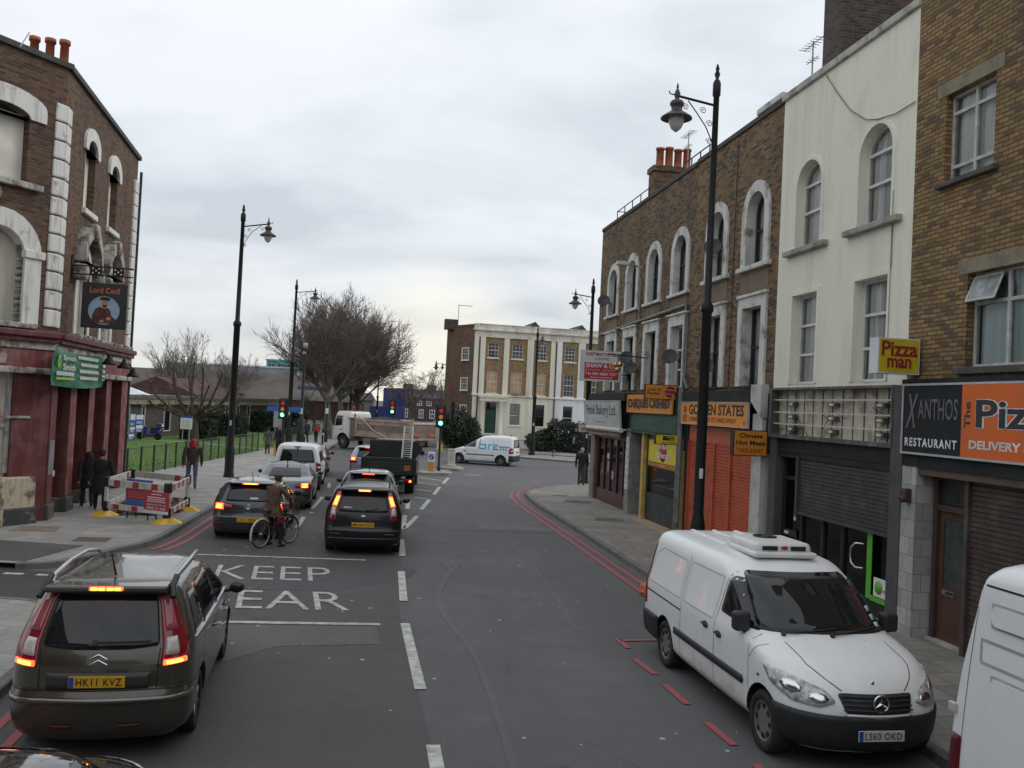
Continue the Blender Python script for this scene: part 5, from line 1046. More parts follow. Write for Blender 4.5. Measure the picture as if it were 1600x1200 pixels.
for i, (a, b) in enumerate(((-1.5, .9), (3.2, 5.4), (7.0, 8.0))):
 mb = MB(); mb.add([(a, 1, 3.2), (b, 1, 3.2), (b, 4, 3.2), (a, 4, 3.2), ((a+b)/2, 2.5, 3.75)], [(0, 1, 4), (1, 2, 4), (2, 3, 4), (3, 0, 4)]); mb.build('skylight', plain('skylight_white', (.72, .74, .74), .4), cl)
e = empty('notice_board', (-25.2, 60.6, .1), R(70), 'blue and white notice boards on posts by the clinic wall', 'sign'); e.scale = (.78,)*3
for a in (-.9, -.1, .75): mb = MB(); mb.tube([(a, 0, 0), (a, 0, 2.3)], .03, 6); mb.build('post', greyp, e)
m_nbl = plain('notice_blue', (.04, .12, .36), .5, .1)
for a, b, z0, z1 in ((-.15, .75, 1.45, 2.3), (-.15, .75, .75, 1.4), (-.85, -.2, 1.3, 2.35), (-.85, -.2, .7, 1.25), (-.95, -.25, .1, .65)): mb = MB(); mb.box(a, b, -.06, -.03, z0, z1, 0); mb.box(a+.04, b-.04, -.066, -.06, z0+(z1-z0)*.5, z1-.05, 1); [mb.box(a+.08, b-.2, -.066, -.06, z0+.08+.1*q, z0+.13+.1*q, 1) for q in range(2)]; mb.build('panel', [m_nbl, sg_wh], e)
shrub('clipped_hedge', (-23.3, 73.0, .1), (3.2, 2.4, 1.75), 'clipped dark box hedge right of the pollarded tree', 3500, 5, box=True, leaf=.36, cat='hedge')
shrub('clipped_hedge', (-22.7, 65.6, .1), (2.0, 2.0, 1.5), 'clipped dark box hedge behind the parking sign', 2600, 6, box=True, leaf=.36, cat='hedge')
shrub('clipped_hedge', (-21.6, 84, .1), (4.6, 3, 2.0), 'long dark hedge at the far end of the lawn', 3000, 7, box=True, leaf=.45, cat='hedge')
def block(name, x0, x1, y0, y1, h, m_, label, roof=None, wins=(), rh=0, cat='building', z0=0, wm=None, ridge='x'):
 e = empty(name, ((x0+x1)/2, y0, 0), 0, label, cat); w = (x1-x0)/2; d = y1-y0
 bx('wall', m_, e, -w, w, 0, d, z0, h)
 rb = MB()
 if rh and ridge == 'x': rb.add([(-w-.3, -.3, h), (w+.3, -.3, h), (w+.3, d/2, h+rh), (-w-.3, d/2, h+rh), (w+.3, d+.3, h), (-w-.3, d+.3, h)], [(0, 1, 2, 3), (3, 2, 4, 5), (0, 3, 5), (1, 4, 2)])
 elif rh: rb.add([(-w-.3, -.1, h), (w+.3, -.1, h), (0, -.1, h+rh), (-w-.3, d, h), (w+.3, d, h), (0, d, h+rh)], [(0, 1, 2), (0, 2, 5, 3), (1, 4, 5, 2), (3, 5, 4)])
 else: rb.box(-w-.15, w+.15, -.15, d+.15, h, h+.25)
 rb.build('roof', roof or m_slate, e)
 for (a, b, c, dd) in wins:
  f = MB(); f.ring(shape(a, b, c, dd), shape(a+.12, b-.12, c+.12, dd-.12), -.08, .02); f.box((a+b)/2-.05, (a+b)/2+.05, -.07, .0, c, dd); f.box(a, b, -.068, .0, (c+dd)/2-.05, (c+dd)/2+.05); fo = f.build('window', wm or m_sashw, e); g = MB(); g.box(a+.1, b-.1, -.03, .01, c+.1, dd-.1); g.build('pane', darkgl, fo)
 return e
m_bred = brick('brick_red_far', (.13, .042, .033), (.10, .035, .03), (.1, .04, .03), (.15, .1, .08), soot_amt=.2); m_rtile = plain('dark_red_tile', (.11, .05, .04), .9, .25, .6)
m_bbrown = plain('brown_roof_tile', (.10, .085, .076), .95, .2, .4)
block('gabled_hall', -34.5, -26.6, 77, 90, 3.05, m_bred, 'red brick hall with a broad gable behind the pollarded tree', plain('hall_gable_roof', (.085, .042, .036), .9, .2), (), 1.7, ridge='y')
block('long_house', -62, -22, 118, 130, 3.6, m_bbrown, 'long brown building with a dark tiled roof behind the bare garden trees', m_bbrown, [(-18+7*i, -16.6+7*i, 2.1, 3.3) for i in range(5)], 2.9)
block('brick_school', -29.5, -18.0, 99, 108, 3.2, brick('brick_school', (.16, .065, .055), (.12, .05, .042), (.09, .04, .035), (.13, .1, .09), soot_amt=.2), 'long red-brown block with narrow white windows behind the traffic lights', m_bbrown, [(-5.0+1.05*i, -4.65+1.05*i, 1.8, 3.0) for i in range(5)], 1.2)
block('grey_warehouse', -58, -37, 150, 170, 8.1, plain('warehouse_grey', (.26, .27, .30), .7, .15, .3), 'distant grey shed with a pale roof edge', plain('shed_pale_roof', (.55, .58, .62), .5, .1), ())
block('glass_office', -41.8, -36.5, 152, 162, 9.4, plain('teal_glass', (.06, .22, .24), .25, .3, .6), 'distant teal glass office block behind the second lamp post', plain('teal_edge', (.1, .3, .32), .4), [(-2.4+1.6*i, -1.1+1.6*i, 5.8+1.8*j, 7.2+1.8*j) for i in range(3) for j in range(2)], wm=plain('teal_frame', (.1, .36, .38), .4))
block('white_dormer_house', -37.5, -31.5, 128, 134, 5.0, m_bbrown, 'distant brown house with white upper windows', m_slate, [(-2.6, -1.6, 3.6, 4.7), (-1.4, -.4, 3.6, 4.7), (1.2, 2.2, 3.5, 4.6)], .8)
m_hoard = plain('hoarding_blue', (.055, .065, .21), .6, .15, .5)
for i, (x, y, w, z0, z1, lab) in enumerate(((-24.6, 110, 3.4, 1.9, 4.9, 'blue wrapped hoarding seen left of the great bare trees'), (-14.6, 112, 2.8, 2.8, 5.2, 'upper blue wrapped hoarding between the bare trunks'), (-14.6, 106, 4.2, .3, 2.9, 'lower blue hoarding panel behind the tipper truck'))):
 e = empty('blue_hoarding', (x, y, 0), 0, lab, 'hoarding'); mb = MB(); mb.rbox(-w/2, w/2, 0, .25, z0, z1, .03); [mb.box(-w/2+w*k/4-.03, -w/2+w*k/4+.03, -.03, 0, z0, z1) for k in range(1, 4)]; mb.build('panel', m_hoard, e); mb = MB(); [mb.box(k*w*.4-.06, k*w*.4+.06, .05, .2, 0, z0+.1) for k in (-1, 1)]; mb.build('post', greyp, e)
block('brown_house', -25, -19.0, 116, 124, 3.5, m_bbrown, 'plain brown block behind the trunks of the great bare trees', m_slate, (), 1)
m_bfar = brick('brick_far_terrace', (.11, .062, .055), (.085, .05, .045), (.07, .04, .036), (.1, .08, .07), soot_amt=.2)
ft = block('brick_row', -20.5, -10.6, 150, 158, 4.3, m_bfar, 'dark brick row of houses with white windows closing the distant street', m_slate, [(-4.6, -3.8, .9, 2.4), (-2.4, -1.6, .9, 2.4), (.2, 1.0, .9, 2.4), (2.0, 2.9, .9, 2.4), (3.6, 4.4, .9, 2.4), (-.2, .7, 3.0, 3.8), (1.4, 2.3, 3.0, 3.8), (-3.4, -2.7, 3.0, 3.8)], 1.5)
for x in (1.9, -2.2): bx('chimney', m_bfar, ft, x-.75, x+.75, 2.5, 4.0, 4.5, 6.6)
wv = empty('low_white_wall', (-24, 96.5, 0), R(3), 'long low white wall at the far edge of the park', 'wall'); mb = MB(); mb.box(0, 11, 0, .3, 0, 1.0); mb.build('wall', plain('wall_white', (.62, .62, .6), .8, .1), wv); rbx('coping', m_conc, wv, -.05, 11.05, -.05, .35, 1.0, 1.1, .02)
# -- bare winter trees
m_bark = plain('bark_grey_brown', (.10, .084, .068), .95, .35, 1.5, bmp=.5); m_twig = plain('twig_brown', (.14, .11, .095), .95, .25, .5); m_barkg = plain('bark_olive', (.12, .11, .08), .95, .35, 2, bmp=.5)
def bare_tree(name, loc, label, cat='tree', h=13, trunk_h=3.0, tr=.35, spread=1.0, limbs=9, sub=(6, 6, 5), seed=0, up=.35, twig_l=1.0, group=None, m1=None, m2=None, droop=0.0, tw=.019):
 rnd = random.Random(seed); e = empty(name, loc, 0, label, cat, group); A, B = MB(), MB()
 def wander(p, d, L, r, n, upv, mb, sides, wig):
  pts = [p.copy()]; rs = [r]; d = d.copy()
  for i in range(n):
   d = (d+Vector((rnd.gauss(0, wig), rnd.gauss(0, wig), rnd.gauss(0, wig)+upv))).normalized(); p = p+d*(L/n); pts.append(p.copy()); rs.append(r*(1-(i+1)/n*.62))
  mb.tube(pts, rs, sides, 0, False); return pts, rs
 tp, trs = wander(Vector((0, 0, -.1)), Vector((0, 0, 1)), trunk_h, tr, 5, .1, A, 10, .05)
 Lh = (h-trunk_h)
 def side(d, ang):
  o = d.orthogonal().normalized(); o.rotate(Matrix.Rotation(rnd.uniform(0, 6.283), 3, d)); return (d*math.cos(ang)+o*math.sin(ang)).normalized()
 for i in range(limbs):
  az = i*2.4+rnd.uniform(-.3, .3); tilt = rnd.uniform(.12, .95)*spread; d = Vector((math.cos(az)*math.sin(tilt), math.sin(az)*math.sin(tilt), math.cos(tilt)))
  st = tp[-1] if i % 3 else tp[-2]; L1 = Lh*rnd.uniform(.55, .72)
  p1, r1 = wander(st, d, L1, tr*rnd.uniform(.26, .42), 7, up*.22, A, 6, .10)
  for j in range(sub[0]):
   k = rnd.randint(2, 6); dd = side((p1[min(k+1, 7)]-p1[k-1]).normalized(), rnd.uniform(.3, .8)); L2 = Lh*rnd.uniform(.22, .4)
   p2, r2 = wander(p1[k], dd, L2, r1[k]*.55, 5, up*.3-droop*.1, B, 4, .13)
   for q in range(sub[1]):
    k2 = rnd.randint(1, 5); d3 = side((p2[k2]-p2[k2-1]).normalized(), rnd.uniform(.3, .8)); L3 = Lh*rnd.uniform(.10, .2)*twig_l
    p3, r3 = wander(p2[k2], d3, L3, max(.014, r2[k2]*.55), 4, up*.3-droop*.2, B, 3, .16)
    for w in range(sub[2]):
     k3 = rnd.randint(1, 4); d4 = side((p3[k3]-p3[k3-1]).normalized(), rnd.uniform(.25, .7))
     wander(p3[k3], d4, Lh*rnd.uniform(.05, .11)*twig_l, tw, 2, up*.2-droop*.25, B, 3, .15)
 A.build('trunk', m1 or m_bark, e, True); B.build('crown', m2 or m_twig, e, True); return e
gb = 'great bare trees beyond the tipper truck'
bare_tree('bare_tree', (-15.5, 77, 0), 'leftmost of the great bare trees with a sparse crown reaching over the park', h=12.2, trunk_h=4.2, tr=.34, spread=.8, limbs=12, sub=(7, 7, 5), seed=11, up=.28, group=gb, m1=m_barkg)
bare_tree('bare_tree', (-16.3, 87, 0), 'tallest of the great bare trees in the middle of the dense brown crown', h=14.2, trunk_h=4.5, tr=.42, spread=1.15, limbs=16, sub=(9, 8, 7), seed=12, up=.3, group=gb, m1=m_barkg)
bare_tree('bare_tree', (-16.0, 94, 0), 'great bare tree behind the tipper truck cab with a reddish twiggy crown', h=14.0, trunk_h=4.0, tr=.4, spread=1.2, limbs=16, sub=(9, 8, 7), seed=13, up=.26, group=gb, m2=plain('twig_red_brown', (.15, .11, .095), .95, .25, .5))
bare_tree('bare_tree', (-15.8, 93, 0), 'rightmost of the great bare trees leaning out over the far street', h=12.8, trunk_h=4.0, tr=.38, spread=1.02, limbs=15, sub=(9, 8, 6), seed=14, up=.22, group=gb)
bare_tree('bare_tree', (-18.2, 89, 0), 'great bare tree standing farthest into the park behind the second lamp post', h=12.6, trunk_h=4.2, tr=.36, spread=.95, limbs=14, sub=(9, 8, 6), seed=15, up=.36, group=gb, m1=m_barkg)
bare_tree('bare_tree', (-12.6, 112, 0), 'thin drooping bare tree in front of the distant brick row', h=9.5, trunk_h=3.2, tr=.25, spread=1.1, limbs=9, sub=(6, 5, 5), seed=16, up=.1, droop=1)
bare_tree('bare_tree', (-9.5, 125, 0), 'small bare tree beside the brick flank of the stucco terrace', h=9.0, trunk_h=2.5, tr=.22, spread=1.1, limbs=9, sub=(6, 5, 4), seed=17, up=.2)
bare_tree('bare_tree', (-36.5, 98, 0), 'tall pale bare tree rising behind the gabled hall beside the pub', h=10.6, trunk_h=2.0, tr=.3, spread=.75, limbs=10, sub=(6, 5, 4), seed=18, up=.5, m2=plain('twig_pale', (.17, .15, .13), .95, .2, .5))
bare_tree('bare_tree', (-32.2, 101, 0), 'shorter pale bare tree beside the tall one behind the gabled hall', h=8.2, trunk_h=2.0, tr=.25, spread=.85, limbs=9, sub=(6, 5, 4), seed=19, up=.4, m2=bpy.data.materials['twig_pale'])
bare_tree('bare_tree', (-37.0, 122, 0), 'round pale bare tree over the roofs behind the nearest left lamp post', h=9.6, trunk_h=2.5, tr=.25, spread=1.0, limbs=10, sub=(6, 5, 4), seed=20, up=.4, m2=bpy.data.materials['twig_pale'])
bare_tree('bare_tree', (-42.5, 124, 0), 'round pale bare tree over the roofs behind the pollarded tree', h=9.9, trunk_h=2.5, tr=.25, spread=1.0, limbs=10, sub=(6, 5, 4), seed=21, up=.4, m2=bpy.data.materials['twig_pale'])
bare_tree('bare_tree', (-20.2, 92, 0), 'low brown-leaved thorn tree in the park behind the left traffic light', h=4.6, trunk_h=1.2, tr=.15, spread=1.2, limbs=8, sub=(5, 5, 4), seed=23, up=.15)
def pollard():
 rnd = random.Random(9); e = empty('pollarded_tree', (-19.8, 56.3, .1), 0, 'pollarded tree with knobbly cut limbs standing on the lawn by the railing', 'tree'); A, B = MB(), MB()
 A.tube([(0, 0, -.1), (.02, 0, .3), (-.03, 0, 1.0), (-.1, 0, 1.7), (-.14, 0, 2.05)], [.42, .34, .31, .33, .28], 12, 0, True)
 top = Vector((-.14, 0, 1.9))
 ends = [(-3.0, .3, 3.9), (-2.6, -.8, 2.8), (-1.7, .4, 4.9), (-1.3, -.6, 4.3), (-.3, .3, 5.3), (.5, -.4, 5.0), (1.7, -.3, 4.7), (2.0, .5, 3.8), (2.5, -.5, 4.3), (2.6, .3, 3.0), (-.8, .8, 4.5), (1.1, -.9, 3.9)]
 for (x, y, z) in ends:
  t = Vector((x, y, z)); k = t-top; m1 = top+Vector((k.x*.55, k.y*.55, k.z*.30))+Vector((rnd.uniform(-.25, .25), 0, rnd.uniform(-.15, .15))); m2 = top+Vector((k.x*.85+rnd.uniform(-.15, .15), k.y*.85, k.z*.66))
  A.tube([top-Vector((0, 0, .2)), m1, m2, t, t+Vector((0, 0, .06))], [.15, .085, .06, .055, .075], 7, 0, True)
  for q in range(8):
   b = (m1, m2, t)[q % 3]; d = Vector((rnd.gauss(0, .6)+k.x*.15, rnd.gauss(0, .6), rnd.uniform(.2, 1))).normalized(); L = rnd.uniform(.3, 1.2)
   B.tube([b, b+d*L*.5+Vector((0, 0, .03)), b+d*L+Vector((rnd.uniform(-.1, .1), 0, .1*L))], [.03, .02, .012], 4, 0, False)
   for w in range(3): s = b+d*L*rnd.uniform(.3, .9); B.tube([s, s+Vector((rnd.gauss(0, .25), rnd.gauss(0, .25), rnd.uniform(0, .4)))], [.014, .008], 3, 0, False)
 A.build('trunk', plain('bark_dark', (.06, .05, .04), .95, .35, 2, bmp=.5), e, True); B.build('crown', m_twig, e, True)
pollard()
# -- vehicle kit
def pchip(xs, ys, x):
 n = len(xs)
 if x <= xs[0]: return ys[0]
 if x >= xs[-1]: return ys[-1]
 i = max(k for k in range(n-1) if xs[k] <= x)
 h = [xs[k+1]-xs[k] for k in range(n-1)]; d = [(ys[k+1]-ys[k])/h[k] for k in range(n-1)]
 def slope(k):
  if k == 0: return d[0]
  if k == n-1: return d[-1]
  if d[k-1]*d[k] <= 0: return 0
  w1 = 2*h[k]+h[k-1]; w2 = h[k]+2*h[k-1]; return (w1+w2)/(w1/d[k-1]+w2/d[k])
 t = (x-xs[i])/h[i]; m0, m1 = slope(i), slope(i+1)
 return ys[i]*(2*t**3-3*t*t+1)+h[i]*m0*(t**3-2*t*t+t)+ys[i+1]*(-2*t**3+3*t*t)+h[i]*m1*(t**3-t*t)
class Shell:
 """vehicle skin as stacked plan outlines. level: (z, rear x, front x, half width, rear corner, front corner, rear bulge, front bulge)"""
 def __init__(s, levels, crown=.04, bow=.02): s.L = levels; s.z = [l[0] for l in levels]; s.crown = crown; s.bow = bow; s.c = {}
 def par(s, z):
  k = round(z, 4)
  if k not in s.c: s.c[k] = [pchip(s.z, [l[i] for l in s.L], z) for i in range(1, 8)]
  return s.c[k]
 def geo(s, z):
  xr, xf, w, rr, rf, br, bf = s.par(z); rr = min(rr, w*.95); rf = min(rf, w*.95)
  return xr, xf, w, rr, rf, br, bf, xr+br*((w-rr)/w)**2, xf-bf*((w-rf)/w)**2
 def P(s, t, z):
  sg = 1 if t >= 0 else -1; t = abs(t); xr, xf, w, rr, rf, br, bf, xb, xe = s.geo(z)
  if t <= 1: y = t*(w-rr); x = xr+br*(y/w)**2
  elif t <= 2: a = (t-1)*math.pi/2; y = w-rr+rr*math.sin(a); x = xb+rr*(1-math.cos(a))
  elif t <= 3: q = t-2; x = xb+rr+(xe-rf-xb-rr)*q; y = w+s.bow*4*q*(1-q)
  elif t <= 4: a = (4-t)*math.pi/2; y = w-rf+rf*math.sin(a); x = xe-rf*(1-math.cos(a))
  else: y = (5-t)*(w-rf); x = xf-bf*(y/w)**2
  return Vector((x, sg*y, z))
 def tz(s, mode, a, z):
  """(y,z) on the rear or front, (x,z) on a side -> surface parameter"""
  xr, xf, w, rr, rf, br, bf, xb, xe = s.geo(z)
  if mode == 'rear':
   y = min(abs(a), w*.9999); t = y/(w-rr) if y <= w-rr else 1+math.asin(min(1, (y-(w-rr))/rr))/(math.pi/2); return t if a >= 0 else -t
  if mode == 'front':
   y = min(abs(a), w*.9999); t = 5-y/(w-rf) if y <= w-rf else 4-math.asin(min(1, (y-(w-rf))/rf))/(math.pi/2); return t if a >= 0 else -t
  sg = 1 if mode == 'L' else -1; x = a
  if x < xb+rr: t = 1+math.acos(max(-1, min(1, 1-(x-xb)/rr)))/(math.pi/2) if x > xb else 1
  elif x > xe-rf: t = 4-math.acos(max(-1, min(1, 1-(xe-x)/rf)))/(math.pi/2) if x < xe else 4
  else: t = 2+(x-xb-rr)/(xe-rf-xb-rr)
  return sg*t
 def at(s, mode, a, z, off=0.0):
  t = a if mode == 't' else s.tz(mode, a, z)
  p = s.P(t, z); e = .004; z1, z2 = max(s.z[0], z-e), min(s.z[-1], z+e)
  du = s.P(t+e, z)-s.P(t-e, z); dv = s.P(t, z2)-s.P(t, z1); n = dv.cross(du)
  if n.length < 1e-12: n = Vector((p.x, p.y, 0))
  n.normalize()
  c = Vector(((s.par(z)[0]+s.par(z)[1])/2, 0, z-.15))
  if n.dot(p-c) < 0: n = -n
  return p+n*off
 def body(s, name, m_, parent, dz=.05, wheels=()):
  zs = []
  for a, b in zip(s.z[:-1], s.z[1:]):
   n = max(1, math.ceil((b-a)/dz)); zs += [a+(b-a)*i/n for i in range(n)]
  zs.append(s.z[-1])
  ts = [i/4 for i in range(4)]+[1+i/6 for i in range(6)]+[2+i/20 for i in range(20)]+[3+i/6 for i in range(6)]+[4+i/4 for i in range(4)]
  ring = ts+[5]+[-t for t in reversed(ts[1:])]
  N = len(ring); bm = bmesh.new(); rows = [[bm.verts.new(s.P(t, z)) for t in ring] for z in zs]
  for i in range(len(zs)-1):
   for j in range(N): q = (j+1) % N; bm.faces.new((rows[i][j], rows[i][q], rows[i+1][q], rows[i+1][j]))
  bm.faces.new(rows[0]); top = rows[-1]; xr, xf = s.par(zs[-1])[:2]; cx = (xr+xf)/2; prev = top
  for k in (.85, .65, .4, .18):
   cur = [bm.verts.new((cx+(v.co.x-cx)*k, v.co.y*k, zs[-1]+s.crown*(1-k*k))) for v in top]
   for j in range(N): q = (j+1) % N; bm.faces.new((prev[j], prev[q], cur[q], cur[j]))
   prev = cur
  bm.faces.new(prev)
  bmesh.ops.recalc_face_normals(bm, faces=bm.faces[:])
  me = bpy.data.meshes.new(name); bm.to_mesh(me); bm.free(); o = bpy.data.objects.new(name, me); C.objects.link(o); me.materials.append(m_); me.materials.append(blkp)
  if wheels:
   cm = MB()
   for (x, y, r, w) in wheels:
    sg = 1 if y > 0 else -1
    cm.lathe([(r, min(sg*(abs(y)-w), sg*(abs(y)+.4))), (r, max(sg*(abs(y)-w), sg*(abs(y)+.4)))], (x, 0, r*.9), 28, 0, 'y', cap=True)
   bmc = bmesh.new(); tm = bpy.data.meshes.new('c'); tm.from_pydata(cm.v, [], cm.f); bmc.from_mesh(tm); bmesh.ops.remove_doubles(bmc, verts=bmc.verts[:], dist=1e-5); bmesh.ops.recalc_face_normals(bmc, faces=bmc.faces[:]); bmc.to_mesh(tm); bmc.free()
   tm.materials.append(m_); tm.materials.append(blkp); tm.polygons.foreach_set('material_index', [1]*len(tm.polygons))
   co = bpy.data.objects.new('c', tm); C.objects.link(co)
   md = o.modifiers.new('b', 'BOOLEAN'); md.operation = 'DIFFERENCE'; md.object = co; md.solver = 'EXACT'
   dg = bpy.context.evaluated_depsgraph_get(); nm = bpy.data.meshes.new_from_object(o.evaluated_get(dg)); o.modifiers.clear(); o.data = nm; nm.name = name
   bpy.data.objects.remove(co); bpy.data.meshes.remove(tm); me = nm
  me.polygons.foreach_set('use_smooth', [True]*len(me.polygons)); me.set_sharp_from_angle(angle=R(38)); o.parent = parent; return o
 def patch(s, name, mode, pts, m_, parent, off=.006, rnd_=0.0, step=.07, mb=None, mi=0, back=.02):
  """polygon on the skin: pts are (a,z); corners rounded by rnd_"""
  P = [Vector(p) for p in pts]; out = []
  n = len(P)
  for i in range(n):
   a, b, c = P[i-1], P[i], P[(i+1) % n]
   if rnd_:
    la, lc = (a-b).length, (c-b).length; ra, rc = min(rnd_, la*.45), min(rnd_, lc*.45); p0 = b+(a-b).normalized()*ra; p1 = b+(c-b).normalized()*rc
    for k in range(5): t = k/4; out.append(p0*(1-t)**2+b*2*t*(1-t)+p1*t*t)
   else: out.append(b)
  ed = []
  for i in range(len(out)):
   a, b = out[i], out[(i+1) % len(out)]; k = max(1, math.ceil((b-a).length/step)); ed += [a+(b-a)*j/k for j in range(k)]
  area = sum(ed[i].x*ed[(i+1) % len(ed)].y-ed[(i+1) % len(ed)].x*ed[i].y for i in range(len(ed)))
  if area < 0: ed.reverse()
  x0, x1 = min(p.x for p in ed), max(p.x for p in ed); y0, y1 = min(p.y for p in ed), max(p.y for p in ed)
  def inside(q):
   r = False
   for i in range(len(ed)):
    a, b = ed[i], ed[i-1]
    if (a.y > q.y) != (b.y > q.y) and q.x < (b.x-a.x)*(q.y-a.y)/(b.y-a.y)+a.x: r = not r
   return r
  inn = []
  nx, ny = int((x1-x0)/step), int((y1-y0)/step)
  for i in range(1, nx+1):
   for j in range(1, ny+1):
    q = Vector((x0+(x1-x0)*i/(nx+1), y0+(y1-y0)*j/(ny+1)))
    if inside(q) and min((q-e).length for e in ed) > step*.4: inn.append(q)
  r = geometry.delaunay_2d_cdt(ed+inn, [(i, (i+1) % len(ed)) for i in range(len(ed))], [], 1, 1e-6)
  vs = [s.at(mode, v.x, v.y, off) for v in r[0]]; fs = r[2]
  M = mb or MB(); M.add(vs, fs, mi, True)
  rim = [s.at(mode, v.x, v.y, off) for v in ed]+[s.at(mode, v.x, v.y, off-back) for v in ed]; k = len(ed)
  M.add(rim, [(i, (i+1) % k, k+(i+1) % k, k+i) for i in range(k)], mi)
  return M if mb is not None else fixn(M.build(name, m_, parent))
 def line(s, mode, pts, w=.006, off=.0015, mb=None, closed=False):
  P = [Vector(p) for p in pts]
  if closed: P.append(P[0])
  Q = []
  for a, b in zip(P[:-1], P[1:]): k = max(1, math.ceil((b-a).length/.06)); Q += [a+(b-a)*j/k for j in range(k)]
  Q.append(P[-1]); vs = []
  for i, q in enumerate(Q):
   p = s.at(mode, q.x, q.y, off); a = s.at(mode, *Q[max(0, i-1)], off); b = s.at(mode, *Q[min(len(Q)-1, i+1)], off); t = (b-a).normalized()
   nrm = (s.at(mode, q.x, q.y, off+.05)-p).normalized(); sd = t.cross(nrm).normalized()*w/2; vs += [p-sd, p+sd]
  mb.add(vs, [(2*i, 2*i+1, 2*i+3, 2*i+2) for i in range(len(Q)-1)]); return mb
def fixn(o):
 bm = bmesh.new(); bm.from_mesh(o.data); bmesh.ops.remove_doubles(bm, verts=bm.verts[:], dist=1e-5); bmesh.ops.recalc_face_normals(bm, faces=bm.faces[:]); bm.to_mesh(o.data); bm.free(); return o
m_seam = plain('panel_gap', (.01, .01, .011), .7, .1); m_under = plain('underbody', (.012, .012, .012), .9, .1)
m_tlred = plain('tail_red', (.22, .01, .016), .12, .08, 3, coat=.8); m_tldim = plain('reflector_dim', (.10, .01, .014), .3, .1)
m_tlpink = plain('tail_pink', (.34, .075, .09), .12, .08, 3, coat=.8); m_tlwhite = plain('tail_clear', (.55, .50, .49), .15, .08, 3, coat=.8)
m_lit = emit('brake_light', (1.0, .10, .03), 2.2, (.4, .02, .02)); m_lity = emit('brake_light_core', (1.0, .42, .04), 4.2, (.5, .2, .02)); m_hl = plain('headlamp_clear', (.42, .43, .43), .1, .5, 16, coat=1)
m_ply = plain('plate_yellow', (.66, .37, .02), .4, .08); m_plw = plain('plate_white', (.6, .6, .6), .4, .08); m_plblue = plain('plate_blue', (.03, .08, .35), .4); m_hub = plain('alloy', (.36, .37, .38), .3, .1, metal=.8); m_steelw = plain('steel_wheel', (.22, .22, .22), .5, .2, metal=.5)
m_inner = plain('car_inside', (.02, .02, .022), .8, .2)
WHEEL = {}
def wheel(par, x, y, r, w=.2, rim=None, spokes=5, name='wheel', cover=False):
 """wheel with its outer face towards sign(y)"""
 sg = 1 if y > 0 else -1; t = MB(); hw = w/2; rr = r*.66
 t.lathe([(rr, -hw*.9), (r*.93, -hw), (r, -hw*.65), (r, hw*.65), (r*.93, hw), (rr, hw*.9), (rr*.97, hw*.4), (rr*.97, -hw*.4), (rr, -hw*.9)], (0, 0, 0), 32, 0, 'y', cap=False)
 o = t.build(name, rub, par); o.location = (x, y-sg*hw, r); fixn(o)
 d = MB(); d.lathe([(rr, hw*.86), (rr*.93, hw*.9), (rr*.9, hw*.6), (.0, hw*.55)], (0, 0, 0), 32, 1 if not cover else 0, 'y', cap=False)
 if cover:
  d.lathe([(rr*.9, hw*.62), (rr*.6, hw*.82), (rr*.3, hw*.7), (0, hw*.72)], (0, 0, 0), 28, 0, 'y', cap=False)
  for i in range(8): a = i*math.pi/4; d.cbox((rr*.72*math.cos(a), hw*.78, rr*.72*math.sin(a)), (.05, .02, .05), 1, Matrix.Rotation(-a, 3, 'Y'))
 else:
  for i in range(spokes):
   a = 2*math.pi*i/spokes; c_, s_ = math.cos(a), math.sin(a); nx, nz_ = -s_, c_
   pts = [(rr*.12, .030), (rr*.92, .024)]; vs = []
   for q, wd in pts:
    for k in (-1, 1): vs += [(c_*q+nx*wd*k, hw*.84, s_*q+nz_*wd*k), (c_*q+nx*wd*k*1.3, hw*.6, s_*q+nz_*wd*k*1.3)]
   d.add(vs, [(0, 2, 6, 4), (0, 4, 5, 1), (2, 3, 7, 6)])
  d.lathe([(rr*.24, hw*.6), (rr*.22, hw*.86), (0, hw*.9)], (0, 0, 0), 16, 0, 'y', cap=False)
 ro = d.build('rim', [rim or m_hub, m_under], o)
 if sg < 0: o.rotation_euler = (0, 0, math.pi)
 return o
def plate(par, mb_at, text, col, w=.52, h=.112, blue=False):
 """number plate; mb_at is a matrix whose -y axis faces out"""
 p = MB(); p.rbox(-w/2, w/2, -.008, .008, -h/2, h/2, .004)
 x0 = -w/2+.03
 if blue: p.box(-w/2+.004, -w/2+.05, -.0095, -.008, -h/2+.004, h/2-.004, 1); x0 = -w/2+.07
 o = p.build('number_plate', [col, m_plblue], par); o.matrix_local = mb_at
 t = MB(); t.text(text, x0, w/2-.03, -h/2+.02, h/2-.02, -.0105, 0, .012, 0, 1.1); t.build('lettering', ink, o); return o
def rear_m(x, z, tilt=0, y=0): return Matrix.Translation((x, y, z)) @ Matrix.Rotation(math.radians(-90), 4, 'Z') @ Matrix.Rotation(tilt, 4, 'X')
def front_m(x, z, tilt=0, y=0): return Matrix.Translation((x, y, z)) @ Matrix.Rotation(math.radians(90), 4, 'Z') @ Matrix.Rotation(tilt, 4, 'X')
def mirror_part(par, x, y, z, m_, size=(.1, .2, .15)):
 sg = 1 if y > 0 else -1
 mb = MB(); mb.sphere((x, y+sg*size[1]*.55, z), .5, 16, 0, (size[0]*1.3, size[1], size[2])); mb.tube([(x+.02, y-sg*.04, z-.05), (x, y+sg*size[1]*.35, z-.03)], .025, 6)
 o = mb.build('wing_mirror', m_, par, True)
 g = MB(); g.sphere((x-size[0]*.56, y+sg*size[1]*.55, z), .5, 14, 0, (.02, size[1]*.8, size[2]*.78)); g.build('mirror_glass', darkgl, o, True); return o
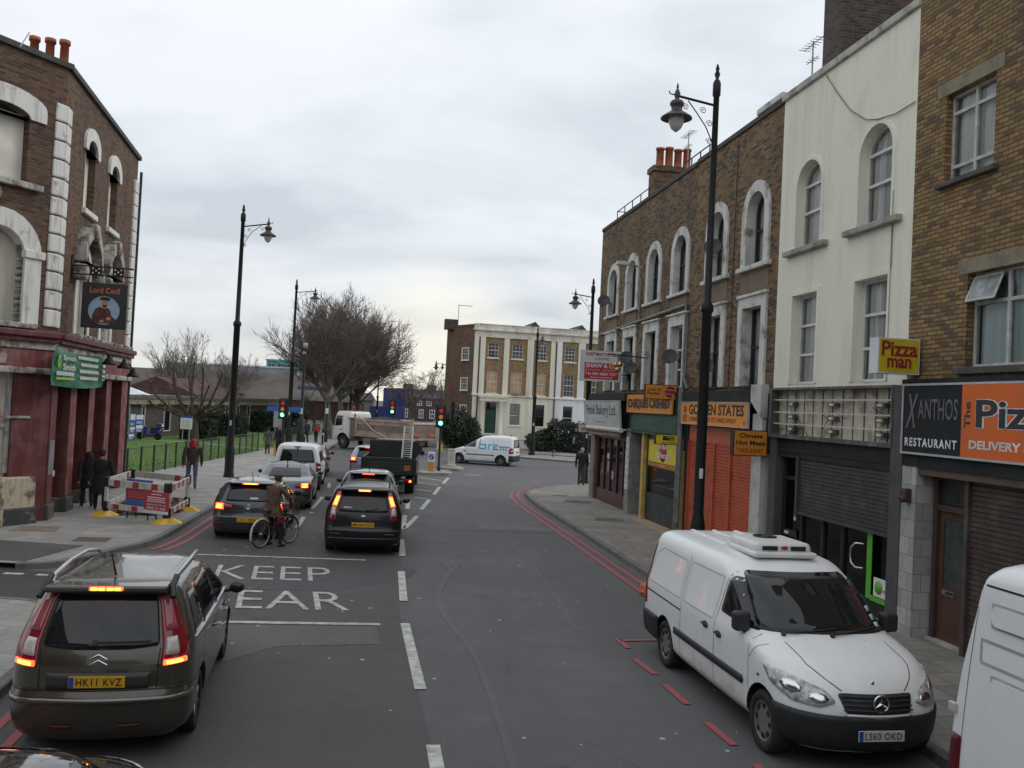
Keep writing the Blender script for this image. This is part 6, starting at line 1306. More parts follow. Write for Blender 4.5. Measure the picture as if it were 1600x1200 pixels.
def place(e, axle_pt, dirn):
 """axle_pt: ground point the local origin should stand on; dirn: driving direction"""
 e.location = (axle_pt[0], axle_pt[1], 0); e.rotation_euler = (0, 0, math.atan2(dirn[1], dirn[0])); return e
# -- vehicles (local x forward from the rear axle, y left, z up)
def car(name, label, cat, levels, pm, wb, wr, hw, side=(), rear=None, screen=None, seams=(), handles=(), mir=None, mirm=None, head=None, tail=(), plate_r=None, plate_f=None, plate_z=.75, rim=None, spokes=5,
  crown=.045, bow=.02, trims=(), high=None, cover=False, dz=.05, group=None, ww=.205):
 e = empty(name, (0, 0, 0), 0, label, cat, group); S = Shell(levels, crown, bow)
 wl = [(x, sg*hw, wr+.055, .30) for x in (0, wb) for sg in (1, -1)]
 S.body('body', pm, e, dz, wl)
 for x in (0, wb):
  for sg in (1, -1): wheel(e, x, sg*(hw-.005), wr, ww, rim, spokes, cover=cover)
 u = MB(); zl = levels[0][0]; u.box(levels[0][1]+.25, levels[0][2]-.3, -hw+.28, hw-.28, zl-.06, zl+.03); u.build('underbody', m_under, e)  # dark box added under the floor to block light
 for md in ('R', 'L'):
  for pl in side: S.patch('side_window', md, pl, darkgl, e, .005, .05)
 if rear: S.patch('rear_window', rear[0], rear[1], darkgl, e, .006, .06)
 if screen: S.patch('windscreen', 'front', screen, darkgl, e, .006, .07)
 sm = MB()
 for md, pl, *rest in seams:
  for m_ in (('R', 'L') if md == 'S' else (md,)): S.line(m_, pl, rest[0] if rest else .008, .0018, sm)
 if seams: sm.build('panel_gaps', m_seam, e)
 for (x, z) in handles:
  for md in ('R', 'L'):
   p = S.at(md, x, z, .02); q = S.at(md, x+.17, z, .02); h = MB(); h.tube([S.at(md, x-.01, z, .0), p, q, S.at(md, x+.18, z, 0)], .014, 6); h.build('door_handle', pm, e)
 if mir:
  for sg in (1, -1): mirror_part(e, mir[0], sg*mir[1], mir[2], mirm or pm)
 if head:
  for sg in (1, -1): S.patch('headlight', 't', [(sg*a, z) for a, z in head], m_hl, e, .006, .04)
 for ti, (nm, mode, pl, m_, both) in enumerate(tail):
  to = .008+.004*ti
  if both:
   for sg in (1, -1): S.patch(nm, mode, [(sg*a, z) for a, z in pl], m_, e, to, .02)
  else: S.patch(nm, mode, pl, m_, e, to, .015)
 for (nm, mode, pl, m_, off) in trims: S.patch(nm, mode, pl, m_, e, off, .01)
 if plate_r: p = S.at('rear', 0, plate_z); plate(e, rear_m(p.x-.012, plate_z), plate_r[0], m_ply, blue=plate_r[1] if len(plate_r) > 1 else False)
 if plate_f: p = S.at('front', 0, plate_f[1]); plate(e, front_m(p.x+.045, plate_f[1]), plate_f[0], m_plw, blue=True)
 return e, S
def add(e, name, m_, fn, smooth=None):
 mb = MB(); fn(mb); return mb.build(name, m_, e, smooth)
def wiper(e, S, mode, a, b, name='wiper'):
 pts = [S.at(mode, a[0]+(b[0]-a[0])*i/6, a[1]+(b[1]-a[1])*i/6, .022) for i in range(7)]; mb = MB(); mb.tube(pts, .011, 5); mb.tube([S.at(mode, a[0], a[1], .0), S.at(mode, a[0], a[1], .03)], .03, 8); return mb.build(name, blkp, e)
def side_ref(pt, hw, d):
 """point on the ground centre line of the rear axle from the contact point of the right rear tyre"""
 d = Vector(d).normalized(); l = Vector((-d.y, d.x)); return (pt[0]+l.x*hw, pt[1]+l.y*hw)
P_taupe = paint('taupe_paint', (.075, .066, .052), .3, .9, .55, .12)
lv = [(.21, -.83, 3.52, .78, .25, .45, .12, .25), (.33, -.92, 3.6, .895, .30, .5, .15, .3), (.60, -.955, 3.64, .915, .32, .55, .15, .3), (.66, -.95, 3.62, .915, .32, .55, .15, .3), (.70, -.915, 3.58, .912, .33, .58, .14, .3), (.86, -.905, 3.42, .912, .33, .6, .14, .3), (1.0, -.885, 3.0, .908, .32, .55, .14, .25), (1.08, -.855, 2.72, .895, .30, .5, .14, .2), (1.3, -.755, 2.15, .815, .26, .42, .13, .2), (1.5, -.65, 1.66, .73, .23, .4, .12, .2), (1.59, -.60, 1.40, .665, .22, .4, .11, .2), (1.63, -.54, 1.22, .60, .2, .4, .11, .2)]
lv = [(z if z < .8 else .8+(z-.8)*1.09, a, b, w*.94, c, d, g, h) for z, a, b, w, c, d, g, h in lv]
e, S = car('people_carrier', 'taupe people carrier with silver roof rails stopped nearest on the left, brake lights on', 'car', lv, P_taupe, 2.73, .325, .85,
 side=([(-.42, 1.15), (.12, 1.13), (.12, 1.53), (-.28, 1.53)], [(.17, 1.13), (1.12, 1.11), (1.1, 1.57), (.17, 1.55)], [(1.18, 1.11), (2.25, 1.08), (1.62, 1.56), (1.18, 1.57)]),
 rear=('t', [(-1.0, 1.12), (-.5, 1.095), (.5, 1.095), (1.0, 1.12), (1.04, 1.585), (-1.04, 1.585)]), screen=[(-.72, 1.16), (.72, 1.16), (.55, 1.63), (-.55, 1.63)],
 seams=[('t', [(-1.03, 1.1), (-1.04, .71), (1.04, .71), (1.03, 1.1)], .012), ('S', [(.16, .35), (.14, 1.1)]), ('S', [(1.15, .3), (1.15, 1.08)]), ('S', [(2.3, .36), (2.3, 1.04)]), ('t', [(-2.2, .70), (-1.02, .71), (1.02, .71), (2.2, .70)], .008)],
 handles=((.85, .92), (1.95, .92)), mir=(2.15, .90, 1.1), mirm=blkp, head=[(3.2, .72), (4.3, .70), (4.2, .86), (3.1, .96)],
 tail=[('tail_light', 't', [(1.08, .93), (1.72, .95), (1.66, 1.18), (1.55, 1.42), (1.48, 1.63), (1.08, 1.63), (1.06, 1.3)], m_tlred, True), ('tail_lens_clear', 't', [(1.14, 1.03), (1.42, 1.04), (1.38, 1.20), (1.14, 1.19)], m_tlwhite, True), ('tail_lens_pink', 't', [(1.14, 1.25), (1.42, 1.26), (1.36, 1.58), (1.14, 1.58)], m_tlpink, True), ('brake_lamp', 't', [(1.12, .935), (1.6, .95), (1.58, 1.0), (1.12, .99)], m_lit, True), ('brake_lamp_core', 't', [(1.18, .945), (1.5, .955), (1.48, .985), (1.18, .98)], m_lity, True),
          ('reflector', 't', [(.4, .37), (.75, .37), (.75, .39), (.4, .39)], m_tldim, True)],
 plate_r=('HK11 KVZ', True), plate_z=.80, spokes=7)
S.patch('bumper_strip', 't', [(-1.9, .595), (1.9, .595), (1.9, .645), (-1.9, .645)], plain('bumper_shine', (.16, .15, .13), .15, .1, metal=.6, coat=1), e, .012, .01)
S.patch('plate_recess_shade', 't', [(-.9, .72), (.9, .72), (.92, .88), (-.92, .88)], plain('recess_shade', (.04, .036, .03), .4, .15), e, .004, .03)  # recess shade put in as a flat patch of darker taupe
add(e, 'spoiler', P_taupe, lambda b: b.rbox(-.74, -.45, -.58, .58, 1.625, 1.70, .025, 0, 3))
add(e, 'high_brake_light', m_lit, lambda b: b.rbox(-.77, -.735, -.16, .16, 1.655, 1.695, .012))
add(e, 'high_brake_core', m_lity, lambda b: [b.rbox(-.78, -.755, y-.03, y+.03, 1.662, 1.688, .008) for y in (-.11, -.04, .04, .11)])
rl = plain('rail_silver', (.5, .5, .5), .25, .08, metal=.6)
for sg in (1, -1):
 mb = MB(); mb.tube([(-.46, sg*.58, 1.675), (-.34, sg*.595, 1.735), (.3, sg*.615, 1.765), (.95, sg*.61, 1.76), (1.35, sg*.575, 1.71), (1.45, sg*.56, 1.665)], [.018, .024, .024, .024, .022, .018], 8); mb.build('roof_rail', rl, e)
 mb = MB(); mb.tube([(-.70, sg*.63, 1.58), (-.58, sg*.605, 1.68), (-.38, sg*.61, 1.735)], .032, 8); mb.build('rail_foot', blkp, e)
wiper(e, S, 'rear', (.05, 1.16), (-.46, 1.16)); add(e, 'aerial', blkp, lambda b: b.tube([(-.35, .0, 1.74), (-.62, 0, 2.03)], [.012, .005], 5))
p = S.at('rear', 0, 1.02); mb = MB()
for dz in (0, .055): mb.tube([(p.x-.015, .08, .96+dz), (p.x-.025, 0, 1.01+dz), (p.x-.015, -.08, .96+dz)], .011, 5)
mb.build('badge', chrome, e)
for s_, w_, y_ in (('XTR', .13, -.44), ('hdi', .09, .56)): MB().text(s_, 0, w_, 0, .03, 0).xf(rear_m(p.x+.04, .92, 0, y_)).build('lettering', chrome, e)
S.patch('window_trim', 'R', [(-.45, 1.105), (2.3, 1.065), (2.3, 1.085), (-.45, 1.125)], chrome, e, .008); S.patch('window_trim', 'L', [(-.45, 1.105), (2.3, 1.065), (2.3, 1.085), (-.45, 1.125)], chrome, e, .008)
dC = (-.20, .98); place(e, side_ref((-3.27, 9.92), .85, dC), dC)
P_black = paint('black_paint', (.004, .0045, .007), .3, .22, 0, .04)
lv = [(.20, -.80, 3.35, .76, .25, .45, .1, .25), (.30, -.88, 3.44, .885, .28, .5, .12, .3), (.60, -.91, 3.47, .905, .3, .5, .12, .3), (.66, -.88, 3.44, .905, .3, .55, .12, .3), (.86, -.87, 3.25, .905, .3, .55, .12, .3), (.98, -.85, 2.85, .90, .3, .5, .12, .25), (1.05, -.82, 2.6, .885, .28, .5, .12, .2), (1.28, -.72, 2.0, .80, .25, .42, .1, .2), (1.46, -.61, 1.6, .72, .22, .4, .1, .2), (1.55, -.56, 1.35, .65, .2, .4, .1, .2), (1.58, -.5, 1.15, .58, .2, .4, .1, .2)]
e, S = car('people_carrier', 'black compact people carrier with tall rear lights lit in the right-hand lane', 'car', lv, P_black, 2.64, .32, .90,
 side=([(-.35, 1.06), (.95, 1.04), (.95, 1.44), (-.25, 1.42)], [(1.0, 1.04), (2.1, 1.02), (1.5, 1.44), (1.0, 1.44)]), rear=('t', [(-.96, 1.02), (.96, 1.02), (.98, 1.42), (-.98, 1.42)]), screen=[(-.7, 1.08), (.7, 1.08), (.55, 1.5), (-.55, 1.5)],
 seams=[('t', [(-1.0, 1.0), (-1.0, .66), (1.0, .66), (1.0, 1.0)], .012), ('S', [(.98, .3), (.98, 1.04)]), ('S', [(2.1, .36), (2.1, 1.0)])], handles=((.72, .9), (1.8, .9)), mir=(1.95, .92, 1.03), head=[(3.3, .7), (4.3, .68), (4.2, .82), (3.2, .92)],
 tail=[('tail_light', 't', [(1.06, .80), (1.45, .83), (1.42, 1.05), (1.42, 1.45), (1.06, 1.47), (1.04, 1.1)], m_tlred, True), ('tail_lens_clear', 't', [(1.12, .93), (1.36, .94), (1.34, 1.12), (1.12, 1.11)], m_tlwhite, True), ('brake_lamp', 't', [(1.1, 1.14), (1.38, 1.15), (1.36, 1.38), (1.1, 1.38)], m_lit, True), ('brake_lamp_core', 't', [(1.14, 1.17), (1.32, 1.18), (1.3, 1.35), (1.14, 1.35)], m_lity, True), ('reflector', 't', [(.85, .49), (1.3, .49), (1.3, .53), (.85, .53)], m_tldim, True)],
 plate_r=('MA04 ECF',), plate_z=.73)
add(e, 'spoiler', P_black, lambda b: b.rbox(-.72, -.40, -.58, .58, 1.50, 1.56, .025, 0, 3)); add(e, 'high_brake_light', m_lit, lambda b: b.rbox(-.745, -.71, -.15, .15, 1.50, 1.545, .012)); add(e, 'high_brake_core', m_lity, lambda b: b.rbox(-.752, -.73, -.12, .12, 1.512, 1.535, .006))
S.patch('bumper_strip', 't', [(-1.6, .585), (1.6, .585), (1.6, .605), (-1.6, .605)], plain('bumper_edge', (.05, .052, .06), .15, .1, coat=1), e, .01); S.patch('bumper_strip', 't', [(-1.5, .40), (1.5, .40), (1.5, .42), (-1.5, .42)], bpy.data.materials['bumper_edge'], e, .01)
for sg in (1, -1): add(e, 'roof_rail', blk, lambda b: b.tube([(-.35, sg*.575, 1.58), (-.25, sg*.585, 1.625), (1.0, sg*.58, 1.63), (1.15, sg*.56, 1.59)], .018, 6))
wiper(e, S, 'rear', (.0, 1.05), (-.33, 1.09)); p = S.at('rear', 0, .92)
mb = MB(); mb.sphere((p.x-.008, 0, .93), .5, 14, 0, (.02, .12, .05)); mb.build('badge', chrome, e, True)
S.patch('sticker', 'rear', [(.27, 1.10), (.47, 1.10), (.47, 1.135), (.27, 1.135)], plain('sticker_pale', (.45, .5, .5), .5), e, .009)
dF = (-.125, .992); place(e, side_ref((-2.56, 22.15), .9, dF), dF)
P_grey = paint('slate_car_paint', (.05, .052, .057), .25, .9, .5, .15)
lv = [(.18, -.72, 3.3, .74, .25, .45, .1, .25), (.30, -.80, 3.38, .875, .28, .5, .13, .3), (.58, -.83, 3.40, .893, .3, .5, .13, .3), (.66, -.80, 3.36, .893, .3, .55, .12, .3), (.84, -.79, 3.15, .89, .3, .55, .12, .3), (.93, -.77, 2.6, .88, .3, .5, .12, .25), (.99, -.74, 2.35, .86, .28, .5, .12, .2), (1.18, -.60, 1.85, .78, .25, .42, .1, .2), (1.34, -.46, 1.45, .70, .22, .4, .1, .2), (1.42, -.38, 1.2, .62, .2, .4, .1, .2), (1.45, -.3, 1.0, .55, .2, .4, .1, .2)]
def sedan_seams(a, b, c, zb): return [('S', [(a, .32), (a-.02, zb)]), ('S', [(b, .28), (b, zb)]), ('S', [(c, .34), (c, zb-.04)])]
e, S = car('hatchback', 'slate grey hatchback with round rear lights beside the cyclist', 'car', lv, P_grey, 2.58, .315, .885,
 side=([(-.2, 1.02), (.9, .99), (.9, 1.34), (.05, 1.33)], [(.95, .99), (2.0, .96), (1.4, 1.34), (.95, 1.345)]), rear=('t', [(-.97, .97), (.97, .97), (.98, 1.35), (-.98, 1.35)]), screen=[(-.7, 1.02), (.7, 1.02), (.55, 1.38), (-.55, 1.38)],
 seams=[('t', [(-1.0, .95), (-1.0, .60), (1.0, .60), (1.0, .95)], .01)]+sedan_seams(.05, .93, 2.02, .98), handles=((.68, .84), (1.72, .84)), mir=(1.85, .91, .97), mirm=blkp, head=[(3.2, .64), (4.3, .62), (4.2, .78), (3.1, .86)],
 tail=[('tail_light', 't', [(.62, .76), (1.75, .76), (1.7, .93), (1.4, .95), (.7, .88)], m_tlred, True), ('brake_lamp', 't', [(1.02, .765), (1.55, .775), (1.52, .92), (1.05, .915)], m_lit, True), ('brake_lamp_core', 't', [(1.12, .79), (1.42, .80), (1.4, .895), (1.14, .89)], m_lity, True), ('reflector', 't', [(1.0, .40), (1.3, .40), (1.3, .44), (1.0, .44)], m_tldim, True)],
 plate_r=('LS12 XDU',), plate_z=.52)
add(e, 'spoiler', P_grey, lambda b: b.rbox(-.56, -.2, -.56, .56, 1.385, 1.43, .02, 0, 3)); add(e, 'high_brake_light', m_lit, lambda b: b.rbox(-.585, -.55, -.2, .2, 1.385, 1.415, .01)); add(e, 'high_brake_core', m_lity, lambda b: b.rbox(-.59, -.57, -.16, .16, 1.392, 1.408, .005))
p = S.at('rear', 0, .85); add(e, 'badge', chrome, lambda b: (b.lathe([(.055, -.02), (.065, -.028), (.06, -.03), (.05, -.022)], (p.x+.004, 0, .85), 20, 0, 'x'), [b.tube([(p.x-.02, y0, .89), (p.x-.022, y1, .81)], .006, 4) for y0, y1 in ((.03, .012), (.0, .012), (0, -.012), (-.03, -.012))]))
S.patch('sticker', 'rear', [(-.02, 1.02), (-.22, 1.02), (-.22, 1.065), (-.02, 1.065)], plain('sticker_white', (.5, .55, .55), .5), e, .009)
add(e, 'aerial', blkp, lambda b: b.tube([(-.1, 0, 1.47), (-.3, 0, 1.68)], [.012, .005], 5)); S.patch('bumper_strip', 't', [(-1.7, .565), (1.7, .565), (1.7, .60), (-1.7, .60)], plain('bumper_grey', (.14, .14, .15), .2, .1, coat=1), e, .01)
dG = (-.16, .987); place(e, side_ref((-5.72, 23.5), .88, dG), dG)
P_silver = paint('silver_paint', (.115, .118, .125), .3, .9, .6, .15)
lv = [(.18, -.95, 3.45, .75, .25, .45, .1, .25), (.30, -1.03, 3.55, .885, .3, .5, .14, .3), (.58, -1.06, 3.58, .905, .32, .5, .15, .3), (.70, -1.03, 3.5, .905, .32, .55, .14, .3), (.88, -1.0, 3.1, .90, .32, .55, .14, .3), (.955, -.86, 2.65, .885, .32, .5, .12, .25), (1.0, -.30, 2.4, .85, .28, .5, .12, .2), (1.16, .05, 1.95, .77, .25, .42, .1, .2), (1.30, .36, 1.55, .70, .22, .4, .1, .2), (1.38, .55, 1.3, .62, .2, .4, .1, .2), (1.41, .7, 1.1, .55, .2, .35, .1, .2)]
e, S = car('saloon', 'grey-silver saloon with red rear lights lit, standing ahead of the grey hatchback', 'car', lv, P_silver, 2.65, .32, .895,
 side=([(.15, 1.02), (1.2, 1.0), (1.2, 1.31), (.6, 1.30)], [(1.25, 1.0), (2.15, .98), (1.65, 1.30), (1.25, 1.31)]), rear=('t', [(-.95, 1.01), (.95, 1.01), (.95, 1.33), (-.95, 1.33)]), screen=[(-.68, 1.03), (.68, 1.03), (.52, 1.33), (-.52, 1.33)],
 seams=[('t', [(-1.0, .92), (-1.0, .62), (1.0, .62), (1.0, .92)], .01)]+sedan_seams(.35, 1.22, 2.15, .99), handles=((.95, .85), (1.9, .85)), mir=(2.05, .92, .99), head=[(3.2, .64), (4.3, .62), (4.2, .76), (3.1, .84)],
 tail=[('tail_light', 't', [(.68, .72), (1.8, .72), (1.75, .89), (.72, .89)], m_tlred, True), ('brake_lamp', 't', [(1.0, .735), (1.5, .735), (1.48, .88), (1.02, .88)], m_lit, True), ('brake_lamp_core', 't', [(1.08, .755), (1.4, .755), (1.4, .79), (1.08, .79)], m_lity, True), ('brake_lamp_core', 't', [(1.08, .825), (1.4, .825), (1.4, .86), (1.08, .86)], m_lity, True)], plate_r=('KR08 LJO',), plate_z=.68)
add(e, 'aerial', blkp, lambda b: b.tube([(.62, 0, 1.42), (.5, 0, 1.5)], [.025, .01], 5)); S.patch('bumper_strip', 't', [(-1.7, .5), (1.7, .5), (1.7, .55), (-1.7, .55)], blkp, e, .008)
dS = (-.155, .988); place(e, side_ref((-6.47, 29.9), .89, dS), dS)
P_ink = paint('ink_blue_paint', (.02, .021, .026), .22, 1, .3, .12)
lv3 = [(.18, -.74, 3.3, .74, .25, .45, .1, .25), (.30, -.82, 3.4, .875, .28, .5, .13, .3), (.58, -.85, 3.42, .89, .3, .5, .13, .3), (.84, -.81, 3.15, .89, .3, .55, .12, .3), (.94, -.79, 2.6, .88, .3, .5, .12, .25), (1.0, -.76, 2.35, .86, .28, .5, .12, .2), (1.2, -.60, 1.85, .78, .25, .42, .1, .2), (1.36, -.46, 1.45, .70, .22, .4, .1, .2), (1.44, -.38, 1.2, .62, .2, .4, .1, .2), (1.47, -.3, 1.0, .55, .2, .4, .1, .2)]
def hatch(label, pm, tail_on=True, name='hatchback', lev=lv3, pl='LG05 TFN', hb=True):
 e, S = car(name, label, 'car', lev, pm, 2.58, .315, .885, side=([(-.2, 1.03), (.9, 1.0), (.9, 1.36), (.05, 1.35)], [(.95, 1.0), (2.0, .97), (1.4, 1.36), (.95, 1.365)]), rear=('t', [(-.97, .98), (.97, .98), (.98, 1.37), (-.98, 1.37)]), screen=[(-.7, 1.03), (.7, 1.03), (.55, 1.4), (-.55, 1.4)],
  seams=[('t', [(-1.0, .95), (-1.0, .60), (1.0, .60), (1.0, .95)], .01)]+sedan_seams(.05, .93, 2.02, .99), handles=((.68, .84), (1.72, .84)), mir=(1.85, .91, .99), mirm=blkp, head=[(3.2, .64), (4.3, .62), (4.2, .78), (3.1, .86)],
  tail=[('tail_light', 't', [(.85, .70), (1.75, .70), (1.7, .97), (.95, .97)], m_tlred, True)]+([('brake_lamp', 't', [(1.0, .82), (1.55, .82), (1.52, .96), (1.02, .96)], m_lit, True), ('brake_lamp_core', 't', [(1.12, .85), (1.42, .85), (1.4, .93), (1.14, .93)], m_lity, True)] if tail_on else []), plate_r=(pl,), plate_z=.62)
 if hb: add(e, 'spoiler', pm, lambda b: b.rbox(-.58, -.2, -.56, .56, 1.40, 1.445, .02, 0, 3)); add(e, 'high_brake_light', m_lit if tail_on else m_tlred, lambda b: b.rbox(-.60, -.57, -.18, .18, 1.40, 1.435, .01))
 add(e, 'aerial', blkp, lambda b: b.tube([(-.15, 0, 1.48), (-.3, 0, 1.72)], [.012, .006], 5)); return e
e = hatch('dark hatchback mostly hidden in front of the black people carrier, its left lamp lit', P_ink); dH = (-.12, .993); place(e, side_ref((-3.42, 28.0), .88, dH), dH)
P_ltblue = paint('pale_blue_paint', (.30, .34, .40), .3, .9, .4, .15); P_mid = paint('mid_grey_paint', (.13, .135, .14), .3, .9, .4, .15)
e = hatch('pale silver-blue car peeping out left of the dark green truck, its left lamp lit', P_ltblue, pl='EJ53 WKB'); place(e, (-6.55, 42.6), (-.05, 1))
e = hatch('grey car mostly hidden ahead of the white van in the left lane', P_mid, False, pl='GN07 RVA'); place(e, side_ref((-8.42, 41.8), .88, (-.15, .99)), (-.15, .99))
P_blk2 = paint('midnight_paint', (.007, .008, .012), .12, 1, .2, .05)
lvb = [(.2, -.7, 3.15, .74, .3, .45, .1, .3), (.35, -.8, 3.25, .86, .35, .5, .12, .3), (.62, -.82, 3.25, .86, .35, .55, .12, .3), (.80, -.8, 3.08, .84, .35, .55, .12, .3), (.92, -.76, 2.66, .80, .35, .5, .12, .2), (.99, -.72, 2.32, .76, .32, .4, .1, .15), (1.1, -.65, 2.18, .73, .3, .38, .1, .14), (1.3, -.4, 1.86, .66, .26, .34, .1, .12), (1.42, -.1, 1.6, .58, .22, .3, .1, .1), (1.49, .2, 1.35, .48, .2, .25, .08, .08)]
e, S = car('small_car', 'glossy black car of which only roof edge and bonnet show at the bottom left corner', 'car', lvb, P_blk2, 2.5, .32, .85, side=([(-.1, 1.02), (.95, 1.0), (.95, 1.38), (.3, 1.36)], [(1.0, 1.0), (2.05, 1.0), (1.5, 1.38), (1.0, 1.39)]), rear=('t', [(-.9, 1.0), (.9, 1.0), (.9, 1.4), (-.9, 1.4)]), screen=[(-.62, 1.03), (.62, 1.03), (.46, 1.44), (-.46, 1.44)], seams=[('front', [(-.55, 1.0), (-.5, .8)]), ('front', [(.55, 1.0), (.5, .8)])], mir=None, head=[(3.2, .6), (4.1, .6), (4.1, .78), (3.2, .8)], crown=.03, tail=[('tail_light', 't', [(1.1, .7), (1.6, .7), (1.6, .9), (1.1, .9)], m_tlred, True)])
S.patch('window_trim', 'R', [(-.1, .985), (2.1, .985), (2.1, 1.0), (-.1, 1.0)], chrome, e, .008)
place(e, (-2.9, 4.05), (-.19, .98))
# -- vans and trucks
P_white = paint('van_white', (.80, .81, .82), .38, .4, 0, .22, (.22, .20, .17)); P_white2 = paint('van_white_dirty', (.83, .84, .84), .42, .35, 0, .32, (.24, .22, .18))
m_bump = plain('bumper_black', (.022, .023, .026), .55, .2, 6)
def small_van(label, name='van', lit=False, brett=False, axle=(0, 0), d=(0, 1)):
 lv = [(.20, -.72, 3.25, .76, .2, .45, .05, .25), (.32, -.80, 3.36, .885, .2, .5, .06, .3), (.60, -.82, 3.40, .90, .2, .5, .06, .3), (.84, -.81, 3.22, .90, .2, .55, .06, .3), (1.0, -.80, 2.75, .895, .2, .5, .06, .25), (1.08, -.79, 2.5, .885, .2, .5, .06, .2), (1.4, -.76, 1.95, .82, .2, .42, .06, .2), (1.66, -.72, 1.5, .76, .2, .4, .06, .2), (1.76, -.68, 1.25, .70, .2, .4, .06, .2), (1.80, -.62, 1.05, .62, .2, .4, .06, .2)]
 sides = [[(1.62, 1.09), (2.42, 1.08), (1.85, 1.56), (1.62, 1.57)]]
 if not brett: sides += [[(-.55, 1.14), (.45, 1.12), (.45, 1.56), (-.5, 1.56)], [(.55, 1.12), (1.55, 1.1), (1.55, 1.57), (.55, 1.57)]]
 e, S = car(name, label, 'van', lv, P_white, 2.68, .31, .895, side=sides, rear=('t', [(-.98, 1.12), (.98, 1.12), (.98, 1.62), (-.98, 1.62)]), screen=[(-.72, 1.13), (.72, 1.13), (.58, 1.68), (-.58, 1.68)],
  seams=[('S', [(1.58, .32), (1.58, 1.62)]), ('S', [(2.5, .4), (2.48, 1.06)]), ('S', [(.5, .35), (.5, 1.62)]), ('t', [(-1.02, 1.68), (-1.02, .45), (1.02, .45), (1.02, 1.68)], .01), ('S', [(-.6, .98), (.48, .97)], .02)], handles=((1.35, .98), (1.7, .98)), mir=(2.25, .93, 1.12), mirm=blkp, head=[(3.25, .76), (4.3, .74), (4.2, .9), (3.1, 1.0)],
  tail=[('tail_light', 't', [(1.12, .78), (2.02, .78), (2.01, 1.12), (1.12, 1.14)], m_tlred, True), ('tail_lens_clear', 't', [(1.25, .90), (1.8, .90), (1.8, .98), (1.25, .98)], m_tlwhite, True)], plate_r=('LV09 KZE',), plate_z=.86, rim=m_steelw, spokes=6,
  trims=[('bumper', 't', [(-2.02, .30), (2.02, .30), (2.02, .66), (-2.02, .66)], m_bump, .02), ('bumper', 't', [(3.05, .26), (5, .26), (5, .62), (3.05, .62)], m_bump, .012), ('bumper', 't', [(-3.05, .26), (-5, .26), (-5, .62), (-3.05, .62)], m_bump, .012), ('side_strip', 'R', [(.42, .60), (2.2, .60), (2.2, .66), (.42, .66)], m_bump, .012), ('side_strip', 'L', [(.42, .60), (2.2, .60), (2.2, .66), (.42, .66)], m_bump, .012)])
 add(e, 'high_brake_light', m_tlred, lambda b: b.rbox(-.74, -.70, -.12, .12, 1.70, 1.735, .01))
 if brett:
  m_bl = plain('van_letter_blue', (.03, .33, .66), .45, .05); mb = MB()
  def stroke(pts):   # strokes drawn on the van's left side, x in metres back from the door line
   for (a, b, c, d_) in pts: S.patch('x', 'L', [(1.40-a, c), (1.40-b, c), (1.40-b, d_), (1.40-a, d_)], m_bl, e, .008, 0, .1, mb)
  t = .075
  stroke([(0, t, .98, 1.56), (0, .46, .98, .98+t), (.46-t, .46, .98, 1.30), (0, .46, 1.30-t, 1.30)])
  stroke([(.58, .58+t, .98, 1.30), (.58, .84, 1.30-t, 1.30)])
  stroke([(.92, .92+t, .98, 1.30), (.92, 1.22, 1.30-t, 1.30), (.92, 1.22, .98, .98+t), (.92, 1.16, 1.11, 1.11+t*.8)])
  stroke([(1.26, 1.95, 1.21-t, 1.21), (1.36, 1.36+t, .98, 1.2), (1.52, 1.52+t, .98, 1.2), (1.68, 1.68+t, .98, 1.2)])
  mb.build('lettering', m_bl, e)
  m2 = MB(); S.patch('x', 'L', [(2.36, .78), (2.24, .78), (2.24, .86), (2.36, .86)], ink, e, .008, 0, .1, m2); S.patch('x', 'L', [(2.2, .80), (1.95, .80), (1.95, .84), (2.2, .84)], ink, e, .008, 0, .1, m2, 1); m2.build('door_logo', [plain('logo_navy', (.05, .12, .25), .5), plain('logo_grey', (.45, .5, .55), .5)], e)
  mb = MB(); mb.lathe([(.10, 1.83), (.10, 1.9), (.06, 1.95), (0, 1.96)], (-.45, .2, 0), 14); mb.build('beacon', plain('beacon_orange', (.55, .16, .05), .3), e)
 else:
  bx('tow_bar', m_bump, e, -.9, -.75, -.2, .2, .52, .56)
  wiper(e, S, 'rear', (.0, 1.66), (.0, 1.3))
 return place(e, axle, d)
small_van('white van with a dark rear window waiting in the left lane', axle=side_ref((-7.40, 35.6), .88, (-.15, .99)), d=(-.15, .99))
small_van('white panel van with large blue lettering on its side crossing the junction', brett=True, axle=(-.25, 55.55), d=(-.965, .262))
lv = [(.22, -.98, 3.86, .80, .16, .55, .04, .33), (.36, -1.06, 3.96, .93, .16, .6, .04, .36), (.62, -1.08, 4.0, .95, .16, .62, .04, .38), (.80, -1.08, 3.93, .952, .16, .62, .04, .38), (.98, -1.075, 3.76, .952, .16, .62, .04, .36), (1.09, -1.07, 3.52, .945, .16, .62, .04, .36), (1.18, -1.06, 3.12, .925, .16, .58, .04, .30), (1.24, -1.05, 2.98, .91, .16, .55, .04, .28), (1.55, -1.02, 2.52, .845, .17, .46, .05, .24), (1.76, -.98, 2.12, .80, .19, .42, .05, .22), (1.85, -.92, 1.9, .745, .2, .4, .06, .22), (1.885, -.84, 1.72, .68, .2, .4, .06, .22)]
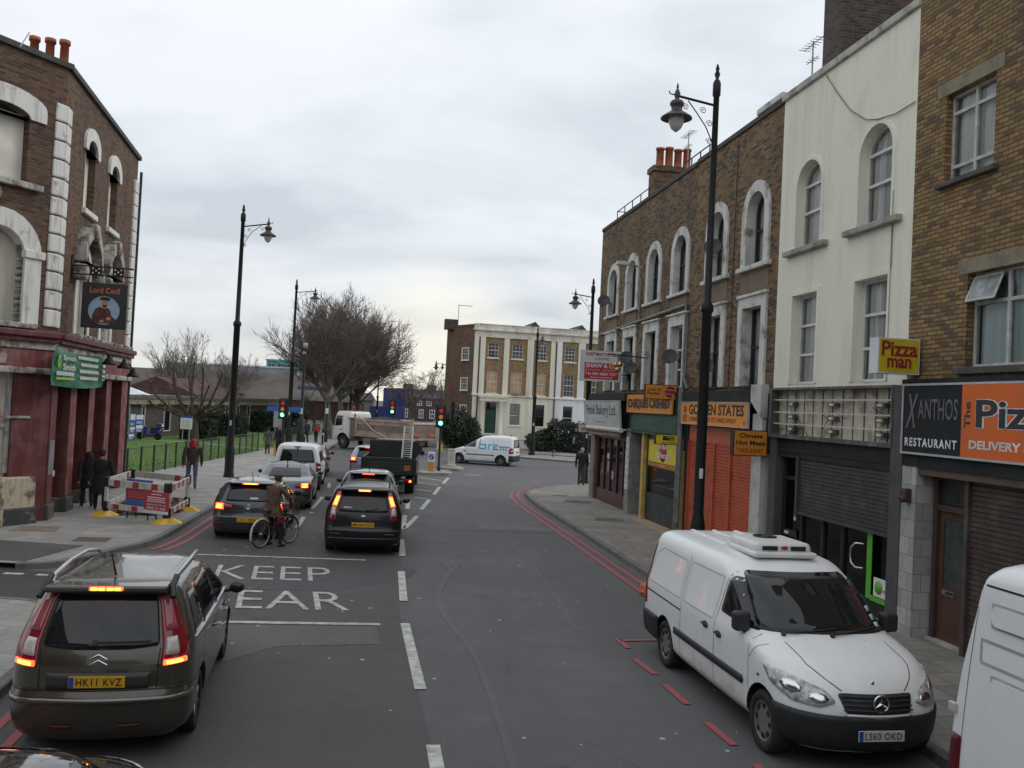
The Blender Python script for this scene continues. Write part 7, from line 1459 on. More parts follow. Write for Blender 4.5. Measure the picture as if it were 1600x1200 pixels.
e, S = car('refrigerated_van', 'white refrigerated van with a roof cooling unit parked facing us on the right', 'van', lv, P_white2, 3.2, .335, .945, side=([(1.92, 1.26), (2.78, 1.22), (2.12, 1.70), (1.95, 1.71)],), screen=[(-.80, 1.25), (.80, 1.25), (.66, 1.78), (-.66, 1.78)],
 seams=[('S', [(1.86, .40), (1.84, 1.1), (1.92, 1.76)], .010), ('S', [(2.86, .60), (2.82, 1.2)], .008), ('S', [(.66, .36), (.66, 1.74)], .009), ('S', [(-.86, .98), (.66, .97)], .022), ('front', [(-.62, 1.17), (-.60, 1.05), (-.50, .96), (-.36, .86)], .010), ('front', [(.62, 1.17), (.60, 1.05), (.50, .96), (.36, .86)], .010), ('t', [(-1.05, 1.8), (-1.05, .4), (1.05, .4), (1.05, 1.8)], .01), ('S', [(2.86, .95), (2.98, 1.1), (3.1, 1.19)], .008)],
 mir=None, tail=[('tail_light', 't', [(1.35, .75), (2.02, .75), (2.0, 1.7), (1.4, 1.72)], m_tlred, True)], plate_r=('LS60 OKD',), plate_f=('LS60 OKD', .45), rim=plain('wheel_cover_grey', (.17, .17, .17), .5, .2), cover=True, ww=.22,
 trims=[('bumper', 't', [(3.12, .27), (5.0, .25), (5.0, .615), (4.2, .63), (3.12, .65)], m_bump, .022), ('bumper', 't', [(-3.12, .27), (-5.0, .25), (-5.0, .615), (-4.2, .63), (-3.12, .65)], m_bump, .022), ('bumper', 't', [(-2.15, .28), (2.15, .28), (2.15, .66), (-2.15, .66)], m_bump, .025),
           ('side_strip', 'R', [(.44, .60), (2.72, .60), (2.74, .65), (2.70, .69), (.44, .69)], m_bump, .016), ('side_strip', 'L', [(.44, .60), (2.72, .60), (2.70, .69), (.44, .69)], m_bump, .016)])
for sg in (1, -1):
 h = S.patch('headlight', 't', [(sg*a, z) for a, z in ((3.08, .985), (3.4, .965), (3.78, .865), (3.88, .755), (3.7, .70), (3.4, .72), (3.12, .84))], m_hl, e, .014, .04)
 for a, z, r in ((3.42, .85, .06), (3.7, .78, .05)):
  S.patch('lamp_bowl', 't', [(sg*(a+r*2.2*math.cos(k)), z+r*math.sin(k)) for k in (0, .785, 1.57, 2.36, 3.14, 3.93, 4.71, 5.5)], chrome, h, .019, .02)
 p = S.at('R' if sg < 0 else 'L', 2.58, 1.24, .08)
 mb = MB(); mb.rbox(p.x-.09, p.x+.07, p.y-.08 if sg > 0 else p.y-.12, p.y+.12 if sg > 0 else p.y+.08, p.z-.11, p.z+.12, .045, 0, 3); mb.tube([S.at('R' if sg < 0 else 'L', 2.62, 1.2, 0), (p.x, p.y, p.z-.1)], .04, 8); m_ = mb.build('wing_mirror', m_bump, e)
 rbx('mirror_glass', chrome, m_, p.x-.098, p.x-.088, p.y-.06 if sg > 0 else p.y-.10, p.y+.10 if sg > 0 else p.y+.06, p.z-.08, p.z+.09, .004)
 for x, z in ((1.56, 1.0), (1.98, .98)):
  md = 'R' if sg < 0 else 'L'; mb = MB(); mb.sphere(S.at(md, x, z, .004), .5, 12, 0, (.19, .03, .09)); mb.tube([S.at(md, x-.08, z, .01), S.at(md, x-.05, z+.012, .04), S.at(md, x+.06, z+.012, .04), S.at(md, x+.09, z, .01)], .013, 6); mb.build('door_handle', m_bump, e, True)
 p = S.at('R' if sg < 0 else 'L', 3.1, .82, .0); mb = MB(); mb.sphere(p, .5, 10, 0, (.06, .03, .03)); mb.build('side_repeater', blkp, e, True)
 sm = MB(); S.line('R' if sg < 0 else 'L', [(-.80, 1.12), (.58, 1.12), (.58, 1.64), (-.45, 1.66), (-.7, 1.55), (-.80, 1.3)], .012, .002, sm, True); S.line('R' if sg < 0 else 'L', [(.74, 1.12), (1.76, 1.12), (1.80, 1.66), (.74, 1.66)], .012, .002, sm, True); sm.build('pressing_shade_line', plain('pressing_shadow', (.34, .35, .35), .5), e)  # grey lines stand in for the shade along the pressed panel edges
g = S.patch('grille', 'front', [(-.42, .84), (.42, .84), (.36, .66), (-.36, .66)], m_bump, e, .016, .03)
mb = MB()
for z in (.69, .73, .77, .81): mb.tube([S.at('front', -.39+.78*i/10, z, .024) for i in range(11)], .010, 5)
mb.build('grille_bar', plain('grille_dark', (.04, .042, .046), .35), g)
p = S.at('front', 0, .75, .05); mb = MB(); n = 28
mb.tube([(p.x, .085*math.cos(2*math.pi*i/n), p.z+.085*math.sin(2*math.pi*i/n)) for i in range(n+1)], .010, 6, 0, False)
for k in range(3):
 a = math.pi/2+k*2*math.pi/3; tip = (p.x+.004, .08*math.cos(a), p.z+.08*math.sin(a)); l = (p.x, .02*math.cos(a+1.047), p.z+.02*math.sin(a+1.047)); r = (p.x, .02*math.cos(a-1.047), p.z+.02*math.sin(a-1.047)); mb.add([tip, l, (p.x+.018, 0, p.z), r], [(0, 1, 2), (0, 2, 3)])
mb.build('badge', chrome, g)
p = S.at('front', 0, .93, .004); mb = MB(); mb.sphere(p, .5, 12, 0, (.02, .05, .05)); mb.build('bonnet_badge', chrome, e, True)
S.patch('chrome_lip', 'front', [(-.36, .635), (.36, .635), (.37, .655), (-.37, .655)], P_white2, e, .024)
mb = MB(); k0 = 0; mb.rbox(.9, 1.72, -.40, .40, 1.925, 2.09, .07, 0, 3); mb.rbox(.95, 1.8, -.44, .44, 1.905, 1.98, .04, 0, 3); fr = mb.build('cooling_unit', plain('unit_white', (.70, .70, .69), .4, .06), e)
mb = MB(); mb.lathe([(.16, 2.085), (.16, 2.105), (.13, 2.105), (.12, 2.09)], (1.15, 0, 0), 24); mb.sphere((1.15, 0, 2.095), .5, 14, 0, (.12, .12, .02)); mb.build('fan', blkp, fr)
for sg in (1, -1): mb = MB(); mb.rbox(1.71, 1.735, min(sg*.09, sg*.30), max(sg*.09, sg*.30), 1.995, 2.05, .006); mb.build('vent', blkp, fr)
mb = MB(); mb.sphere((1.735, 0, 2.03), .5, 12, 0, (.015, .11, .05)); mb.build('badge', plain('unit_badge_red', (.4, .03, .04), .4), fr)
for sg in (-1, 1): wiper(e, S, 'front', (sg*.28-.3, 1.22), (sg*.28+.34, 1.27))
for z0, z1, c in ((1.33, 1.38, (.25, .5, .6)), (1.41, 1.46, (.4, .5, .52)), (1.27, 1.31, (.6, .62, .6))): S.patch('tax_disc', 'front', [(.68, z0), (.76, z0), (.75, z1), (.67, z1)], plain('disc_%d' % int(z0*100), c, .4), e, .012)
mb = MB(); mb.cbox((2.55, .1, 1.16), (.3, .3, .01)); mb.build('dash_paper', sg_wh, e)
S.patch('windscreen_blank', 'front', [(-.82, 1.235), (.82, 1.235), (.8, 1.26), (-.8, 1.26)], blkp, e, .011)
add(e, 'roof_rib', P_white2, lambda b: [b.rbox(-.6, .7, y-.03, y+.03, 1.905, 1.935, .012) for y in (-.35, 0, .35)])
mb = MB(); mb.rbox(-1.25, -1.08, -.62, -.52, .38, .5, .02); mb.tube([(-1.08, -.57, .44), (-1.2, -.57, .44)], .03); mb.build('tow_step', m_bump, e)
dV = Vector((.169, -.9856)).normalized(); lft = Vector((-dV.y, dV.x)); place(e, (2.52+lft.x*.84, 13.25+lft.y*.84), dV)
lv = [(.30, -1.2, 4.6, .93, .10, .5, .03, .35), (.60, -1.22, 4.7, .98, .10, .6, .03, .4), (1.0, -1.22, 4.6, .99, .10, .6, .03, .4), (1.25, -1.21, 3.6, .985, .10, .5, .03, .3), (1.8, -1.17, 3.2, .95, .10, .45, .03, .3), (2.3, -1.10, 2.7, .90, .11, .42, .04, .25), (2.58, -1.05, 2.3, .865, .12, .4, .04, .25), (2.68, -.98, 2.1, .80, .14, .4, .05, .25), (2.72, -.9, 2.0, .73, .14, .4, .05, .25)]
e, S = car('panel_van', 'tall white panel van at the right edge of the road with ribbed side panels', 'van', lv, P_white, 3.5, .35, .985, side=([(2.6, 1.35), (3.3, 1.3), (2.8, 2.0), (2.6, 2.0)],), screen=[(-.8, 1.32), (.8, 1.32), (.7, 2.2), (-.7, 2.2)],
 seams=[('S', [(-1.1, 2.55), (2.2, 2.55)], .016), ('t', [(-1.6, 2.4), (-1.6, .5), (1.6, .5), (1.6, 2.4)], .012), ('S', [(-1.02, .6), (-.98, 2.38)], .006), ('S', [(2.4, .45), (2.4, 2.3)])], mir=(3.1, 1.0, 1.4), mirm=blkp, head=[(3.3, .9), (4.3, .88), (4.2, 1.05), (3.2, 1.1)],
 tail=[('tail_light', 't', [(1.75, .85), (2.02, .85), (2.02, 1.42), (1.75, 1.42)], m_tldim, True)], plate_r=('YP08 NGU',), rim=m_steelw,
 trims=[('bumper', 't', [(-2.0, .35), (2.0, .35), (2.0, .6), (-2.0, .6)], m_bump, .02)], crown=.06)
for sg, md in ((-1, 'R'), (1, 'L')):
 mb = MB()
 for (a, b, z0, z1) in ((-.82, 2.0, 2.28, 2.42), (-.74, 2.0, 1.25, 1.92), (-.82, 2.0, .70, 1.1)):
  S.patch('x', md, [(a+.02, z0), (b, z0), (b, z1), (a, z1)], P_white, e, .020, .06, .1, mb)
 mb.build('side_pressing', P_white, e); mb = MB()
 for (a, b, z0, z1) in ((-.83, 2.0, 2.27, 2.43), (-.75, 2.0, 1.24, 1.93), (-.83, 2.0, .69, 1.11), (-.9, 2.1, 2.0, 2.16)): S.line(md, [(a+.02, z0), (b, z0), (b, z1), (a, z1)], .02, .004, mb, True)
 mb.build('pressing_edge_shade', bpy.data.materials['pressing_shadow'], e)  # shade at the pressing edges drawn as grey lines
 for z in (1.6, 1.0): p = S.at('t', sg*1.75, z, .02); mb = MB(); mb.rbox(p.x-.04, p.x+.03, p.y-.02, p.y+.02, z-.035, z+.035, .008); mb.build('hinge', plain('hinge_cream', (.5, .48, .42), .6), e)
 mb = MB(); S.patch('x', md, [(-.72, .72), (-.52, .72), (-.52, .86), (-.68, .88)], blkp, e, .024, .02, .08, mb); mb.build('side_marker', plain('marker_amber_grey', (.12, .11, .1), .3), e)
add(e, 'roof_bar', blkp, lambda b: [b.rbox(x-.04, x+.04, -.75, .75, 2.76, 2.82, .012) for x in (-.35, 1.2)])
dT = Vector((.169, -.9856)).normalized(); lT = Vector((-dT.y, dT.x)); place(e, (3.62+lT.x*.99-.0, 5.72+lT.y*.99), dT)
P_dgreen = paint('dark_green_paint_truck', (.009, .016, .0145), .45, .3, 0, .15, (.05, .048, .04))
e = empty('dropside_truck', (0, 0, 0), 0, 'dark green dropside truck with closed tailboard and a pale ladder behind the cab', 'truck'); w = 1.05
mb = MB(); mb.rbox(-1.1, 2.2, -w, w, .78, .92, .02); mb.box(-1.05, 4.2, -.4, .4, .5, .78, 1); mb.build('bed', [P_dgreen, m_under], e)
mb = MB(); mb.rbox(-1.16, -1.1, -w, w, .80, 1.46, .012)
for z in (.92, 1.08, 1.24, 1.38): mb.rbox(-1.175, -1.15, -w+.04, w-.04, z-.02, z+.02, .008)
for y in (-.95, 0, .95): mb.rbox(-1.18, -1.15, y-.03, y+.03, .8, 1.46, .008)
mb.build('tailboard', P_dgreen, e)
for sg in (1, -1): rbx('dropside', P_dgreen, e, -1.1, 2.2, sg*w-.03, sg*w+.03, .80, 1.44, .012)
mb = MB(); mb.box(2.2, 2.28, -w, w, .8, 1.35); [mb.tube([(2.24, y, 1.3), (2.24, y, 1.95)], .03, 6) for y in (-w+.03, w-.03, -.35, .35)]; mb.tube([(2.24, -w+.03, 1.95), (2.24, w-.03, 1.95)], .03, 6); mb.tube([(2.24, -w+.03, 1.62), (2.24, w-.03, 1.62)], .025, 6); mb.build('headboard', P_dgreen, e); bx('mesh_guard', blkp, e, 2.19, 2.22, -w, w, 1.3, 1.97)
lvc = [(.55, 2.45, 4.9, .95, .12, .4, .03, .2), (.9, 2.42, 5.0, 1.0, .12, .45, .03, .25), (1.2, 2.42, 4.7, 1.0, .12, .4, .03, .25), (1.32, 2.42, 4.45, .98, .12, .4, .03, .2), (1.85, 2.48, 3.95, .88, .14, .38, .03, .2), (2.0, 2.55, 3.75, .80, .14, .35, .03, .2)]
S = Shell(lvc, .04); S.body('cab', P_dgreen, e, .06); S.patch('rear_window', 't', [(-.85, 1.42), (.85, 1.42), (.85, 1.85), (-.85, 1.85)], darkgl, e); S.patch('windscreen', 'front', [(-.75, 1.36), (.75, 1.36), (.65, 1.9), (-.65, 1.9)], darkgl, e)
for md in ('R', 'L'): S.patch('side_window', md, [(3.0, 1.36), (4.2, 1.34), (3.85, 1.85), (3.0, 1.85)], darkgl, e)
for sg in (1, -1): mirror_part(e, 4.1, sg*1.02, 1.42, blkp, (.1, .22, .26))
for x in (0, 3.9):
 for sg in (1, -1): wheel(e, x, sg*.98, .33, .22 if x else .36, m_steelw, 6)
mb = MB(); mb.box(-1.12, -1.0, -w+.05, w-.05, .48, .66); mb.box(-.6, .6, -.98, .98, .70, .79); mb.build('under_rail', m_under, e)
for sg in (1, -1):
 rbx('tail_light', m_tlred, e, -1.18, -1.1, sg*.78-.17, sg*.78+.17, .5, .64, .015)
 rbx('brake_lamp', m_lit, e, -1.20, -1.17, sg*.86-.05, sg*.86+.05, .52, .62, .015); rbx('brake_lamp_core', m_lity, e, -1.21, -1.19, sg*.86-.025, sg*.86+.025, .545, .595, .01)
m = rear_m(-1.185, 1.08, 0, -.72); plate(e, m, 'KX05', plain('plate_orange', (.55, .17, .04), .4), .24, .2)
mb = MB(); mb.rbox(-1.0, .6, -.75, .5, .93, 1.12, .04); mb.rbox(.7, 2.1, -.7, .8, .93, 1.25, .05); mb.build('load', plain('load_dark', (.03, .03, .032), .8, .3), e)
dK = Vector((-.07, .997)).normalized(); place(e, (-4.72, 36.1), dK)
le = empty('ladder', (-4.02, 35.35, 1.46), math.atan2(dK.y, dK.x), 'pale aluminium ladder propped up at the back of the dark green truck', 'ladder'); top = Vector((.7, -.02, 1.2)); mb = MB()
for y in (-.17, .17): mb.tube([Vector((0, y, -.1)), top+Vector((0, y, 0))], .034, 6)
mb.build('rail', plain('ladder_pale', (.60, .60, .57), .5, .1), le); mb = MB()
for i in range(15): q = top*((i+.5)/15); mb.tube([q+Vector((0, -.17, 0)), q+Vector((0, .17, 0))], .018, 6)
mb.build('rung', plain('ladder_rung', (.5, .5, .47), .5, .1), le)
m_tan = worn('tipper_tan', (.40, .31, .24), (.24, .175, .14), .7, 1.0, (.42, .66)); m_tan2 = worn('tipper_rust', (.235, .175, .145), (.15, .105, .085), .8, 1.5, (.4, .6)); P_cab = paint('cab_white', (.62, .62, .59), .4, .4, 0, .3)
e = empty('tipper_truck', (0, 0, 0), 0, 'big tan tipper truck with a white cab turning left beyond the junction', 'truck'); bw, L0, L1 = 1.2, -1.5, 4.0
mb = MB(); mb.box(L0, L1, -bw, bw, 1.0, 1.1)
mb.build('bed_floor', m_tan2, e)
for sg in (1, -1):
 mb = MB(); y0, y1 = (bw-.06, bw) if sg > 0 else (-bw, -bw+.06)
 mb.box(L0, L1, y0, y1, 1.05, 2.15); mb.rbox(L0, L1, y0-.05, y1+.05, 2.12, 2.27, .02); mb.rbox(L0, L1, y0-.05, y1+.05, 1.0, 1.22, .02); mb.box(L0, L1, y0-.02 if sg < 0 else y0, y1 if sg < 0 else y1+.02, 1.45, 1.9, 1)
 for x in (L0+.1, L1-.1): mb.rbox(x-.1, x+.1, y0-.06, y1+.06, 1.0, 2.35, .02)
 mb.build('tipper_side', [m_tan, m_tan2], e)
mb = MB(); mb.box(L0-.06, L0, -bw, bw, 1.05, 2.15, 1); mb.rbox(L0-.1, L0, -bw, bw, 2.1, 2.25, .02, 2); mb.rbox(L0-.1, L0, -bw, bw, 1.0, 1.15, .02); [mb.rbox(L0-.12, L0+.06, y-.09, y+.09, 1.0, 2.45, .02) for y in (-bw, bw)]; mb.build('tailgate', [m_tan, m_tan2, plain('gate_pale', (.5, .47, .42), .6)], e)
for y in (-.75, .75): mb = MB(); mb.rbox(L0-.14, L0-.06, y-.28, y+.28, 1.28, 1.42, .01); mb.build('reflector', plain('chevron_orange', (.62, .10, .03), .4), e)
mb = MB(); mb.box(L1-.05, L1, -bw, bw, 1.05, 2.3); mb.box(L1, L1+.9, -bw, bw, 2.25, 2.32); mb.build('headboard', m_tan, e)
mb = MB(); rnd = random.Random(2); vs = []; fs = []
for i in range(13):
 for j in range(6):
  x = L0+.1+(L1-L0-.2)*i/12; y = -1.1+2.2*j/5; vs.append((x, y, 1.95+.42*math.exp(-((x-2.4)/1.3)**2)*math.cos(y*.9)+rnd.uniform(-.05, .05)+.1))
for i in range(12):
 for j in range(5): fs.append((i*6+j, (i+1)*6+j, (i+1)*6+j+1, i*6+j+1))
mb.add(vs, fs); mb.build('load', plain('dark_spoil', (.03, .03, .027), .95, .4, 6), e)
mb = MB(); mb.tube([(3.7, bw+.05, 2.45), (3.0, bw+.12, 2.15), (2.2, bw+.1, 1.55), (.5, bw+.1, .98), (0, bw+.06, 1.0)], .045, 6); mb.build('sheet_strap', plain('strap_cream', (.5, .42, .32), .8), e)
mb = MB(); mb.box(-1.3, 6.0, -.45, .45, .65, .98); mb.box(1.2, 3.2, .5, 1.15, .45, .95); mb.box(1.2, 3.2, -1.15, -.5, .45, .95); mb.build('chassis', m_tan2, e)
for x in (0, 1.15): [ (mb := MB(), mb.rbox(x-.55, x+.55, min(sg*.75, sg*1.18), max(sg*.75, sg*1.18), 1.0, 1.06, .02), mb.build('mudguard', m_tan2, e)) for sg in (1, -1)]
for x in (0, 1.15, 5.35):
 for sg in (1, -1): wheel(e, x, sg*1.15, .5, .45 if x < 2 else .3, m_tan2, 8)
lvt = [(.6, 4.75, 6.55, 1.05, .12, .25, .02, .12), (1.0, 4.7, 6.62, 1.15, .12, .28, .02, .14), (1.5, 4.7, 6.6, 1.15, .12, .28, .02, .14), (1.75, 4.7, 6.55, 1.14, .12, .28, .02, .14), (2.5, 4.72, 6.35, 1.08, .14, .26, .02, .12), (2.72, 4.8, 6.2, 1.0, .16, .25, .02, .1)]
S = Shell(lvt, .05, .01); S.body('cab', P_cab, e, .08, [(5.35, 1.15, .62, .5), (5.35, -1.15, .62, .5)])
for md in ('R', 'L'):
 S.patch('side_window', md, [(5.45, 1.72), (6.2, 1.62), (6.12, 2.4), (5.45, 2.4)], darkgl, e); sm = MB(); S.line(md, [(5.35, 1.1), (5.35, 2.45)], .015, .002, sm); S.line(md, [(6.3, 1.1), (6.25, 2.4)], .015, .002, sm); sm.build('panel_gaps', m_seam, e)
 p = S.at(md, 6.35, 2.0, .12); rbx('wing_mirror', blkp, e, p.x-.06, p.x+.06, p.y-.1, p.y+.1, 1.65, 2.2, .03)
 p = S.at(md, 5.55, 1.4, .01); mb = MB(); mb.cbox(p, (.18, .03, .05)); mb.build('door_handle', blkp, e)
S.patch('windscreen', 'front', [(-.95, 1.62), (.95, 1.62), (.9, 2.45), (-.9, 2.45)], darkgl, e)
mb = MB(); mb.lathe([(.06, 2.7), (.06, 2.9), (.09, 2.92), (.09, 3.05), (0, 3.1)], (4.95, .5, 0), 10); mb.build('beacon', plain('beacon_red', (.2, .03, .02), .3), e)
mb = MB(); mb.tube([(4.4, .9, 1.0), (4.4, .9, 2.6)], .07, 8); mb.rbox(4.2, 4.65, -1.1, 1.1, .9, 2.2, .03); mb.build('exhaust_stack', m_tan2, e)
place(e, (-7.15, 62.9), (-.80, .60))
P_mar = paint('maroon_car_paint', (.06, .018, .02), .3, .8, .3, .1)
def far_4x4(label, pm, axle, d, name='estate_car'):
 lv = [(.3, -.85, 3.55, .8, .2, .4, .05, .25), (.5, -.92, 3.62, .92, .2, .45, .06, .28), (.95, -.92, 3.5, .93, .2, .5, .06, .28), (1.08, -.91, 2.7, .92, .2, .45, .06, .25), (1.2, -.9, 2.45, .9, .2, .45, .06, .22), (1.72, -.8, 1.75, .78, .2, .4, .06, .2), (1.82, -.7, 1.5, .7, .2, .4, .06, .2)]
 e, S = car(name, label, 'car', lv, pm, 2.75, .36, .92, side=([(-.5, 1.25), (.9, 1.23), (.9, 1.68), (-.45, 1.68)], [(1.0, 1.23), (2.15, 1.2), (1.65, 1.68), (1.0, 1.68)]), rear=('t', [(-.95, 1.22), (.95, 1.22), (.95, 1.7), (-.95, 1.7)]), screen=[(-.75, 1.24), (.75, 1.24), (.65, 1.72), (-.65, 1.72)], mir=(2.1, .95, 1.2), head=[(3.3, .8), (4.3, .78), (4.2, .95), (3.2, 1.0)], tail=[('tail_light', 't', [(1.2, .9), (2.0, .9), (2.0, 1.15), (1.2, 1.15)], m_tlred, True)], dz=.1)
 return place(e, axle, d)
far_4x4('dark maroon tall car coming towards us behind the tipper truck tailgate', P_mar, (-7.9, 76), (.12, -.99))
far_4x4('white car half hidden behind the load of the tipper truck', P_white, (-12.6, 84), (.14, -.99))
far_4x4('dark red car far off behind the tipper truck beside the white car', P_mar, (-10.4, 88), (.14, -.99), 'hatchback')
# -- people
def person(loc, rz, label, prims, lofts, mats, tags, vox=.009, group=None):
 """prims: tapered capsules (a, b, ra, rb, tag); lofts: (levels[(x,y,z,rx,ry)], tag); fused into one continuous body"""
 e = empty('person', loc, rz, label, 'person', group); bm_v = MB()
 def cap(a, b, ra, rb):
  a, b = Vector(a), Vector(b); d = b-a
  if d.length < 1e-5: bm_v.sphere(a, ra, 14); return
  d.normalize(); pts = []; rs = []
  for k in range(5): t = math.pi/2*k/4; pts.append(a-d*ra*math.cos(t)); rs.append(max(.0006, ra*math.sin(t)))
  for k in range(5): t = math.pi/2*(4-k)/4; pts.append(b+d*rb*math.cos(t)); rs.append(max(.0006, rb*math.sin(t)))
  bm_v.tube(pts, rs, 12)
 for a, b, ra, rb, tg in prims: cap(a, b, ra, rb)
 for lv, tg in lofts:
  n = 20; vs = []; fs = []
  for (x, y, z, rx, ry) in lv:
   for j in range(n): t = 2*math.pi*j/n; vs.append((x+rx*math.cos(t), y+ry*math.sin(t), z))
  for i in range(len(lv)-1):
   for j in range(n): q = (j+1) % n; fs.append((i*n+j, i*n+q, (i+1)*n+q, (i+1)*n+j))
  fs.append(tuple(range(n-1, -1, -1))); fs.append(tuple((len(lv)-1)*n+j for j in range(n))); bm_v.add(vs, fs)
 o = bm_v.build('body', [mats[t] for t in tags], e)
 md = o.modifiers.new('r', 'REMESH'); md.mode = 'VOXEL'; md.voxel_size = vox
 s2 = o.modifiers.new('s', 'SMOOTH'); s2.factor = .5; s2.iterations = 2
 dg = bpy.context.evaluated_depsgraph_get(); nm = bpy.data.meshes.new_from_object(o.evaluated_get(dg)); o.modifiers.clear(); old = o.data; o.data = nm; bpy.data.meshes.remove(old); nm.name = 'body'
 if not nm.materials: [nm.materials.append(mats[t]) for t in tags]
 P = [(Vector(a), Vector(b)-Vector(a), ra, rb, tags.index(tg)) for a, b, ra, rb, tg in prims]
 LL = [(lv, tags.index(tg)) for lv, tg in lofts]; mi = []
 for f in nm.polygons:
  c = f.center; best = 9; bi = 0
  for a, d, ra, rb, ti in P:
   l2 = d.length_squared; t = 0 if l2 < 1e-9 else max(0, min(1, (c-a).dot(d)/l2)); ds = (c-(a+d*t)).length-(ra+(rb-ra)*t)
   if ds < best: best = ds; bi = ti
  for lv, ti in LL:
   if c.z < lv[0][2]-.01 or c.z > lv[-1][2]+.01: continue
   for i in range(len(lv)-1):
    if lv[i][2]-.011 <= c.z <= lv[i+1][2]+.011:
     t = max(0, min(1, (c.z-lv[i][2])/max(1e-5, lv[i+1][2]-lv[i][2]))); q = [lv[i][k]+(lv[i+1][k]-lv[i][k])*t for k in range(5)]
     ds = (math.hypot((c.x-q[0])/q[3], (c.y-q[1])/q[4])-1)*min(q[3], q[4])
     if ds < best: best = ds; bi = ti
  mi.append(bi)
 nm.polygons.foreach_set('material_index', mi); nm.polygons.foreach_set('use_smooth', [True]*len(nm.polygons)); return e
def hand(wrist, dirn, side, out, tag='skin', curl=.5, up=(0, 0, 1)):
 """palm, four unequal bent fingers and a thumb; side is the thumb side"""
 w = Vector(wrist); d = Vector(dirn).normalized(); th = Vector(side); th = (th-d*th.dot(d)).normalized(); n = d.cross(th).normalized(); pl = Vector(out); n = n if n.dot(pl) > 0 else -n
 pr = [(w, w+d*.075+th*.015, .026, .030, tag), (w+d*.03, w+d*.08-th*.02, .026, .024, tag)]
 for i, L in enumerate((.075, .085, .078, .06)):
  b = w+d*.085+th*(.030-.02*i); k = b+(d*math.cos(curl)+n*math.sin(curl))*L*.55; t = k+(d*math.cos(curl*2)+n*math.sin(curl*2))*L*.5; pr += [(b, k, .0095, .009, tag), (k, t, .009, .0075, tag)]
 b = w+d*.03+th*.03; k = b+(d*.55+th*.75).normalized()*.04; t = k+(d*.9+th*.2+n*.4).normalized()*.035; pr += [(b, k, .012, .0105, tag), (k, t, .0105, .009, tag)]
 return pr
def head(c, f, tag='skin', hair=None, s=1.0):
 """skull with jaw, nose, ears and neck side; f is the facing direction"""
 c = Vector(c); f = Vector(f).normalized(); r = Vector((f.y, -f.x, 0)).normalized(); u = Vector((0, 0, 1))
 pr = [(c+u*.03*s-f*.012, c-u*.01*s+f*.012, .086*s, .080*s, tag), (c-u*.055*s+f*.03, c-u*.075*s+f*.045, .052*s, .042*s, tag), (c+f*.088*s-u*.005, c+f*.102*s-u*.030, .011, .016, tag), (c+f*.075*s-u*.07, c+f*.08*s-u*.07, .02, .014, tag)]
 for sg in (1, -1): pr += [(c+r*sg*.084*s+u*.012, c+r*sg*.088*s-u*.028, .014, .011, tag), (c+f*.074*s+r*sg*.032+u*.028, c+f*.078*s+r*sg*.032+u*.026, .012, .012, tag)]
 if hair: pr += [(c+u*.055*s-f*.03, c+u*.02*s-f*.035, .080*s, .085*s, hair)]
 return pr
def shoe(a, f, tag='shoe'): a = Vector(a); f = Vector(f).normalized(); return [(a+Vector((0, 0, -.03)), a+f*.02+Vector((0, 0, -.05)), .045, .042, tag), (a-f*.03+Vector((0, 0, -.055)), a+f*.13+Vector((0, 0, -.06)), .036, .030, tag)]
def cloth(name, c, rough=.85, var=.3): return plain(name, c, rough, var, 9, bmp=.15)
sk = {'pale': plain('skin_pale', (.42, .24, .17), .5, .1, 9), 'tan': plain('skin_tan', (.30, .16, .10), .5, .1, 9)}
FX = (1, 0, 0)
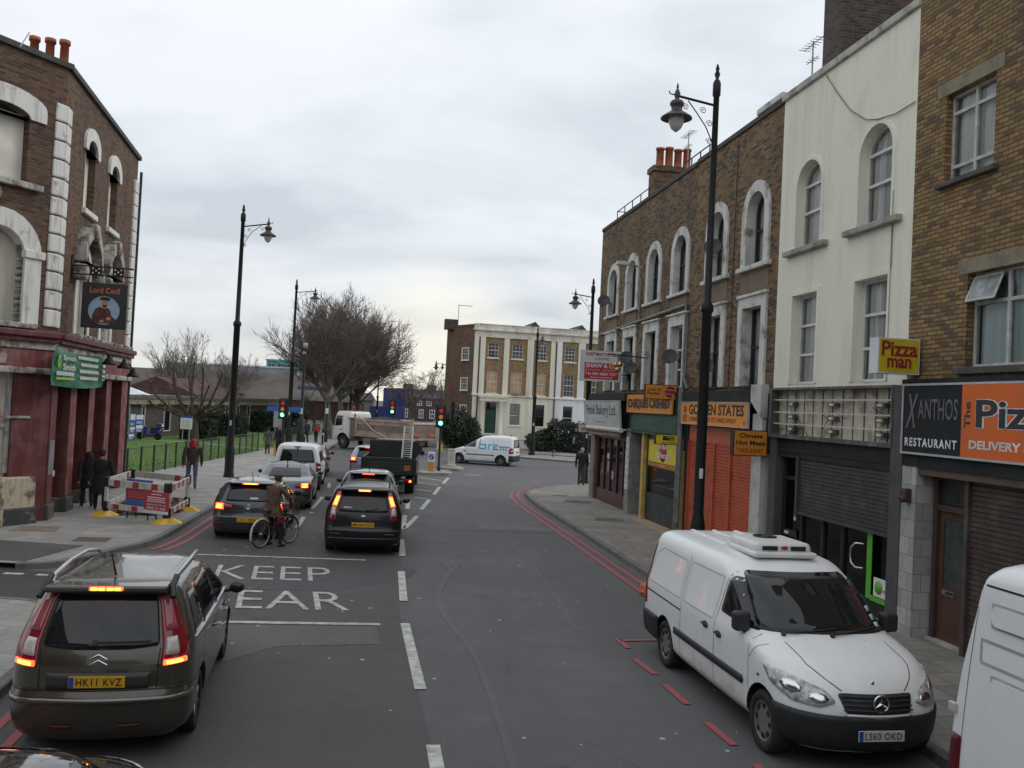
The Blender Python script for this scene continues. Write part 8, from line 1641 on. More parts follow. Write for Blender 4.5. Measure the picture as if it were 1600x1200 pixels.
def walker(loc, face, label, top, legs, skin='tan', hair=(.012, .011, .01), h=1.72, stride=.2, coat=None, hat=None, arms=('hang', 'hang'), vox=.009, headturn=0, bagside=0, w=1.0):
 """standing or walking adult facing local +x"""
 k = h/1.75; pr = []; sd = stride
 def S(x, y, z): return (x*k, y*k*w, z*k)
 for sg, fx in ((1, sd), (-1, -sd)):
  hip, knee, ank = S(0, sg*.09, .90), S(fx*.55+.03, sg*.095, .50), S(fx, sg*.10, .09+(.06 if fx < -.1 else 0)); pr += [(hip, knee, .098*k, .07*k, 'legs'), (knee, ank, .068*k, .055*k, 'legs')]+shoe(ank, (1, sg*.12, -.5 if fx < -.1 else 0))
 pr += [(S(0, 0, 1.48), S(.02, 0, 1.56), .052*k, .05*k, 'skin')]
 f = Vector((math.cos(headturn), math.sin(headturn), 0)); pr += head(S(.03, 0, 1.635), f, 'skin', 'hair', k)
 tl = [(0, 0, .86*k, .11*k, .155*k*w), (0, 0, .98*k, .105*k, .15*k*w), (.0, 0, 1.15*k, .11*k, .16*k*w), (.0, 0, 1.33*k, .12*k, .185*k*w), (-.005, 0, 1.44*k, .095*k, .175*k*w), (0, 0, 1.49*k, .06*k, .08*k)]
 lf = [(tl, 'top')]
 if coat: lf.append(([(0, 0, coat*k, .16*k, .20*k*w), (0, 0, (coat+.9)/2*k, .145*k, .19*k*w), (0, 0, 1.0*k, .125*k, .17*k*w)], 'top'))
 for sg, md in zip((1, -1), arms):
  sh = S(-.005, sg*.195, 1.42)
  if md == 'hang': el, wr, hd = S(-.03-sg*sd*.3, sg*.245, 1.13), S(.03-sg*sd*.7, sg*.25, .88), (.1, 0, -1)
  elif md == 'pocket': el, wr, hd = S(-.10, sg*.27, 1.14), S(.06, sg*.20, .96), (.5, -sg*.5, -.6)
  elif md == 'bent': el, wr, hd = S(-.02, sg*.25, 1.14), S(.2, sg*.14, 1.08), (1, -sg*.4, 0)
  else: el, wr, hd = md[0], md[1], md[2]
  pr += [(sh, el, .072*k, .058*k, 'top'), (el, wr, .057*k, .044*k, 'top')]+hand(wr, hd, (1, 0, .2) if md != 'bent' else (0, 0, 1), (0, -sg, 0), curl=.45)
 mats = {'legs': legs, 'top': top, 'skin': sk[skin], 'shoe': plain('shoe_dark', (.02, .02, .02), .6) if 'shoe_dark' not in bpy.data.materials else bpy.data.materials['shoe_dark'], 'hair': cloth('hair_%d' % int(hair[0]*1000), hair, .6)}
 e = person((loc[0], loc[1], loc[2] if len(loc) > 2 else .12), face, label, pr, lf, mats, ['legs', 'top', 'skin', 'shoe', 'hair'], vox)
 if hat: hat(e, k)
 return e
navy = cloth('cloth_black', (.012, .012, .014)); jean = cloth('cloth_jeans', (.075, .10, .16)); brownj = cloth('cloth_brown_jacket', (.055, .03, .026)); greyc = cloth('cloth_grey_coat', (.075, .075, .08)); dgrey = cloth('cloth_charcoal', (.025, .026, .03))
def hood_red(e, k):
 mb = MB(); mb.lathe([(.02, .145), (.07, .13), (.105, .07), (.118, 0), (.118, -.08), (.10, -.14), (.12, -.17)], (.005*k, 0, 1.645*k), 18, cap=False); mb.build('hood', cloth('hood_red', (.36, .025, .03)), e, True)
def hood_black(e, k):
 mb = MB(); mb.lathe([(.0, .135), (.06, .125), (.10, .07), (.112, 0), (.11, -.08), (.10, -.15), (.14, -.2)], (0, 0, 1.64*k), 18, cap=False); mb.build('hood', navy, e, True)
def beanie(col):
 def f(e, k): mb = MB(); mb.lathe([(.0, .15), (.05, .14), (.09, .09), (.105, .03), (.108, 0)], (.02*k, 0, 1.65*k), 18, cap=False); mb.build('hat', cloth('hat_%d' % int(col[0]*1000), col), e, True)
 return f
FN = math.atan2(.98, -.2)          # facing up the street
walker((-11.45, 32.6), FN+.15, 'person in a red hood, brown jacket and jeans walking away beside the lawn railing', brownj, jean, hat=hood_red, h=1.80, stride=.16, w=1.25)
walker((-12.35, 26.5), FN+.35, 'shorter person in a black hooded coat walking past the pub piers', navy, dgrey, hat=hood_black, h=1.60, stride=.2, coat=.62, arms=('hang', ((.05, -.28, 1.05), (.16, -.36, .92), (.6, -.6, -.2))), w=1.15)
walker((-11.75, 26.0), FN+.1, 'taller person all in black walking past the pub piers nearest the striped barrier', navy, navy, hat=beanie((.011, .011, .012)), h=1.72, stride=.12, coat=.5, w=1.25)
walker((3.50, 42.6), math.atan2(-.98, -.08), 'bald person in a dark jacket standing on the corner pavement outside the bakery', cloth('cloth_dark_jacket', (.016, .017, .02)), cloth('cloth_blue_grey', (.05, .056, .07)), skin='pale', hair=(.25, .16, .12), h=1.77, stride=.07, arms=('hang', 'hang'), w=1.1)
walker((-14.4, 53.6), FN, 'person in a short grey coat and red tights near the left traffic light', greyc, cloth('tights_red', (.12, .03, .035)), hat=beanie((.012, .013, .014)), h=1.58, stride=.12, coat=.6, vox=.01)
walker((-13.5, 52.6), FN+2.6, 'dark figure standing against the left traffic light post', navy, navy, h=1.78, stride=.05, coat=.6, vox=.01)
walker((-14.95, 66.0), FN+.5, 'person in dark blue clothes standing by the bollards near the second lamp post', cloth('cloth_navy', (.02, .025, .038)), dgrey, h=1.8, stride=.1, vox=.01)
walker((-14.9, 69.2), FN+2.9, 'person carrying a red bag on the pavement left of the tipper truck', cloth('cloth_mixed', (.08, .06, .055)), navy, h=1.72, stride=.16, arms=('bent', 'bent'), vox=.01)
e = empty('shopping_bag', (-14.7, 68.85, 1.06), .3, 'bright red bag held against the chest on the far left pavement', 'bag'); mb = MB(); mb.rbox(-.16, .16, -.1, .1, -.05, .38, .04); mb.build('bag', cloth('bag_red', (.42, .03, .05)), e); mb = MB(); mb.tube([(-.08, 0, .36), (-.06, 0, .47), (.06, 0, .47), (.08, 0, .36)], .012, 6); mb.build('handle', blkp, e)
BK = Vector((-5.83, 21.55)); bd = Vector((.43, .90)).normalized(); BR = math.atan2(bd.y, bd.x)
bike = empty('bicycle', (BK.x, BK.y, 0), BR, 'black roadster bicycle with cream mudguards and a front basket under the cyclist in brown', 'bicycle')
def bwheel(x):
 mb = MB(); n = 32; r = .325; mb.tube([(r*math.cos(2*math.pi*i/n), 0, r*math.sin(2*math.pi*i/n)) for i in range(n+1)], .017, 8, 0, False); o = mb.build('wheel', rub, bike); o.location = (x, 0, .342)
 mb = MB(); mb.tube([(.305*math.cos(2*math.pi*i/n), 0, .305*math.sin(2*math.pi*i/n)) for i in range(n+1)], .011, 6, 0, False)
 for i in range(18): a = 2*math.pi*i/18; mb.tube([(.02*math.cos(a+.6), .025*(-1)**i, .02*math.sin(a+.6)), (.3*math.cos(a), 0, .3*math.sin(a))], .0018, 3, 0, False)
 mb.tube([(0, -.05, 0), (0, .05, 0)], .02, 8); mb.build('rim', alum, o)
bwheel(0); bwheel(1.06)
mb = MB()
for pts, r in (([(.44, 0, .30), (.26, 0, .80)], .017), ([(.44, 0, .30), (.86, 0, .70)], .019), ([(.30, 0, .70), (.84, 0, .86)], .017), ([(.84, 0, .90), (.90, 0, .66)], .02), ([(0, .05, .342), (.44, .03, .30)], .011), ([(0, -.05, .342), (.44, -.03, .30)], .011), ([(0, .05, .342), (.28, .02, .72)], .009), ([(0, -.05, .342), (.28, -.02, .72)], .009), ([(.90, .05, .66), (.96, .05, .5), (1.06, .05, .342)], .012), ([(.90, -.05, .66), (.96, -.05, .5), (1.06, -.05, .342)], .012), ([(.90, .05, .66), (.90, -.05, .66)], .018)): mb.tube(pts, r, 8)
mb.build('frame', plain('bike_black', (.015, .015, .016), .3, .1), bike)
mb = MB()
for cx, a0, a1 in ((0, 45, 200), (1.06, 20, 175)): mb.tube([(cx+.36*math.cos(R(a0+(a1-a0)*i/16)), 0, .342+.36*math.sin(R(a0+(a1-a0)*i/16))) for i in range(17)], .024, 8)
mb.build('mudguard', plain('mudguard_cream', (.58, .52, .40), .45, .1), bike)
mb = MB(); mb.tube([(.82, 0, .88), (.80, 0, 1.0)], .013, 6); mb.tube([(.66, -.29, 1.0), (.74, -.26, 1.03), (.82, -.12, 1.02), (.82, .12, 1.02), (.74, .26, 1.03), (.66, .29, 1.0)], .012, 8); mb.build('handlebar', chrome, bike)
mb = MB(); mb.tube([(.26, 0, .80), (.25, 0, .87)], .013, 6); mb.rbox(.08, .36, -.085, .085, .86, .92, .03); mb.build('saddle', plain('saddle_brown', (.06, .03, .018), .5), bike)
mb = MB()
for z in (.74, .84, .94, 1.0): mb.tube([(.92, -.17, z), (1.2, -.17, z), (1.2, .17, z), (.92, .17, z), (.92, -.17, z)], .008, 5)
for i in range(7): mb.tube([(1.2, -.17+.34*i/6, .74), (1.2, -.17+.34*i/6, 1.0)], .006, 4); mb.tube([(.92+.28*i/6, -.17, .74), (.92+.28*i/6, -.17, 1.0)], .006, 4); mb.tube([(.92+.28*i/6, .17, .74), (.92+.28*i/6, .17, 1.0)], .006, 4)
mb.box(.92, 1.2, -.17, .17, .735, .745); mb.build('basket', plain('wicker', (.10, .055, .035), .8, .3, 12), bike)
mb = MB(); mb.lathe([(.09, -.03), (.09, -.022)], (.44, 0, .30), 20, 0, 'y'); mb.tube([(.44, -.04, .30), (.36, -.06, .16)], .012, 6); mb.tube([(.44, .04, .30), (.52, .06, .44)], .012, 6); mb.box(.31, .41, -.16, -.07, .14, .165); mb.box(.47, .57, .07, .16, .43, .455); mb.build('crankset', plain('crank_grey', (.2, .2, .2), .4, metal=.6), bike)
mb = MB(); mb.cbox((-.30, 0, .52), (.03, .05, .05)); mb.build('rear_light', m_tlred, bike)
coatm = cloth('cloth_brown_coat', (.10, .058, .035), .9, .35); pr = []
for sg, knee, ank in ((-1, (.50, -.17, .50), (.47, -.20, .09)), (1, (.52, .15, .52), (.50, .19, .09))): pr += [((.38, sg*.09, .92), knee, .085, .06, 'legs'), (knee, ank, .058, .042, 'legs')]+shoe(ank, (1, sg*.1, 0))
pr += [((.46, 0, 1.48), (.50, 0, 1.56), .055, .052, 'scarf'), ((.44, -.06, 1.47), (.5, .06, 1.47), .06, .06, 'scarf')]+head((.54, 0, 1.64), (1, .1, 0), 'skin', 'hair')
for sg, el, wr in ((-1, (.60, -.33, 1.20), (.70, -.29, 1.03)), (1, (.60, .32, 1.20), (.70, .29, 1.03))): pr += [((.42, sg*.19, 1.40), el, .066, .052, 'coat'), (el, wr, .052, .042, 'coat')]+hand(wr, (.55, -sg*.35, -.35), (0, -sg, .3), (0, 0, -1), 'glove', .75)
lf = [([(.40, 0, .74, .19, .26), (.40, 0, .90, .165, .23), (.39, 0, 1.02, .14, .185), (.40, 0, 1.18, .135, .185), (.42, 0, 1.34, .135, .205), (.43, 0, 1.43, .11, .19), (.45, 0, 1.48, .07, .09)], 'coat')]
cyc = person((BK.x, BK.y, 0), BR, 'cyclist in a long brown coat and cap standing astride a bicycle, seen from behind', pr, lf, {'legs': navy, 'scarf': cloth('scarf_beige', (.30, .2, .13)), 'skin': sk['pale'], 'hair': cloth('hair_brown', (.05, .03, .02), .6), 'coat': coatm, 'glove': cloth('glove_dark', (.03, .026, .024)), 'shoe': bpy.data.materials['shoe_dark']}, ['legs', 'scarf', 'skin', 'hair', 'coat', 'glove', 'shoe'], .008)
mb = MB(); mb.sphere((.53, .0, 1.715), .5, 18, 0, (.27, .215, .10)); mb.sphere((.63, .01, 1.69), .5, 14, 0, (.14, .17, .025)); mb.lathe([(.108, 0), (.108, .03)], (.53, 0, 1.675), 18, 0); mb.build('cap', cloth('cap_brown_check', (.07, .05, .038)), cyc, True)
bx('coat_trim', coatm, cyc, .25, .55, -.212, -.205, .80, .84)
e = empty('satchel', (BK.x, BK.y, 0), BR, 'dark red bag hanging at the cyclist right hip below the coat', 'bag'); mb = MB(); mb.rbox(.28, .50, -.30, -.22, .56, .76, .03); mb.build('bag', cloth('bag_dark_red', (.14, .012, .02)), e); mb = MB(); mb.tube([(.39, -.26, .76), (.40, -.20, 1.0), (.42, -.16, 1.46), (.42, .10, 1.5)], .012, 6); mb.build('strap', blkp, e)
# -- street furniture
m_lampg = clear_glass('lamp_bowl_glass', (.85, .86, .84)); m_lshade = plain('lamp_shade_dark', (.05, .04, .042), .4, .2)
m_pearl = plain('lamp_bowl_pearl', (.5, .5, .46), .15, .08)
def street_lamp(loc, h, arm_dir, arm, label, collar=.5, k=1.0, fancy=True, r=.11):
 a = math.atan2(arm_dir[1], arm_dir[0]); e = empty('street_lamp', (loc[0], loc[1], .1), a, label, 'street lamp', 'black column street lamps'); H = h-.1
 p = MB(); p.lathe([(r*1.75, 0), (r*1.75, .12), (r*1.55, .2), (r*1.55, 1.15), (r*1.3, 1.3), (r*1.12, 1.4), (r*1.05, H*collar-.1), (r*1.35, H*collar-.06), (r*1.35, H*collar+.06), (r*.78, H*collar+.16), (r*.62, H-.75), (r*.85, H-.72), (r*.85, H-.45), (r*.7, H-.4)], (0, 0, 0), 20)
 p.build('column', blk, e)
 p = MB(); p.lathe([(r*.55, H-.42), (r*.6, H-.38), (r*.3, H-.34), (r*.62, H-.24), (r*.3, H-.15), (r*.45, H-.12), (.012, H)], (0, 0, 0), 16); p.build('finial', blk, e)
 z0 = H-.95; z1 = H-.82; p = MB(); p.tube([(0, 0, z0), (arm, 0, z1)], .03*k, 8); p.tube([(arm, 0, z1), (arm+.1, 0, z1+.02), (arm+.17, 0, z1+.03), (arm+.19, 0, z1+.09)], .014, 5)
 if fancy:
  p.tube([(0.05, 0, z0-.85), (.22, 0, z0-.5), (.45, 0, z0-.2), (arm*.72, 0, z0+.05)], .014, 5)
  for cx, cz, rr in ((.14, z0-.82, .07), (.14, z0-.42, .08), (.3, z0-.14, .08), (arm*.78, z0-.10, .08)):
   p.tube([(cx+rr*(1-i/26)*math.cos(i*.45), 0, cz+rr*(1-i/26)*math.sin(i*.45)) for i in range(22)], .009, 4)
 p.build('bracket', blk, e)
 s = MB(); q = lambda *pr: s.lathe([(r_*k, z1+z_*k) for r_, z_ in pr], (arm, 0, 0), 22)
 q((.008, .30), (.03, .2), (.02, .16), (.045, .12), (.07, .05), (.06, -.04), (.04, -.08), (.13, -.12), (.16, -.16), (.16, -.22), (.13, -.25), (.12, -.33), (.17, -.38), (.22, -.41), (.35, -.50), (.36, -.53), (.34, -.54), (.2, -.47), (.10, -.42))
 ln = s.build('lantern', m_lshade, e)
 g = MB(); g.lathe([(.18*k, z1-.45*k), (.18*k, z1-.56*k), (.16*k, z1-.66*k), (.11*k, z1-.76*k), (.03*k, z1-.83*k), (0, z1-.835*k)], (arm, 0, 0), 22, cap=False); g.build('glass_bowl', m_pearl, ln)
 g = MB(); g.sphere((arm, 0, z1-.62*k), .5, 12, 0, (.16*k, .16*k, .26*k)); g.build('bulb', plain('bulb_pearl', (.62, .6, .56), .5), ln)
 t = MB(); t.box(-.04, .04, -r*1.07-.006, -r*1.05, 2.2, 2.42); t.xf(Matrix.Rotation(R(-90)-a, 4, 'Z') @ Matrix.Rotation(R(90), 4, 'Z')); t.build('number_plate', sg_wh, e); return e
street_lamp((4.28, 20.0), 11.62, (-.985, -.17), .92, 'nearest black street lamp, standing before the orange shutters on the right pavement', .52, .98, True, .105)
street_lamp((-11.75, 37.9), 11.7, (.99, -.14), 1.15, 'black street lamp on the left pavement behind the grey hatchback', .56, .95, True, .125)
street_lamp((-15.5, 63.0), 11.9, (.99, -.14), 1.4, 'black street lamp beside the thick camera pole on the left pavement', .5, 1.0, True, .13)
street_lamp((3.75, 43.75), 10.15, (-.99, .1), .85, 'black street lamp behind the person on the bakery corner', .5, .9, True, .12)
street_lamp((1.75, 67.0), 9.7, (.6, -.8), .6, 'black street lamp in front of the stucco terrace by the metal railing', .45, .9, False, .12)
street_lamp((-6.0, 84.0), 8.2, (-.99, .1), 1.2, 'black street lamp beside the brick flank at the mouth of the far street', .5, .85, False, .1)
street_lamp((-7.6, 112.0), 9.3, (-.99, .1), 1.2, 'small distant street lamp in the far street', .5, .85, False, .1)
street_lamp((-14.3, 80.0), 8.0, (.99, .1), .9, 'slim black street lamp behind the tipper truck cab', .5, .8, False, .1)
street_lamp((-14.6, 98.0), 7.8, (.99, .1), .9, 'slim black street lamp before the blue hoardings', .5, .8, False, .1)
e = empty('camera_pole', (-14.75, 63.4, .12), 0, 'thick black camera pole with a broad base beside the second lamp post', 'pole')
mb = MB(); mb.lathe([(.27, 0), (.27, 1.9), (.12, 2.0), (.10, 6.4), (.07, 6.5), (.06, 7.0)], (0, 0, 0), 16); mb.build('column', blk, e); mb = MB(); mb.lathe([(.0, 6.9), (.14, 6.95), (.16, 7.1), (.16, 7.3), (.0, 7.35)], (0, 0, 0), 14); mb.rbox(-.1, .1, -.28, -.1, 6.5, 6.7, .02); mb.build('camera', greyp, e); bx('notice', sg_wh, e, -.12, .12, -.28, -.265, 2.3, 2.7)
m_green = emit('signal_green', (.16, 1, .62), 3.2, (.02, .2, .12)); m_amb = emit('signal_amber', (1, .22, .06), .32, (.4, .1, .02)); m_redl = emit('signal_red', (1, .05, .05), .22, (.35, .02, .02))
def signal(e, x, y, z, rz, lit=True, name='signal_head', k=1.0):
 s = MB(); s.rbox(-.15*k, .15*k, -.1, .12, z, z+.95*k, .03); s.rbox(-.24*k, .24*k, .0, .03, z-.06, z+1.02*k, .03); h = s.build(name, blkp, e); h.location = (x, y, 0); h.rotation_euler = (0, 0, rz)
 for i, (nm, m_) in enumerate((('green_lamp', m_green), ('amber_lamp', m_amb), ('red_lamp', m_redl))):
  zz = z+(.17+.30*i)*k; d = MB(); d.lathe([(.105*k, -.10), (.09*k, -.115), (0, -.125)], (0, 0, zz), 18, 0, 'y', cap=False); d.build(nm, m_ if lit else blkp, h)
  v = MB(); n = 14; vs = []; fs = []
  for q in range(n+1):
   a = R(-15)+R(210)*q/n; vs += [(.12*k*math.cos(a), -.1, zz+.12*k*math.sin(a)), (.12*k*math.cos(a), -.1-(.18 if 2 < q < n-2 else .1), zz+.12*k*math.sin(a))]
  for q in range(n): fs.append((2*q, 2*q+1, 2*q+3, 2*q+2))
  v.add(vs, fs); v.build('visor', blkp, h)
 return h
def traffic_light(loc, label, z, rz=0, second=None, k=1.0, hgt=None):
 e = empty('traffic_light', (loc[0], loc[1], .12), 0, label, 'traffic light', 'green traffic lights')
 mb = MB(); mb.lathe([(.09, 0), (.09, .2), (.06, .25), (.06, hgt or z+.95*k)], (0, 0, 0), 14); mb.build('pole', blk, e); signal(e, 0, -.14, z, rz, True, k=k)
 if second:
  x, y, z2, rz2 = second; mb = MB(); mb.tube([(0, 0, z2-.45), (x*.6, y*.6, z2-.4), (x, y, z2-.1)], .03, 8); mb.build('bracket', blk, e); signal(e, x, y, z2, rz2, False)
 return e
traffic_light((-3.62, 47.0), 'traffic light showing green on the island with the keep-left bollard', 2.32, 0, (.55, .15, 2.7, R(120)), 1.08)
e = bpy.context.scene.objects[-1]
traffic_light((-13.05, 51.6), 'traffic light showing green on the left pavement by the yellow box', 2.25, R(-5), None, 1.1)
traffic_light((-8.75, 66.5), 'traffic light showing green seen over the bed of the tipper truck', 2.55, 0, None, 1.05)
e = empty('push_button_box', (-3.62, 47.0, .12), 0, 'small yellow push-button box on the island traffic light post', 'push button'); rbx('box', yelp, e, .05, .15, -.06, .06, 1.0, 1.42, .02); rbx('sign_plate', sg_wh, e, -.15, -.06, -.05, .05, 1.1, 1.5, .01)
e = empty('keep_left_bollard', (-3.98, 46.55, .13), 0, 'white and amber traffic bollard with a blue keep-left disc on the near island', 'bollard')
mb = MB(); mb.rbox(-.17, .17, -.1, .1, 0, .45, .03); mb.build('base', plain('bollard_amber', (.55, .30, .06), .5, .15), e); rbx('shell', sg_wh, e, -.18, .18, -.1, .1, .45, .98, .04)
mb = MB(); mb.lathe([(0, -.112), (.14, -.108), (.14, -.1)], (0, 0, .74), 22, 0, 'y', cap=False); dsc = mb.build('blue_disc', m_plblue, e); mb = MB(); mb.add([(.07, -.118, .82), (.09, -.118, .80), (-.03, -.118, .68), (-.05, -.118, .70)], [(0, 3, 2, 1)]); mb.add([(-.08, -.118, .64), (.04, -.118, .66), (-.06, -.118, .76)], [(0, 1, 2)]); mb.build('arrow', sg_wh, dsc)
e = empty('traffic_bollard', (-3.2, 50.6, .13), 0, 'plain cream traffic bollard on the further island in front of the lettered van', 'bollard'); mb = MB(); mb.rbox(-.2, .2, -.14, .14, 0, .9, .05); mb.rbox(-.22, .22, -.16, .16, .9, .98, .02); mb.rbox(-.23, .23, -.17, .17, 0, .12, .02); mb.build('shell', plain('bollard_cream', (.52, .50, .42), .6, .12), e); mb = MB(); mb.box(-.12, .12, -.15, -.14, .4, .75); mb.build('faded_panel', plain('bollard_panel', (.45, .43, .37), .6, .12), e)
def bollard(x, y, label, h=1.0):
 e = empty('bollard', (x, y, .12), 0, label, 'bollard', 'black bollards on the left pavement'); mb = MB(); mb.lathe([(.09, 0), (.07, .1), (.065, h*.8), (.085, h*.82), (.085, h*.88), (.05, h), (0, h)], (0, 0, 0), 12); mb.build('post', blk, e); mb = MB(); mb.lathe([(.068, h*.6), (.068, h*.72)], (0, 0, 0), 12, cap=False); mb.build('white_band', sg_wh, e)
bollard(-14.2, 68.3, 'black bollard just right of the person with the red bag', 1.15); bollard(-14.75, 64.6, 'black bollard with a white band near the camera pole', 1.1)
e = empty('sign_post', (-14.55, 71.2, .12), 0, 'slim black post with a small white plate left of the tipper truck cab', 'pole'); mb = MB(); mb.lathe([(.14, 0), (.12, .9), (.07, 1.0), (.06, 3.2)], (0, 0, 0), 12); mb.build('post', blk, e); bx('plate', sg_wh, e, -.12, .12, -.1, -.08, 2.25, 2.7)
e = empty('yellow_box_post', (-13.75, 52.9, .12), 0, 'short yellow utility post beside the left traffic light', 'post'); rbx('shell', yelp, e, -.09, .09, -.08, .08, 0, .95, .03); rbx('cap', blkp, e, -.1, .1, -.09, .09, .95, 1.0, .02)
e = empty('direction_sign', (-13.6, 54.2, .12), 0, 'two small blue finger signs on a post behind the left traffic light', 'sign'); mb = MB(); mb.tube([(0, 0, 0), (0, 0, 3.1)], .04, 8); mb.build('post', blk, e)
for a, b in ((-1.1, -.15), (.2, .95)): mb = MB(); mb.rbox(a, b, -.03, .0, 2.55, 2.85, .01); mb.build('finger', plain('finger_blue', (.03, .12, .38), .5), e)
e = empty('grey_sign', (-14.7, 57.0, .12), 0, 'blank grey back of a sign on two posts by the lawn', 'sign'); mb = MB(); [mb.tube([(x, 0, 0), (x, 0, 2.1)], .035, 6) for x in (-.2, .2)]; mb.build('post', greyp, e); mb = MB(); mb.rbox(-.32, .32, -.05, -.03, 1.5, 2.55, .01); mb.build('panel', plain('sign_back', (.3, .31, .33), .5, .1), e)
e = empty('parking_sign', (-18.3, 50.8, .14), R(10), 'white parking notice on two posts before the pollarded tree', 'sign'); mb = MB(); [mb.tube([(x, 0, 0), (x, 0, 2.1)], .028, 6) for x in (-.18, .18)]; mb.build('post', greyp, e); mb = MB(); mb.rbox(-.32, .32, -.05, -.03, 1.35, 2.1, .01); mb.box(-.32, .32, -.054, -.05, 1.98, 2.1, 1); [mb.box(-.24, .24-.06*(q % 2), -.054, -.05, 1.45+.08*q, 1.48+.08*q, 2) for q in range(6)]; mb.build('panel', [sg_wh, m_plblue, plain('notice_grey', (.3, .3, .32), .6)], e)
e = empty('no_entry_sign', (-10.33, 17.9, .12), R(-28), 'red no-entry disc with a white bar at the left edge before the pub', 'sign'); mb = MB(); mb.tube([(0, 0, 0), (0, 0, 3.2)], .035, 8); mb.build('post', greyp, e)
mb = MB(); mb.lathe([(0, -.05), (.32, -.05), (.32, -.03), (0, -.03)], (0, 0, 2.92), 28, 0, 'y', cap=False); d = mb.build('disc', plain('no_entry_red', (.42, .02, .03), .4, .06), e); bx('white_bar', sg_wh, d, -.23, .23, -.056, -.05, 2.87, 2.97)
m_bred = plain('barrier_red', (.42, .045, .05), .5, .15, 5); m_bwh = worn('barrier_white', (.60, .60, .57), (.36, .34, .3), .6, 4)
def barrier(a, b, label, stripes=4, h=1.0):
 a, b = Vector(a), Vector(b); L = (b-a).length; d = (b-a)/L; e = empty('barrier_panel', (a.x, a.y, .12), math.atan2(d.y, d.x), label, 'barrier', 'striped barrier panels round the hole')
 for nm, z0, z1 in (('top_board', h-.17, h+.02), ('bottom_board', .20, .36)):
  mb = MB(); mb.rbox(.06, L-.06, -.02, .02, z0, z1, .012); o = mb.build(nm, m_bwh, e)
  for i in range(stripes): x = .3+(L-.85)*i/max(1, stripes-1); bx('red_stripe', m_bred, o, x, x+.24*min(1, L/2.4), -.0235, .0235, z0+.012, z1-.012)
 for x in (.03, L-.03):
  rbx('post', m_bwh, e, x-.035, x+.035, -.03, .03, .08, h, .01); mb = MB(); rbx('post_clip', blkp, e, x-.06, x+.06, -.05, .05, h-.2, h+.06, .02); rbx('post_clip', blkp, e, x-.06, x+.06, -.05, .05, .1, .4, .02)
  mb = MB(); mb.add([(x-.17, -.35, 0), (x+.17, -.35, 0), (x+.17, .35, 0), (x-.17, .35, 0), (x-.06, -.1, .13), (x+.06, -.1, .13), (x+.06, .1, .13), (x-.06, .1, .13)], [(0, 1, 5, 4), (1, 2, 6, 5), (2, 3, 7, 6), (3, 0, 4, 7), (4, 5, 6, 7)]); mb.build('foot', plain('foot_yellow', (.62, .38, .02), .5, .15) if 'foot_yellow' not in bpy.data.materials else bpy.data.materials['foot_yellow'], e)
 return e
bA, bB, bC_ = (-11.15, 24.95), (-9.0, 24.0), (-9.45, 26.8); bD_ = (-11.6, 27.75)
barrier((bA[0]+.06, bA[1]-.03), (bB[0]-.06, bB[1]+.03), 'red and white barrier panel nearest the camera at the dug-up pavement', 3); barrier((bB[0]-.01, bB[1]+.08), (bC_[0]+.01, bC_[1]-.08), 'red and white barrier panel along the kerb at the dug-up pavement', 4); barrier((bC_[0]-.06, bC_[1]+.03), (bD_[0]+.06, bD_[1]-.03), 'mostly white barrier panel farthest from the camera at the dug-up pavement', 0 or 1); barrier((bD_[0]+.01, bD_[1]-.08), (bA[0]-.01, bA[1]+.08), 'mostly white barrier panel on the pub side of the dug-up pavement', 1)
rb = math.atan2(-.95, 2.15)
e = empty('works_board', (-9.72, 24.2, .36), rb, 'red works notice with white lettering tied to the front barrier', 'sign'); mb = MB(); mb.rbox(0, .86, -.02, .01, 0, .58, .01); mb.box(0, .86, -.022, -.02, 0, .08, 1); mb.build('panel', [m_bred, sg_wh], e); t = MB(); t.text('EMERGENCY TEL. No.', .10, .78, .21, .26, -.026, 0, .008); t.text('0800 31 668', .10, .76, .11, .18, -.026, 0, .012); [t.box(.10+.02*(q % 2), .76-.03*(q % 2), -.026, -.024, .31+.055*q, .335+.055*q) for q in range(3)]; t.box(.25, .62, -.026, -.024, .50, .525); t.build('lettering', sg_wh, e)
e = empty('works_board', (-10.45, 24.72, .35), rb, 'blue, green and red works notice leaning behind the red one', 'sign'); mb = MB(); mb.rbox(0, .95, -.02, .01, .1, .85, .01, 0); mb.box(.03, .92, -.023, -.02, .30, .63, 1); mb.box(.3, .92, -.023, -.02, .66, .78, 2); mb.box(.03, .28, -.023, -.02, .66, .82, 3); [mb.box(.1, .8, -.026, -.023, .35+.07*q, .38+.07*q, 4) for q in range(4)]; mb.build('panel', [plain('board_blue', (.06, .14, .38), .5, .1), m_bred, plain('board_green', (.26, .36, .08), .5, .1), m_plblue, plain('board_pink', (.5, .15, .17), .5)], e); mb = MB(); [mb.tube([(x, .02, .5), (x+.0, .35, -.35)], .02, 6) for x in (.1, .85)]; [mb.tube([(x, .0, .1), (x, -.02, -.24)], .02, 6) for x in (.1, .85)]; mb.build('leg', blkp, e)
e = empty('spoil_heap', (-10.4, 26.1, .12), 0, 'heap of brown earth and broken slabs inside the striped barriers', 'heap'); rnd = random.Random(8); bm = bmesh.new(); bmesh.ops.create_icosphere(bm, subdivisions=4, radius=1)
for v in bm.verts: n_ = noise.noise(v.co*2.2)*.5+noise.noise(v.co*6)*.2; v.co = Vector((v.co.x*(.8+n_*.5), v.co.y*(.9+n_*.4), max(-.02, v.co.z*(.42+n_*.4))))
me = bpy.data.meshes.new('earth'); bm.to_mesh(me); bm.free(); me.materials.append(plain('earth_brown', (.075, .055, .04), .95, .4, 5, bmp=.6)); o = bpy.data.objects.new('earth', me); C.objects.link(o); o.parent = e
mb = MB()
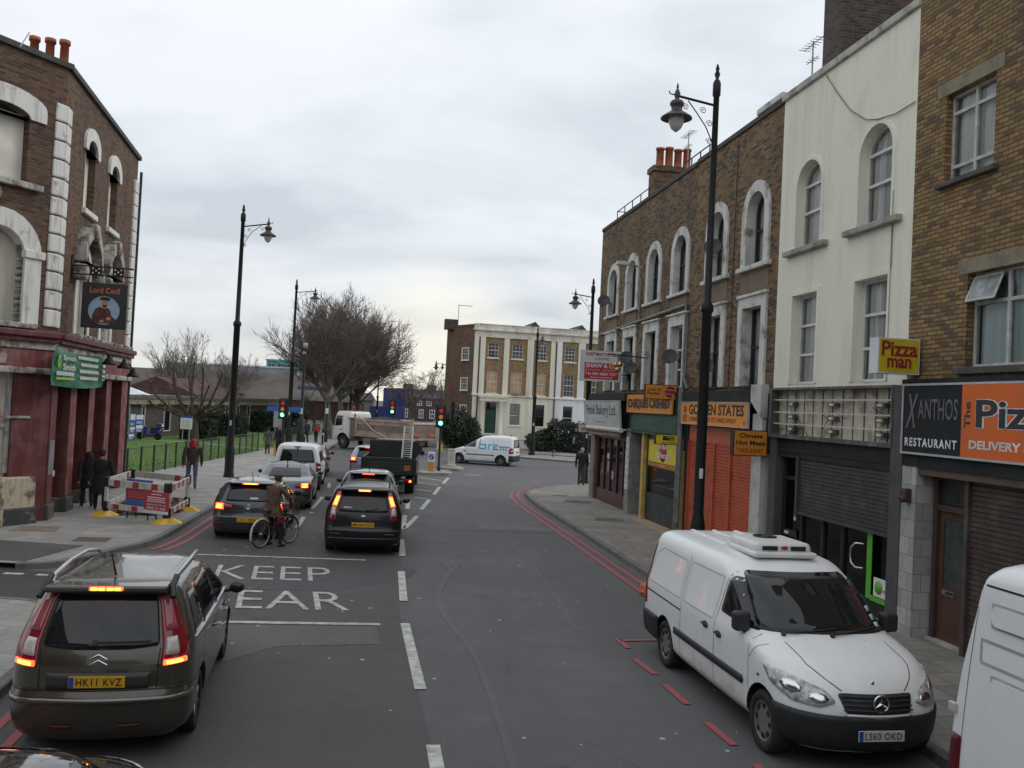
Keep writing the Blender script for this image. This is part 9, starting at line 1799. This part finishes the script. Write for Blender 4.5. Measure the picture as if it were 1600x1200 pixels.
for i in range(34): a = rnd.uniform(0, 6.28); q = rnd.uniform(.2, 1.05); s = rnd.uniform(.04, .15); mb.cbox((math.cos(a)*q*.9, math.sin(a)*q, max(.03, .42*(1-q*q)+.03)), (s*1.6, s, s*.6), 0, Matrix.Rotation(rnd.uniform(0, 3), 3, 'Z') @ Matrix.Rotation(rnd.uniform(-.6, .6), 3, 'X'))
mb.build('rubble', plain('rubble_grey', (.17, .145, .12), .9, .35, 4), e)
e = empty('orange_net_bag', (2.98, 18.25, .0), .4, 'crumpled orange net bag lying in the gutter behind the refrigerated van', 'bag'); bm = bmesh.new(); bmesh.ops.create_icosphere(bm, subdivisions=3, radius=.17)
for v in bm.verts: v.co = Vector((v.co.x*1.1, v.co.y*.9, max(-.0, v.co.z*.9+.11)))*(1+.25*noise.noise(v.co*14))
me = bpy.data.meshes.new('bag'); bm.to_mesh(me); bm.free(); me.materials.append(plain('net_orange', (.62, .16, .06), .6, .45, 22)); o = bpy.data.objects.new('net', me); C.objects.link(o); o.parent = e; mb = MB()
for i in range(7): a = i*.9; mb.tube([(.19*math.cos(a+t*.4), .16*math.sin(a+t*.4), .02+.26*abs(math.sin(t*.5))) for t in range(7)], .006, 4)
mb.build('net_cord', plain('cord_pale_orange', (.62, .3, .2), .7), e)
e = empty('motor_scooter', (-25.55, 62.2, .14), R(-8), 'dark blue motor scooter with a top box parked by the notice boards', 'scooter'); P_sc = paint('scooter_blue', (.02, .03, .16), .3, .9, 0, .1)
for x in (0, 1.3):
 mb = MB(); mb.lathe([(.14, -.05), (.24, -.06), (.265, -.03), (.265, .03), (.24, .06), (.14, .05)], (0, 0, 0), 24, 0, 'y'); o = mb.build('wheel', rub, e); o.location = (1.3-x, 0, .265); mb = MB(); mb.lathe([(.14, -.04), (.05, -.05), (.05, .05), (.14, .04)], (0, 0, 0), 16, 0, 'y'); mb.build('rim', m_steelw, o)
mb = MB()
mb.rbox(.75, 1.5, -.16, .16, .42, .72, .08, 0, 3); mb.rbox(.45, .95, -.16, .16, .22, .36, .04); mb.rbox(.2, .34, -.22, .22, .3, .95, .05, 0, 3); mb.tube([(.22, 0, .9), (.0, 0, .27)], .04, 8); mb.rbox(-.18, .2, -.08, .08, .48, .56, .03); mb.build('body', P_sc, e)
rbx('seat', blkp, e, .78, 1.35, -.15, .15, .72, .84, .05, 0, 3); rbx('top_box', P_sc, e, 1.22, 1.62, -.2, .2, .86, 1.16, .05, 0, 3); rbx('rear_panel', sg_wh, e, 1.56, 1.64, -.16, .16, .95, 1.1, .02)
mb = MB(); mb.tube([(.28, -.32, 1.02), (.2, 0, 1.0), (.28, .32, 1.02)], .018, 6); [mb.sphere((.2, y, 1.18), .5, 10, 0, (.04, .1, .07)) for y in (-.3, .3)]; [mb.tube([(.25, y*.9, 1.02), (.2, y, 1.16)], .01, 5) for y in (-.3, .3)]; mb.build('handlebar', blkp, e)
